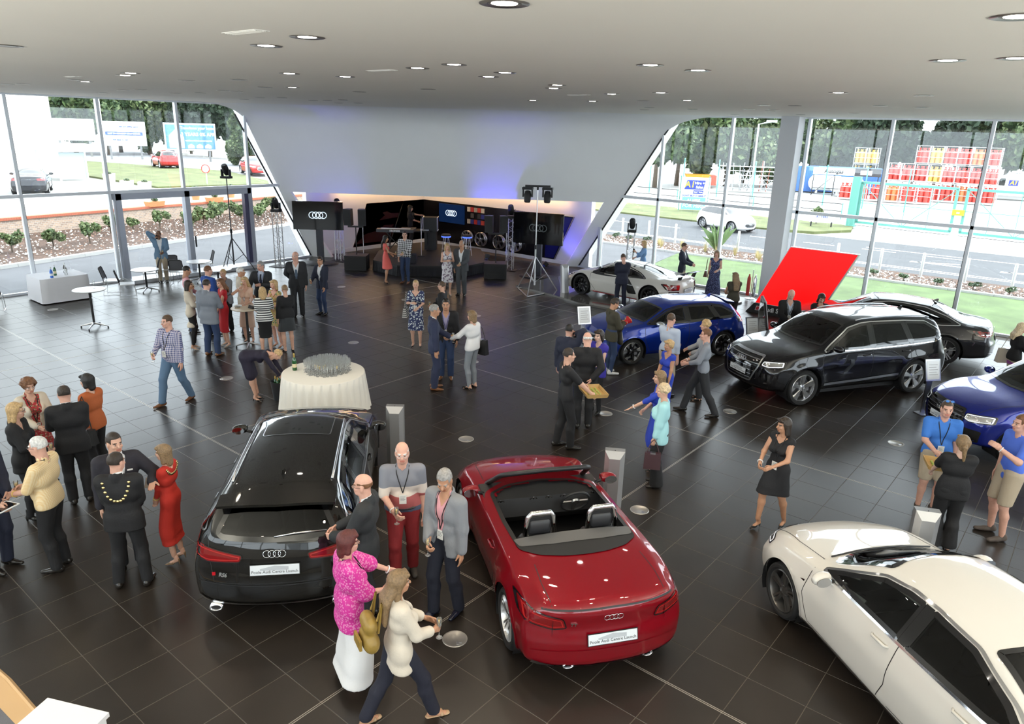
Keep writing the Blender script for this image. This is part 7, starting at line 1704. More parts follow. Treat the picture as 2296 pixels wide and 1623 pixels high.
for gi,(gx,gy,lab) in enumerate(((-31.5,73.,'heap of white tubular frames left in the scrap yard'),(-29.6,73.8,'stacked scaffolding boards on posts in the scrap yard'),(-28.2,75.2,'rusty red post rack at the right of the scrap yard'))):
 t=empty('scaffold_rack',(gx,gy,0),math.radians(20),lab,'scaffolding')
 for k in range(4):x=-1.+.66*k;MB().tube([(x,r_.uniform(-.4,.4),0),(x+r_.uniform(-.2,.2),0,r_.uniform(2.,3.3))],.045,6).obj('post',mat('rust_red',(.42,.14,.10),.7) if gi==2 else steelg,t)
 for k in range(6):z=.3+.42*k;MB().box((r_.uniform(-.2,.2),0,z),(2.4,.5,.07),r_.uniform(-.2,.2)).obj('board',mat('grey_board',(.5,.5,.5),.7),t)
 for k in range(9):MB().tube([(r_.uniform(-1.3,1.3),-.5,r_.uniform(0,.6)),(r_.uniform(-1.3,1.3),r_.uniform(-.3,.4),r_.uniform(1.,2.8))],.03,5).obj('loose_tube',tw if gi==0 else steelg,t)
 # van
t=empty('delivery_van',(-8.6,90.5,0),math.radians(8),'white high-roof van with yellow lettering behind the gate','van')
vp=[(-3.2,.35),(-3.15,.95),(-2.5,1.2),(-1.75,2.0),(-1.2,2.5),(3.,2.6),(3.1,.35)]
MB().prism(vp,-.98,.98,frame((0,0,0),(1,0,0),(0,0,1))).obj('body',P_w2,t)
MB().prism([(-2.35,1.3),(-1.7,2.),(-1.3,2.),(-1.3,1.3)],.985,.995,frame((0,0,0),(1,0,0),(0,0,1))).obj('side_window',gloss_black,t)
MB().hexa([(-2.52,-.85,1.22),(-2.45,-.85,1.2),(-2.45,.85,1.2),(-2.52,.85,1.22),(-1.8,-.85,2.02),(-1.72,-.85,2.0),(-1.72,.85,2.0),(-1.8,.85,2.02)]).obj('windscreen',gloss_black,t)
for x in (-2.2,2.):
 for y in (-.9,.9):
  w=empty('wheel',(x,y,.35));w.parent=t;w.rotation_euler=(0,0,PI if y<0 else 0)
  for nm,dm in wheel_data(.35,.22,('mesh',6,'silver',False)).items():link(nm,dm,w)
for x in (-.6,1.6):
 MB().box((x,-1.0,1.6),(.8,.02,.55)).obj('logo_panel',mat('logo_blue',(.03,.05,.3),.5),t);o=link('logo_lettering',text_mesh('A1',.5,mat('logo_yellow',(.85,.6,.05),.5),shear=.2,bold=.02),t);o.matrix_local=frame((x,-1.02,1.6),(1,0,0),(0,0,1))
 # hire sign on the verge
t=empty('hire_sign',(-24.3,50.2,0),math.radians(26),'blue and yellow tool-hire sign on the verge','sign')
fb=mat('logo_blue',(.03,.05,.3),.5);ly=mat('logo_yellow',(.85,.6,.05),.5)
def sgn(nm,poly,y0,y1,m):MB().prism(poly,y0,y1,frame((0,0,0),(1,0,0),(0,0,1))).obj(nm,m,t)
sgn('backing_board',[(-1.1,.1),(1.1,.1),(1.1,2.4),(-1.1,2.4)],-.06,0,tw);sgn('logo_panel',[(-.72,1.55),(.62,1.55),(.74,2.2),(-.55,2.2)],0,.02,fb);sgn('strap_panel',[(-.1,1.25),(.6,1.25),(.66,1.5),(-.05,1.5)],0,.02,fb);sgn('banner',[(-.85,.12),(.85,.12),(.85,1.0),(-.8,1.0)],0,.02,mat('banner_blue',(.15,.42,.72),.5))
for tx,x,z,sz,m in (('A1',-.35,1.88,.62,ly),('Hire +',.33,2.0,.26,tw),('Sales',.33,1.72,.26,tw),('Plant & Tools',.28,1.37,.11,tw),("DON'T BUY IT HIRE IT",0,1.1,.17,fb),('A1 HIRE',0,.78,.26,tw),('FOR HIRE',0,.38,.36,tw)):
 o=link('lettering',text_mesh(tx,sz,m,ext=.004,bold=.006,shear=.1),t);o.matrix_local=frame((x,-.03,z),(1,0,0),(0,0,1))
for x in (-1.,1.):MB().bb((x-.04,.0,0),(x+.04,.08,2.5)).obj('post',grn,t)
t.rotation_euler=(0,0,math.radians(26))
# tall mesh fence, lamp post, small sign, bush
for i in range(9):
 x,y=-38+i*3.1,62+i*.6 if i<5 else 64.;t=empty('fence_post',(x,y,0),0,'tall thin green fence post at the yard edge','post','green yard fence posts');MB().tube([(0,0,0),(0,0,3.2)],.05,6).obj('post',grn,t);MB().lathe([(.05,3.2),(.08,3.22),(0,3.3)],8).obj('cap',grn,t)
t=empty('wire_rail',(-33,55.2,0),-.06,'low dark wire rail along the verge','fence')
for z in (.55,1.05):MB().tube([(-8,0,z),(18,0,z)],.025,5).obj('wire',ink,t)
for k in range(5):MB().tube([(-8+k*6.5,0,0),(-8+k*6.5,0,1.1)],.035,6).obj('post',grn,t)
t=empty('street_lamp',(-22.3,55.7,0),0,'grey street lamp post in front of the scrap yard','lamp post');MB().tube([(0,0,0),(0,0,6.2),(.9,0,6.4)],.07,8).obj('column',steelg,t,True);MB().bb((.6,-.15,6.35),(1.3,.15,6.5)).obj('lantern',steelg,t)
t=empty('road_sign',(-14.5,48.2,.04),math.radians(25),'small white notice board on the verge by the column','sign');MB().bb((-.7,-.03,.25),(.7,.03,.85)).obj('board',tw,t)
for x in (-.6,.6):MB().bb((x-.04,-.04,0),(x+.04,.04,.3)).obj('leg',ink,t)
o=link('lettering',text_mesh('A1 HIRE',.2,fb,bold=.006),t);o.matrix_local=frame((0,-.035,.6),(1,0,0),(0,0,1))
t=empty('bush',(-15.3,49.8,.04),0,'round green bush beside the notice board','bush');o=link('foliage',SHB[0],t);o.location=(0,0,.6);o.scale=(1.4,1.4,1.5);MB().tube([(0,0,0),(0,0,.5)],.05,6).obj('stem',bark,t)
t=empty('round_sign',(-47.6,25.6,1.3),math.radians(40),'round red-rimmed road sign on the grass bank','sign');MB().tube([(0,0,0),(0,0,1.1)],.04,6).obj('post',steelg,t);MB().lathe([(0,.03),(.24,.03),(.24,0)],18,frame((0,-.03,1.0),(1,0,0),(0,0,1))).obj('face',tw,t);MB().tube([(.26*math.cos(a),-.05,1.+.26*math.sin(a)) for a in np.linspace(0,2*PI,18,endpoint=False)],.035,6,closed=True).obj('rim',redg,t)
t=empty('lamp_pole',(-84.,34.2,1.2),0,'tall white pole in front of the estate billboard','pole');MB().tube([(0,0,0),(0,0,9.)],.12,8).obj('shaft',tw,t);MB().lathe([(.2,0),(.2,.3),(.12,.32)],8).obj('base',tw,t)
# ================================================================== stage end
blk=mat('stage_black',(.012,.012,.014),.6);panel_k=mat('panel_black',(.008,.008,.010),.2)
scr_k=mat('screen_black',(.004,.004,.005),.08,coat=.5);rgl=mat('screen_rings',(.5,.6,.7),.4,emit=(.75,.88,1.),es=1.1)
def wallY(poly,d0,d1):return MB().prism(poly,-d1,-d0,frame((0,YR,0),(1,0,0),(0,0,1))@Matrix.Scale(-1,4,(0,0,1)))
def quadY(pts,y0,y1):
 mb=MB();n=len(pts)
 return mb.prism([(x,z) for x,z in pts],0,y1-y0,frame((0,y1,0),(1,0,0),(0,0,1)))
def quadX(pts,x0,x1):
 return MB().prism([(-y,z) for y,z in pts],0,x1-x0,frame((x0,0,0),(0,-1,0),(0,0,1)))
dp=empty('display_wall',(-21.6,YR,0),0,'black slanted display panel with wheels and colour swatches','display');iv=Matrix.Translation((21.6,-YR,0))
def dpp(mb,nm,m,par=dp,sm=False):o=mb.obj(nm,m,par,sm);o.matrix_local=iv.copy();return o
dpp(quadY([(-26,.16),(-18.1,.16),(-17.2,2.0),(-26,2.03)],YR-.06,YR),'panel',panel_k);dpp(quadY([(-18.6,.2),(-18.15,.2),(-17.25,1.97),(-18.6,1.97)],YR-.068,YR-.06),'blue_panel',mat('panel_blue',(.01,.012,.12),.2))
dpp(MB().tube([(-18.1,YR-.06,.16),(-17.2,YR-.06,2.0)],.02,5),'edge_strip',satin)
dpp(quadY([(-24.9,1.1),(-23.3,1.1),(-23.3,1.95),(-24.9,1.95)],YR-.12,YR-.06),'wall_screen',mat('screen_navy',(.004,.008,.03),.1,emit=(.01,.04,.14),es=.35))
o=rings_mb(.13,.68,.95,.014).obj('screen_logo',rgl,dp);o.matrix_local=iv@frame((-24.1,YR-.13,1.55),(1,0,0),(0,0,1))
cs_=[(.6,.55,.45),(.03,.03,.04),(.5,.03,.03),(.03,.05,.3),(.4,.36,.3),(.08,.07,.06),(.55,.06,.04),(.3,.28,.33)]
for r_i in range(3):
 for q in range(7):
  if (r_i,q) in ((0,5),(0,6),(1,0),(1,2)):continue
  cc=cs_[(q*2+r_i*3+(q==2)*0)%8] if r_i<2 else [cs_[0],cs_[3],cs_[2],cs_[3],cs_[6],cs_[2],cs_[1]][q]
  dpp(MB().bb((-23.1+q*.21,YR-.10,1.82-r_i*.27-.1),(-22.92+q*.21,YR-.06,1.82-r_i*.27+.1)),'swatch',mat('swatch_%d'%int(sum(cc)*1000),cc,.5))
for i,(x,st) in enumerate(((-23.0,('mesh',10,'silver',True)),(-22.15,('twin',5,'silver',True)),(-21.06,('twin',5,'grey',True)),(-20.13,('rotor',5,'silver',True)))):
 w=empty('alloy_wheel',(x,YR-.20,.56),PI,'silver alloy wheel on the black panel, number %s from the corner'%('one','two','three','four')[i],'wheel','alloy wheels on the panel');D=wheel_data(.34,.16,st)
 for nm in ('rim','spokes','hub'):link(nm,D[nm],w).scale=(1.2,1.2,1.2)
rp=empty('picture_panel',(XL,22,0),0,'slanted red wall panel with a dark car silhouette','panel');iv2=Matrix.Translation((-XL,-22,0))
def rpp(mb,nm,m):o=mb.obj(nm,m,rp);o.matrix_local=iv2.copy()
rpp(quadX([(20.5,.16),(22.65,.16),(23.55,2.03),(21.35,2.03)],XL,XL+.06),'red_picture',mat('picture_red',(.38,.008,.012),.25,var=.5,vscale=1.2));rpp(quadX([(22.68,.16),(24.85,.16),(24.85,2.03),(23.58,2.03)],XL,XL+.06),'black_picture',panel_k)
rpp(quadX([(22.66,.16),(22.70,.16),(23.6,2.03),(23.55,2.03)],XL,XL+.075),'edge_strip',satin)
dk=mat('picture_dark',(.03,.003,.005),.3);rpp(quadX([(20.6,.3),(22.2,.3),(22.6,.75),(22.9,1.0),(22.3,1.02),(21.9,.8),(21.2,.7)],XL+.06,XL+.063),'picture_shadow',dk);rpp(quadX([(22.0,1.25),(23.1,1.32),(23.2,1.5),(22.7,1.52),(22.5,1.62),(22.2,1.58),(22.35,1.45)],XL+.06,XL+.063),'picture_car',dk)
# warm cove light above the panels
cv=mat('cove_glow',(1,1,1),.5,emit=(1.,.62,.3),es=14)
for nm,a,b in (('cove_light',(XL+.25,19.6,2.68),(XL+.35,24.5,2.71)),('cove_light',(-25.4,YR-.35,2.68),(-17.4,YR-.25,2.71))):
 t=empty(nm,a,0,'hidden warm light strip above the %s panel'%('red' if a[1]<20 else 'black'),'light strip');o=MB().bb((0,0,0),[b[i]-a[i] for i in range(3)]).obj('tube',cv,t);MB().bb((-.02,-.02,.03),(b[0]-a[0]+.02,b[1]-a[1]+.02,.05)).obj('housing',white,t)
 # stage platform
st=empty('stage',(-20.6,20.4,0),0,'low black draped stage platform','stage');sp=[(-21.9,18.2),(-20.4,18.1),(-18.6,19.9),(-18.7,21.3),(-21.,23.4),(-24.,22.9),(-24.2,20.6)]
MB().prism([(x+20.6,y-20.4) for x,y in sp],.34,.4).obj('deck',blk,st)
for i in range(7):
 a,b=Vector(sp[i]),Vector(sp[(i+1)%7]);n=max(4,int((b-a).length/.07));mb=MB()
 for k in range(n+1):
  p=a.lerp(b,k/n);e=(b-a).normalized();q=Vector((e.y,-e.x))*(.018*(k%2));mb.V+=[(p.x+q.x+20.6,p.y+q.y-20.4,0),(p.x+20.6,p.y-20.4,.34)]
 mb.F=[(2*k,2*k+2,2*k+3,2*k+1) for k in range(n)];mb.I=[0]*n;mb.obj('skirt',cloth('stage_drape',(.012,.012,.016)),st)
def truss(x,y,h,label,name='truss_tower',head=True):
 t=empty(name,(x,y,0),.4,label,'truss');w=.12;tm=mat('truss_alu',(.68,.68,.7),.3,.85)
 for a in (-w,w):
  for b in (-w,w):MB().tube([(a,b,.03),(a,b,h)],.018,6).obj('chord',tm,t)
 for f in range(4):
  z=.1;k=0;P=[]
  while z<h:P.append(z);z+=.19
  c=[(-w,-w),(w,-w),(w,w),(-w,w)];A,B=c[f],c[(f+1)%4]
  MB().tube([(*(A if i%2 else B),q) for i,q in enumerate(P)],.009,4).obj('lacing',tm,t)
 MB().bb((-.3,-.3,0),(.3,.3,.02)).obj('base_plate',blk,t);MB().bb((-.16,-.16,h),(.16,.16,h+.02)).obj('top_plate',blk,t)
 if head:moving_head(x,y,h+.02,'black moving-head spotlight on %s'%label.split(' truss')[0].replace('silver','the')+' truss')
def moving_head(x,y,z,label,up=1,tilt=.5):
 t=empty('moving_head_light',(x,y,z),.5,label,'spotlight');s=up
 MB().bb((-.17,-.13,0),(.17,.13,.08*s)).obj('base',blk,t)
 for a in (-.15,.15):MB().bb((a-.02,-.06,.08*s),(a+.02,.06,.32*s)).obj('yoke_arm',blk,t)
 MB().lathe([(0,-.2),(.09,-.18),(.12,-.05),(.11,.16),(.09,.2),(0,.18)],14,Matrix.Translation((0,0,.3*s))@Matrix.Rotation(tilt,4,'X')).obj('head',blk,t,True,50);MB().lathe([(0,.201),(.08,.201)],14,Matrix.Translation((0,0,.3*s))@Matrix.Rotation(tilt,4,'X')).obj('lens',scr_k,t)
truss(-24.4,18.55,1.99,'silver lattice truss tower behind the left bass box');truss(-24.94,16.08,2.1,'silver lattice truss tower against the left glass wall');truss(-18.35,22.2,2.04,'silver lattice truss tower right of the stage');truss(-14.2,24.4,1.75,'silver lattice truss tower behind the white coupe')
for x,y,lab in ((-22.55,17.95,'left'),(-17.8,20.7,'right')):
 t=empty('bass_box',(x,y,0),HEAD,'black bass speaker box at the %s stage corner'%lab,'speaker');MB().bb((-.42,-.35,0),(.42,.35,.55)).obj('cabinet',blk,t);MB().bb((-.38,-.362,.04),(.38,-.35,.51)).obj('grille',mat('grille_cloth',(.02,.02,.022),.8),t);MB().tube([(0,0,.55),(0,0,1.62)],.02,8).obj('pole',blk,t);MB().bb((-.3,-.03,1.6),(.3,.03,1.66)).obj('cross_bar',blk,t)
 for s in (-1,1):
  t=empty('loudspeaker',(x+.24*s*math.cos(HEAD),y+.24*s*math.sin(HEAD),1.68),HEAD+.25*s,'%s loudspeaker of the pair above the %s bass box'%('left' if s<0 else 'right',lab),'speaker');MB().hexa([(-.15,-.16,0),(.15,-.16,0),(.1,.16,0),(-.1,.16,0),(-.15,-.2,.62),(.15,-.2,.62),(.1,.12,.62),(-.1,.12,.62)]).obj('cabinet',mat('speaker_blueblack',(.012,.012,.022),.5),t);MB().hexa([(-.13,-.172,.03),(.13,-.172,.03),(.13,-.16,.03),(-.13,-.16,.03),(-.13,-.208,.59),(.13,-.208,.59),(.13,-.19,.59),(-.13,-.19,.59)]).obj('grille',MC['grille_cloth'],t)
def tripod(x,y,h,lab,m,spread=.75,base=False):
 t=empty('lighting_stand',(x,y,0),.6,lab,'stand');MB().tube([(0,0,.25),(0,0,h*.45)],.03,8).obj('lower_mast',m,t);MB().tube([(0,0,h*.42),(0,0,h)],.02,8).obj('upper_mast',m,t);MB().cyl((0,0,h*.42),(0,0,h*.46),.045,10).obj('collar',blk,t)
 pts=[(spread*math.cos(a),spread*math.sin(a),.02) for a in (0.3,2.4,4.5)]
 for p in pts:MB().tube([(0,0,1.25),p],.018,6).obj('leg',m,t);MB().tube([(0,0,.35),(p[0]*.5,p[1]*.5,.64)],.01,5).obj('strut',m,t)
 if base:
  for i in range(3):MB().tube([pts[i],pts[(i+1)%3]],.02,6).obj('base_bar',m,t)
 return t
ts=mat('stand_silver',(.7,.7,.72),.3,.8)
tripod(-25.2,14.3,3.4,'tall dark tripod stand with a lamp by the entrance door',mat('stand_dark',(.08,.08,.09),.4,.6));tripod(-15.11,19.64,3.55,'tall silver tripod stand with two lamps on a bar',ts,.85,True)
t=empty('light_bar',(-15.11,19.64,3.55),HEAD,'black cross bar on top of the silver tripod','bar');MB().bb((-.42,-.03,0),(.42,.03,.06)).obj('bar',blk,t);MB().cyl((0,0,-.1),(0,0,0),.03,8).obj('spigot',blk,t)
for s in (-1,1):moving_head(-15.11+s*.33*math.cos(HEAD),19.64+s*.33*math.sin(HEAD),3.54,'%s moving-head lamp hung from the silver tripod bar'%('left' if s<0 else 'right'),-1,2.9)
moving_head(-25.2,14.3,3.38,'moving-head lamp on top of the dark tripod')
for x,y,w,z0,z1,lab,rot in ((-24.35,17.55,1.95,1.36,2.46,'large black screen with glowing rings on a stand at the left',.05),(-16.75,21.9,1.95,1.25,2.42,'large black screen with dim rings on a stand at the right',-.35)):
 t=empty('display_screen',(x,y,0),HEAD+rot,lab,'screen');MB().bb((-w/2,-.05,z0),(w/2,.05,z1)).obj('panel',scr_k,t);MB().bb((-.13,.05,.05),(.13,.17,z1-.2)).obj('stand_column',mat('stand_navy',(.02,.022,.035),.4),t)
 MB().lathe([(0,.06),(.5,.05),(.55,0)],24,sx=1.3).obj('base_plate',blk,t,True,40);o=rings_mb(.13,.68,.95,.013).obj('screen_logo',rgl if rot>0 else mat('rings_dim',(.12,.13,.14),.3),t);o.matrix_local=frame((0,-.056,(z0+z1)/2+.02),(1,0,0),(0,0,1))
 # keyboard, desk, stands
t=empty('keyboard_desk',(-22.9,21.0,.4),HEAD,'black folding desk with mixer and laptop on the stage','desk');MB().bb((-.9,-.35,.78),(.9,.35,.83)).obj('top',blk,t)
for a in (-.8,.8):MB().tube([(a,-.3,0),(a,.3,.78)],.02,5).obj('leg',blk,t);MB().tube([(a,.3,0),(a,-.3,.78)],.02,5).obj('leg',blk,t)
MB().bb((-.3,-.2,.83),(.3,.2,.9)).obj('mixer',mat('mixer_grey',(.1,.1,.11),.5),t);MB().bb((.5,-.15,.83),(.85,.12,.85)).obj('laptop',mat('paper',(.7,.7,.7),.6),t)
t=empty('keyboard',(-22.6,20.0,.4),HEAD,'stage keyboard on a stand with its maker name on the back','keyboard');MB().bb((-.75,-.18,.85),(.75,.18,.97)).obj('case',mat('keyboard_case',(.03,.03,.04),.4),t);MB().bb((-.6,.0,.97),(.6,.16,.985)).obj('keys',tw,t);MB().tube([(-.4,0,0),(.4,0,.85)],.018,5).obj('stand_leg',blk,t);MB().tube([(.4,0,0),(-.4,0,.85)],.018,5).obj('stand_leg',blk,t)
o=link('lettering',text_mesh('KRONOS',.1,mat('lettering_white',(.8,.85,.9),.4),bold=.003),t);o.matrix_local=frame((0,-.185,.91),(1,0,0),(0,0,1))
t=empty('flight_case',(-22.35,21.75,.4),HEAD,'black flight case with silver edges behind the keyboard','case');MB().bb((-.3,-.25,.8),(.3,.25,1.35)).obj('box',blk,t);MB().bb((-.25,-.2,0),(.25,.2,.8)).obj('stand',blk,t)
for a in (-.3,.3):
 for z in (.8,1.35):MB().tube([(a,-.25,z),(a,.25,z)],.018,4).obj('edge',satin,t)
 MB().tube([(a,-.25,.8),(a,-.25,1.35)],.018,4).obj('edge',satin,t)
for x,y,z,lab in ((-21.3,20.2,.4,'microphone stand at the middle of the stage'),(-23.3,18.9,0,'microphone stand left of the woman in coral')):
 t=empty('microphone_stand',(x,y,z),0,lab,'stand');MB().tube([(0,0,.03),(0,0,1.5)],.012,6).obj('mast',ts,t);MB().lathe([(0,.03),(.15,.02),(.16,0)],16).obj('foot',blk,t);MB().tube([(0,0,1.5),(.08,0,1.6)],.02,8,rr=[.014,.026]).obj('microphone',blk,t)
sl=mat('stool_blue',(.05,.08,.6),.3,emit=(.1,.2,1.),es=1.2)
for x,y,lab in ((-20.9,21.2,'left'),(-20.2,21.7,'right')):
 t=empty('bar_stool',(x,y,.4),0,'%s black bar stool with blue glowing rim on stage'%lab,'stool');MB().lathe([(0,.84),(.17,.84),(.19,.8),(.19,.77)],20).obj('seat',blk,t,True,40);MB().lathe([(.185,.77),(.195,.76),(.195,.72),(0,.71)],20).obj('rim_light',sl,t)
 for a in range(4):q=a*PI/2+.4;MB().tube([(.1*math.cos(q),.1*math.sin(q),.73),(.2*math.cos(q),.2*math.sin(q),0)],.014,6).obj('leg',ts,t)
 MB().tube([(.17*math.cos(a),.17*math.sin(a),.25) for a in np.linspace(0,2*PI,16,endpoint=False)],.01,5,closed=True).obj('foot_ring',ts,t)
for x,y,lab in ((-20.6,18.9,'left'),(-19.3,19.7,'right')):
 t=empty('stage_monitor',(x,y,.4),HEAD,'%s black wedge monitor at the stage edge'%lab,'speaker');MB().prism([(-.2,0),(.22,0),(.2,.12),(-.05,.36),(-.2,.3)],-.28,.28,frame((0,0,0),(0,1,0),(0,0,1))).obj('cabinet',MC['speaker_blueblack'],t);MB().prism([(.19,.135),(-.045,.345),(-.035,.355),(.2,.145)],-.24,.24,frame((0,0,0),(0,1,0),(0,0,1))).obj('grille',MC['grille_cloth'],t)
 # blue stage lamps (real fixtures throwing light on the end wall)
for x,y,z,tx,ty,tz,e,lab in ((-19.0,21.6,.42,-19.2,22.8,3.6,260,'small blue LED lamp at the right of the stage'),(-23.6,18.9,.05,-24.6,18.6,3.4,170,'small blue LED lamp on the floor beside the truss'),(-17.6,23.6,.05,-17.2,24.6,1.0,60,'small blue LED lamp by the right recess wall')):
 t=empty('stage_lamp',(x,y,z),0,lab,'lamp');d=(Vector((tx,ty,tz))-Vector((x,y,z+.12))).normalized();Q=d.to_track_quat('Z','Y').to_matrix().to_4x4()
 MB().bb((-.1,-.08,0),(.1,.08,.03)).obj('bracket',blk,t);MB().lathe([(.08,-.12),(.1,0),(.1,.06)],14,Matrix.Translation((0,0,.13))@Q).obj('barrel',blk,t,True,40);MB().lathe([(0,.05),(.095,.055)],14,Matrix.Translation((0,0,.13))@Q).obj('lens',mat('lamp_blue_glow',(.1,.2,1.),.3,emit=(.08,.12,1.),es=12),t)
 ld=bpy.data.lights.new('stage_lamp','SPOT');ld.energy=e*1.6;ld.color=(.12,.10,1.);ld.spot_size=math.radians(75);ld.spot_blend=.8;ld.shadow_soft_size=.08;lo=link('beam',ld,t);lo.matrix_local=Matrix.Translation(Vector((0,0,.13))+d*.1)@d.to_track_quat('-Z','Y').to_matrix().to_4x4()
t=empty('step_ladder',(-24.9,18.95,0),.9,'small aluminium step ladder against the left recess wall','ladder')
for s in (-.2,.2):MB().tube([(s,.3,0),(s*.8,0,.95)],.015,6).obj('rear_rail',ts,t);MB().tube([(s,-.28,0),(s*.8,0,.95)],.018,6).obj('front_rail',ts,t)
for z in (.25,.5,.75):MB().box((0,-.28*(1-z/.95),z),(.36,.14,.03)).obj('step',ts,t)
# ================================================================== showroom furniture
pl_=MB();ped=[(-16.1,19.85),(-14.3,19.6),(-13.,19.25),(-9.4,19.4),(-9.2,23.4),(-14.,23.8),(-16.1,23.6)]
tag(pl_.prism(ped,0,.06).obj('car_stand',mat('stand_gloss',(.16,.15,.14),.12,coat=.6)),'low glossy stand under the white coupe','stand')
def pillar(x,y,rot,lab,h=1.1,lean=0.):
 t=empty('info_pillar',(x,y,0),rot,lab,'pillar');a=mat('pillar_silver',(.42,.42,.43),.32,.75);w=.14
 MB().hexa([(-w,-.05,0),(w,-.05,0),(w,.06,0),(-w,.06,0),(-w,-.05+lean,h),(w,-.05+lean,h),(w,.06+lean,h),(-w,.06+lean,h)]).obj('body',a,t)
 MB().hexa([(-w,-.05,0),(-.075,-.11,0),(.075,-.11,0),(w,-.05,0),(-w,-.05+lean,h),(-.075,-.11+lean,h-.1),(.075,-.11+lean,h-.1),(w,-.05+lean,h)]).obj('facet',mat('pillar_facet',(.5,.5,.51),.3,.7),t);MB().cyl((0,-.03+lean,h),(0,-.03+lean,h+.004),.008,8).obj('button',ink,t)
pillar(-8.29,7.25,HEAD,'grey faceted info pillar beside the black estate car bonnet');pillar(-4.78,8.22,HEAD-.15,'silver faceted info pillar in front of the red open car');pillar(-1.05,9.33,HEAD-.25,'silver faceted info pillar beside the white saloon bonnet');pillar(-14.2,20.2,HEAD+.5,'silver faceted info pillar leaning by the white coupe nose',1.,.12)
def board(x,y,rot,h,lab):
 t=empty('price_stand',(x,y,0),rot,lab,'stand');MB().box((0,.03,h/2-.1),(.12,.03,h-.2)).obj('post',satin,t);MB().box((0,0,.01),(.3,.25,.02)).obj('foot',satin,t);M=Matrix.Translation((0,0,h-.2))@Matrix.Rotation(-.3,4,'X')
 o=MB().bb((-.17,-.012,-.22),(.17,.012,.22)).obj('frame',satin,t);o.matrix_local=M;MB().bb((-.14,-.016,-.19),(.14,-.012,.19)).obj('sheet',tw,o)
 for k in range(5):MB().bb((-.1,-.018,.1-k*.05),(.1-.03*(k%2),-.0165,.11-k*.05)).obj('print_line',mat('print_grey',(.4,.4,.42),.6),o)
board(-9.75,14.75,HEAD+.3,1.2,'silver price stand at the blue hatchback nose');board(-6.35,17.0,HEAD+.2,1.15,'silver price stand between blue hatchback and black utility car');board(-2.28,16.25,HEAD+.2,1.15,'silver price stand between black and deep blue utility cars')
# tilted red light board
t=empty('red_board',(-7.5,22.4,0),0,'bright red slanted light board on a black base','sign');fr_=frame((0,0,0),(1,0,0),(0,0,1))
MB().prism([(-.88,.32),(1.12,.32),(1.95,2.2),(-.03,2.2)],-.12,0,fr_).obj('housing',satin,t);MB().prism([(-.86,.34),(1.09,.34),(1.91,2.18),(-.01,2.18)],0,.012,fr_).obj('red_face',mat('light_red',(.8,.0,.0),.4,emit=(1.,.0,.0),es=1.15),t);MB().prism([(-1.15,0),(.95,0),(1.12,.32),(-.9,.32)],-.2,.03,fr_).obj('base',blk,t)
o=link('lettering',text_mesh('Audi Sport',.2,tw,align='LEFT',ext=.003,bold=.004),t);o.matrix_local=frame((-.62,-.04,.17),(1,0,0),(0,0,1));MB().prism([(-.85,.1),(-.72,.1),(-.68,.24),(-.81,.24)],.03,.036,fr_).obj('logo_rhomb',tw,t);MB().prism([(-.83,.115),(-.735,.115),(-.70,.225),(-.795,.225)],.036,.04,fr_).obj('logo_fill',MC['badge_red'],t)
t=empty('fire_extinguisher',(-9.3,24.3,0),0,'chrome extinguisher stand near the olive top woman','extinguisher')
for s in (-.1,.12):MB().lathe([(0,0),(.055,0),(.06,.05),(.06,.6),(.03,.68),(.02,.75),(0,.75)],12,Matrix.Translation((s,0,.1))).obj('bottle',chrome if s>0 else redg,t,True,40)
MB().tube([(0,.05,0),(0,.05,1.0)],.015,6).obj('stand_pole',satin,t);MB().lathe([(0,.02),(.17,.015),(.18,0)],16).obj('stand_foot',satin,t)
# round tables with star bases
tt_w=mat('table_top',(.82,.82,.83),.3)
def table(x,y,h,r,lab,m=None):
 t=empty('round_table',(x,y,0),.3,lab,'table');MB().lathe([(0,h),(r-.01,h),(r,h-.012),(r-.02,h-.028),(0,h-.028)],36).obj('top',m or tt_w,t,True,40);MB().tube([(0,0,.1),(0,0,h-.03)],.03,10).obj('column',blk,t)
 for k in range(4):a=k*PI/2+.5;p=(r*.85*math.cos(a),r*.85*math.sin(a));MB().tube([(0,0,.14),(p[0],p[1],.055)],.02,6,rr=[.03,.014]).obj('foot',satin,t);MB().lathe([(0,.05),(.012,.05),(.02,0)],8,Matrix.Translation((*p,0))).obj('glide',blk,t)
table(-20.47,7.46,1.05,.40,'tall white round table standing alone near the drinks table');table(-23.9,10.45,.73,.42,'low white round table between mesh chairs by the door');table(-24.15,12.4,.73,.40,'low white round table nearest the glass wall');table(-20.9,11.3,1.05,.42,'tall white round table behind the guests');table(-16.02,9.30,1.02,.36,'high round table among the guests, littered with plates',mat('table_top_cream',(.75,.66,.52),.35))
mesh_m=mat('chair_mesh',(.10,.10,.11),.7)
def chair(x,y,rot,lab):
 t=empty('mesh_chair',(x,y,0),rot,lab,'chair','mesh-back chairs by the glass wall');MB().hexa([(-.23,-.22,.43),(.23,-.22,.43),(.22,.22,.43),(-.22,.22,.43),(-.23,-.22,.455),(.23,-.22,.455),(.22,.22,.455),(-.22,.22,.455)]).obj('seat',tt_w,t)
 MB().grid(lambda u,v:((2*u-1)*(.22-.03*v),-.2-.1*v-.03*(1-(2*u-1)**2),.5+.36*v),8,6).obj('back_mesh',mesh_m,t)
 MB().tube([(-.22,-.2,.45),(-.22,-.2,.5),(-.2,-.3,.84),(-.15,-.31,.87),(.15,-.31,.87),(.2,-.3,.84),(.22,-.2,.5),(.22,-.2,.45)],.013,6).obj('back_frame',blk,t)
 for s in (-.22,.22):MB().tube([(s,.2,.43),(s*1.08,.24,.012),(s*1.08,-.24,.012),(s,-.18,.43)],.009,6).obj('sled_leg',chrome,t)
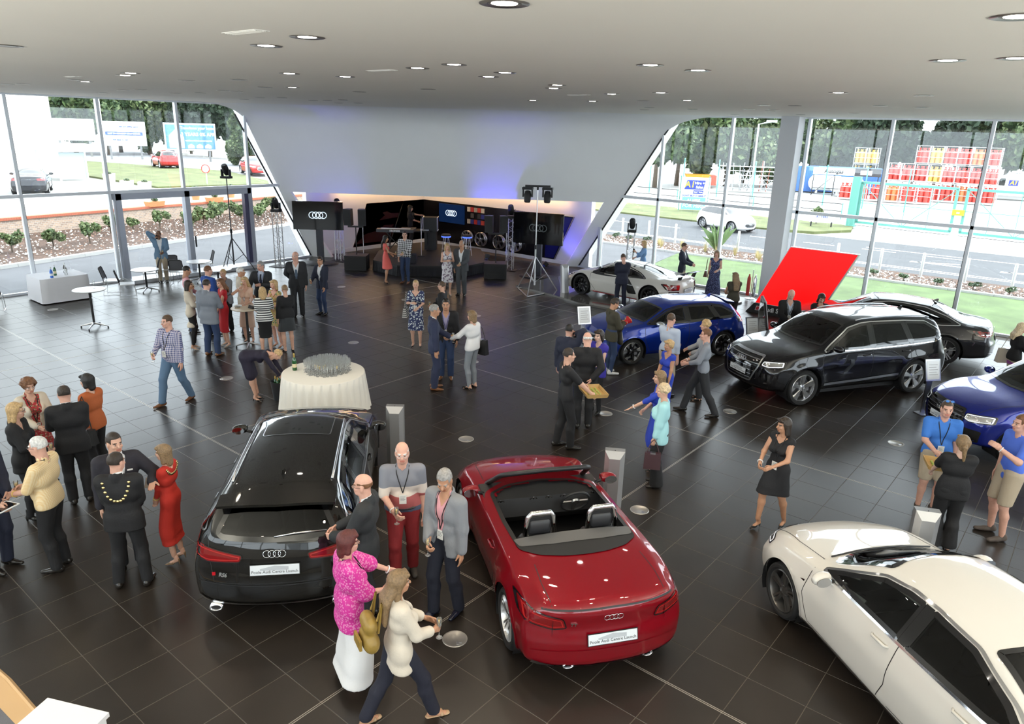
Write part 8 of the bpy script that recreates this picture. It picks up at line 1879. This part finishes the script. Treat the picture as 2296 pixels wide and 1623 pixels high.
for i,(x,y,r) in enumerate([(-24.3,6.3,1.2),(-24.25,9.55,-.6),(-23.45,9.65,-.4),(-24.75,11.0,2.6),(-24.9,11.75,-2.2),(-24.35,11.75,.9),(-25.2,13.2,2.8)]):
 chair(x,y,r,['black mesh-back chair at the left picture edge','mesh chair left of the low table, the farther one','mesh chair left of the low table, the nearer one','mesh chair behind the low table','mesh chair beside the man on the phone','mesh chair with its back to the man on the phone','mesh chair beside the door post'][i])
 # cloth-covered drinks table
lin_=mat('white_linen',(.78,.78,.82),.85)
t=empty('drinks_table',(-24.65,8.15,0),0,'rectangular drinks table under a white cloth by the window','table')
mb=MB();N_=56;pr_=[]
for k in range(N_):
 a=2*PI*k/N_;c,s=math.cos(a),math.sin(a);m_=max(abs(c)/.58,abs(s)/.66);pr_.append((c/m_,s/m_,.012*math.sin(k*2.3)))
for z,g in ((.76,0),(.74,.006),(.4,.02),(.03,.035)):mb.V+=[(x*(1+g/.6+w*(1-z)),y*(1+g/.6+w*(1-z)),z) for x,y,w in pr_]
mb.F=[(i*N_+k,i*N_+(k+1)%N_,(i+1)*N_+(k+1)%N_,(i+1)*N_+k) for i in range(3) for k in range(N_)]+[tuple(range(N_))];mb.I=[0]*len(mb.F);mb.obj('tablecloth',lin_,t,True,45)
MB().bb((-.5,-.6,.7),(.5,.6,.735)).obj('top',bark,t)
for a in (-.45,.45):
 for b in (-.55,.55):MB().bb((a-.02,b-.02,0),(a+.02,b+.02,.7)).obj('leg',blk,t)
gl_b=mat('bottle_green',(.02,.10,.03),.08,coat=.5);gl_c=glassmat('clear_glass',(.99,.995,.99),1.,.05,1.45,glint=.09)
def bottle(x,y,z,m,lab,neck=mat('foil_gold',(.7,.5,.15),.3,.8),sc=1.,grp=None):
 t=empty('bottle',(x,y,z),0,lab,'bottle',grp);t.scale=(sc,)*3;MB().lathe([(0,0),(.042,0),(.044,.02),(.044,.17),(.03,.22),(.015,.25)],16).obj('glass',m,t,True,40);MB().lathe([(.0155,.25),(.016,.31),(.013,.325),(0,.325)],12).obj('neck_foil',neck,t,True,40);MB().lathe([(.0445,.06),(.0448,.13)],16).obj('label',tw if m!=gl_b else mat('label_cream',(.7,.62,.4),.6),t)
for i,(x,y,m,lab) in enumerate(((-24.2,7.85,mat('bottle_blue',(.03,.16,.65),.3),'blue soft-drink bottle on the drinks table'),(-24.5,8.05,gl_b,'green glass bottle in the middle of the drinks table'),(-24.35,8.3,gl_c,'clear water bottle on the drinks table'),(-24.7,8.4,mat('bottle_dark',(.02,.015,.01),.1),'dark wine bottle at the back of the drinks table'))):bottle(x,y,.76,m,lab,tw)
# champagne table
t=empty('champagne_table',(-11.3,8.08,0),0,'round table under a pleated white cloth covered with glasses','table');mb=MB();N_=120
for z,r,w in ((.762,.77,0),(.755,.785,.0),(.6,.80,.012),(.3,.83,.024),(.02,.86,.034)):mb.V+=[((r+w*math.sin(k*2*PI/N_*30))*math.cos(2*PI*k/N_),(r+w*math.sin(k*2*PI/N_*30))*math.sin(2*PI*k/N_),z) for k in range(N_)]
mb.F=[((i+1)*N_+k,(i+1)*N_+(k+1)%N_,i*N_+(k+1)%N_,i*N_+k) for i in range(4) for k in range(N_)]+[tuple(range(N_))];mb.I=[0]*len(mb.F);mb.obj('tablecloth',mat('cream_linen',(.80,.77,.70),.85),t,True,60)
MB().lathe([(0,.75),(.75,.75),(.75,.72),(0,.72)],24).obj('top',bark,t);MB().tube([(0,0,0),(0,0,.72)],.05,8).obj('column',blk,t)
fl_p=[(0,.002),(.032,.003),(.03,.006),(.006,.012),(.004,.085),(.012,.1),(.024,.14),(.026,.21),(.0245,.21),(.0225,.14),(.01,.105),(0,.1)]
FLUTE=MB().lathe(fl_p,12).data('champagne_flute',gl_c,True,60);WINE=MB().lathe([(0,.11),(.0095,.106),(.022,.14),(.0235,.18),(0,.18)],10).data('drink',mat('sparkling_wine',(.75,.55,.18),.1),True,50)
def flute(x,y,z,lab,grp=None,full=False):
 o=link('champagne_flute',FLUTE);o.location=(x,y,z);tag(o,lab,'glass',grp)
 if full:link('drink',WINE,o)
 return o
r_=random.Random(12);cc=Vector((-11.33,8.2));put=[]
dirc=Vector((-math.sin(HEAD),math.cos(HEAD)))
for i in range(-7,8):
 for j in range(-7,8):
  x,y=i*.068+(j%2)*.034,j*.062
  if x*x+y*y<.44**2:put.append((cc.x+x+r_.uniform(-.006,.006),cc.y+y+r_.uniform(-.006,.006)))
put.sort(key=lambda p:(Vector(p)-cc).dot(dirc))
for k,(x,y) in enumerate(put):f=8<=k<26 and k%3==0;flute(x,y,.762,'champagne flute filled with sparkling wine on the round table' if f else 'empty champagne flute in the cluster on the round table','filled flutes on the round table' if f else 'empty flutes on the round table',f)
bottle(-11.78,7.76,.762,gl_b,'green champagne bottle with gold foil at the table edge',sc=1.05)
t=empty('ice_bucket',(-12.36,7.78,0),0,'black bucket of bottles on the floor by the round table','bucket');MB().lathe([(0,.01),(.14,0),(.19,.40),(.175,.40),(.15,.3),(0,.3)],24).obj('pail',mat('bucket_black',(.014,.015,.018),.4),t,True,50);MB().tube([(.18*math.cos(a),.05,.4+.13*math.sin(a)) for a in np.linspace(0,PI,12)],.008,5).obj('handle',blk,t)
for k in range(5):a=k*1.3;bottle(-12.36+.09*math.cos(a),7.78+.09*math.sin(a),.22,gl_b,'gold-topped bottle standing in the black bucket',sc=.85,grp='bottles in the bucket')
# plates and things on the high table
for i,(x,y,lab) in enumerate(((-16.2,9.2,'stack of small plates on the high table'),(-15.85,9.35,'small black purse on the high table'))):
 t=empty('plate_stack' if i==0 else 'purse',(x,y,1.022),0,lab,'plates' if i==0 else 'purse')
 if i==0:
  for k in range(4):MB().lathe([(0,.006),(.06,.004),(.09,.014),(.088,.016),(.06,.008),(0,.008)],18,Matrix.Translation((.004*k,0,k*.009))).obj('plate',tw,t,True,50)
 else :MB().hexa([(-.1,-.04,0),(.1,-.04,0),(.1,.04,0),(-.1,.04,0),(-.09,-.015,.07),(.09,-.015,.07),(.09,.015,.07),(-.09,.015,.07)]).obj('pouch',blk,t);MB().bb((-.09,-.01,.07),(.09,.01,.078)).obj('clasp',satin,t)
for x,y in ((-16.25,9.4),(-16.12,9.5)):flute(x,y,1.02,'empty flute on the high table among the guests','flutes on the high table')
flute(-20.5,7.6,1.05,'single empty flute on the lone tall table');flute(-20.75,11.45,1.05,'single empty flute on the tall table behind the guests')
# floor boxes
fb_d=MB().lathe([(0,.004),(.115,.004),(.117,.0055),(.135,.0055),(.14,.0005)],28).data('cover',mat('floor_steel',(.55,.53,.5),.35,.8),True,40);ft_d=MB().bb((.02,-.06,.004),(.085,-.05,.0062)).bb((.03,-.09,.004),(.06,-.06,.0058)).data('hatch',satin)
for i,(x,y) in enumerate([(-4.65,4.85),(-8.26,8.89),(-14.3,7.7),(-14.56,11.38),(-20.26,15.42),(-7.09,11.7),(-5.3,13.57),(-2.33,14.18),(-23.33,7.46),(-14.25,15.74),(-11.27,12.34),(-17.27,15.67),(-4.6,8.75)]):
 t=empty('floor_box',(x,y,0),.6,'round steel floor socket cover, %s'%['nearest, left of the red car','between estate car and central guests','right of the walking man','beyond the champagne table','near the bald man in grey suit','beside the boots of the woman in violet','in front of the black utility car','in front of the deep blue utility car','in front of the drinks table','right of the white jumper woman, farther','right of the white jumper woman, nearer','left of the patterned dress','beside the info pillar of the red car'][i],'floor socket');link('cover',fb_d,t);link('hatch',ft_d,t)
 # carpet corner and desk at the lower left
t=empty('carpet_platform',(-7.6,.6,0),0,'grey carpet with a light wood edge in the lower left corner','carpet');MB().prism([(-.9,.7),(.1,.82),(1.1,.86),(1.9,-.6),(-1.,-.6)],0,.02).obj('carpet',mat('carpet_grey',(.16,.16,.18),.95,bump=.6,bscale=150),t);MB().tube([(-1.2,.72,.012),(.08,.86,.012),(1.2,.9,.012)],.03,4).obj('wood_edge',mat('light_wood',(.62,.40,.20),.5),t)
MB().hexa([(-.95,.58,0),(1.2,.74,0),(1.15,.9,0),(-.95,.78,0),(-.95,.58,.026),(1.2,.74,.026),(1.15,.9,.026),(-.95,.78,.026)]).obj('wood_border',MC['light_wood'],t)
t=empty('white_desk',(-5.62,1.28,0),.45,'corner of a white desk at the bottom edge','desk');MB().bb((-.3,-.4,.71),(.3,.28,.75)).obj('top',tt_w,t)
for a in (-.26,.26):MB().bb((a-.02,-.38,0),(a+.02,.26,.71)).obj('side_panel',tt_w,t)
# ================================================================== things carried
def hand(k,i):g=G[k];p,d,z=g['hands'][i];return g['M']@Vector(p)
gn={1:'auburn-haired',2:'glasses-wearing blonde',5:'grey-haired',10:'walking checked-shirt',25:'navy-blazer',26:'phoning',29:'navy-suited',33:'gingham-shirted',35:'grey-suited',46:'violet-topped',61:'striped-shirt',62:'grey-blazer',63:'pink-topped',64:'cream-jacketed',42:'olive-jacketed',19:'cream-dressed',18:'dark-suited grey',28:'black-topped',32:'coral-dressed'}
for k,i in ((2,0),(5,0),(10,0),(25,0),(26,1),(29,1),(33,1),(35,1),(46,0),(61,0),(62,0),(63,0),(64,0),(42,0),(19,0),(28,0),(32,0)):
 p=hand(k,i);flute(p.x,p.y,p.z-.1,'wine glass in the hand of the %s guest'%gn[k],'glasses in hand',True)
def bag(k,off,kind,m,lab,strap=True):
 g=G[k];M=g['M'];t=empty('handbag',M@Vector(off),M.to_euler().z,lab,'bag');w,d,h=kind
 MB().hexa([(-d,-w,0),(d,-w,0),(d,w,0),(-d,w,0),(-d*.5,-w*.92,h),(d*.5,-w*.92,h),(d*.5,w*.92,h),(-d*.5,w*.92,h)]).obj('body',m,t);MB().bb((-d*.55,-w*.3,h-.02),(d*.55,w*.3,h+.004)).obj('clasp',satin,t)
 if strap:
  top=strap if isinstance(strap,float) else .25;MB().tube([(0,-w*.7,h),(-.02 if off[0]>0 else .02,-w*.3,h+top*.8),(-.03 if off[0]>0 else .03,0,h+top),(-.02 if off[0]>0 else .02,w*.3,h+top*.8),(0,w*.7,h)],.008,6).obj('strap',m,t)
lk=mat('bag_black',(.014,.013,.013),.35);lb=mat('bag_brown',(.09,.03,.02),.45)
bag(4,(-.26,-.05,.68),(.16,.06,.24),lk,'black shoulder bag of the orange-bloused woman',.5);bag(31,(.27,-.02,.72),(.17,.07,.33),lk,'large black tote bag of the white-jumpered woman',.3);bag(40,(.30,.0,.74),(.16,.06,.2),lb,'brown shoulder bag of the long-dressed woman',.42);bag(52,(-.26,.1,.42),(.13,.06,.26),mat('bag_plum',(.05,.02,.025),.4),'dark plum handbag of the aqua-bloused woman',.2);bag(48,(-.2,.26,.86),(.13,.03,.13),lk,'black clutch bag of the royal-blue dress',False);bag(9,(.0,.2,1.08),(.05,.11,.11),mat('bag_taupe',(.26,.19,.14),.5),'taupe clutch bag of the scarlet dress',False);bag(59,(-.28,0,.72),(.2,.07,.32),cream,'cream tote bag at the right picture edge',.32);bag(27,(.27,0,.8),(.15,.06,.24),pattern('bag_stripe','stripes',(.6,.58,.55),(.02,.02,.02),20),'striped shoulder bag of the patterned dress',.4)
g=G[64];t=empty('backpack',g['M']@Vector((-.06,-.25,.86)),g['M'].to_euler().z,'mustard leather backpack on the cream jacket','bag');ml_=mat('mustard_leather',(.30,.19,.04),.45,var=.2,vscale=12)
V_,Q_=Field(.05).cap((-.06,0,.1),(.06,0,.1),.1,.1,(1,1.3,1)).cap((-.05,0,.27),(.05,0,.27),.085,.085,(1,1.3,1)).mesh(.018);link('sack',mesh('sack',V_,Q_,ml_,True),t);MB().bb((-.09,-.115,.06),(.09,-.09,.16)).obj('pocket',ml_,t)
for s in (-.09,.09):MB().tube([(s,.05,.33),(s,.1,.5),(s,.06,.2)],.012,6).obj('strap',ml_,t)
def tray(k,lab):
 g=G[k];t=empty('serving_tray',g['M']@Vector((0,.50,1.0)),g['M'].to_euler().z,lab,'tray');wm_=mat('tray_wood',(.52,.33,.12),.5);MB().bb((-.24,-.17,0),(.24,.17,.012)).obj('base',wm_,t)
 for s in (-1,1):MB().hexa([(-.24,s*.17,0),(.24,s*.17,0),(.24,s*.182,0),(-.24,s*.182,0),(-.26,s*.19,.06),(.26,s*.19,.06),(.26,s*.20,.06),(-.26,s*.20,.06)]).obj('side',wm_,t);MB().hexa([(s*.24,-.17,0),(s*.252,-.17,0),(s*.252,.17,0),(s*.24,.17,0),(s*.26,-.19,.07),(s*.27,-.19,.07),(s*.27,.19,.07),(s*.26,.19,.07)]).obj('end',wm_,t)
 cd=bpy.data.meshes.get('canape') or MB().lathe([(0,0),(.018,0),(.02,.012),(.016,.022),(0,.024)],8).data('canape',mat('canape_green',(.40,.48,.12),.5))
 for i in range(6):
  for j in range(4):
   p=g['M']@Vector((-.17+.068*i,.39+.065*j,1.012));o=link('canape',cd);o.location=p;tag(o,'small green canape on the %s tray'%('waiter' if k==45 else 'waitress'),'canape','canapes on the %s tray'%('waiter' if k==45 else 'waitress'))
tray(45,'wooden tray of canapes held by the waiter');tray(55,'wooden tray of canapes held by the waitress')
p=hand(6,0);t=empty('tablet',(p.x,p.y,p.z),.4,'white tablet held by the man at the left edge','tablet');MB().bb((-.1,-.14,0),(.1,.14,.01)).obj('case',tw,t);MB().bb((-.085,-.12,.01),(.085,.12,.012)).obj('screen',scr_k,t)
for k,i,lab in ((26,0,'mobile phone at the ear of the man by the door'),(38,1,'mobile phone held up behind the white coupe'),(43,0,'mobile phone at the ear of the man by the hatchback')):
 p=hand(k,i);t=empty('mobile_phone',p,.5,lab,'phone');MB().bb((-.035,-.005,-.07),(.035,.005,.07)).obj('case',scr_k,t);MB().bb((-.03,-.0058,-.06),(.03,-.005,.06)).obj('display',gloss_black,t)
g=G[42];t=empty('flower_bunch',g['M']@Vector((.02,.34,1.22)),g['M'].to_euler().z,'yellow and red flowers wrapped in red paper','flowers');MB().lathe([(.02,-.16),(.06,.02),(.1,.1)],12,Matrix.Rotation(-.9,4,'X')).obj('wrapping',mat('paper_red',(.6,.02,.03),.5),t)
for k in range(8):a=k*.785;MB().lathe([(0,.03),(.025,.015),(.03,0),(0,-.02)],7,Matrix.Rotation(-.9,4,'X')@Matrix.Translation((.05*math.cos(a),.05*math.sin(a),.1))).obj('bloom',mat('bloom_yellow',(.7,.5,.05),.6) if k%2 else MC['paper_red'],t)
t=empty('draped_coat',g['M']@Vector((-.12,.26,.72)),g['M'].to_euler().z,'olive coat draped over the flower man arm','coat');V_,Q_=Field(.06).cap((-.05,0,.36),(.08,0,.36),.06,.06).cap((-.04,0,.05),(.1,.02,.0),.07,.06,(1,1.5,1)).cap((0,0,.36),(.03,0,.04),.08,.09,(1,1.6,1)).mesh(.02);link('fabric',mesh('fabric',V_,Q_,olive,True),t);MB().tube([(-.06,.06,.36),(.0,.07,.2),(.08,.07,.04)],.008,5).obj('zip',satin,t)
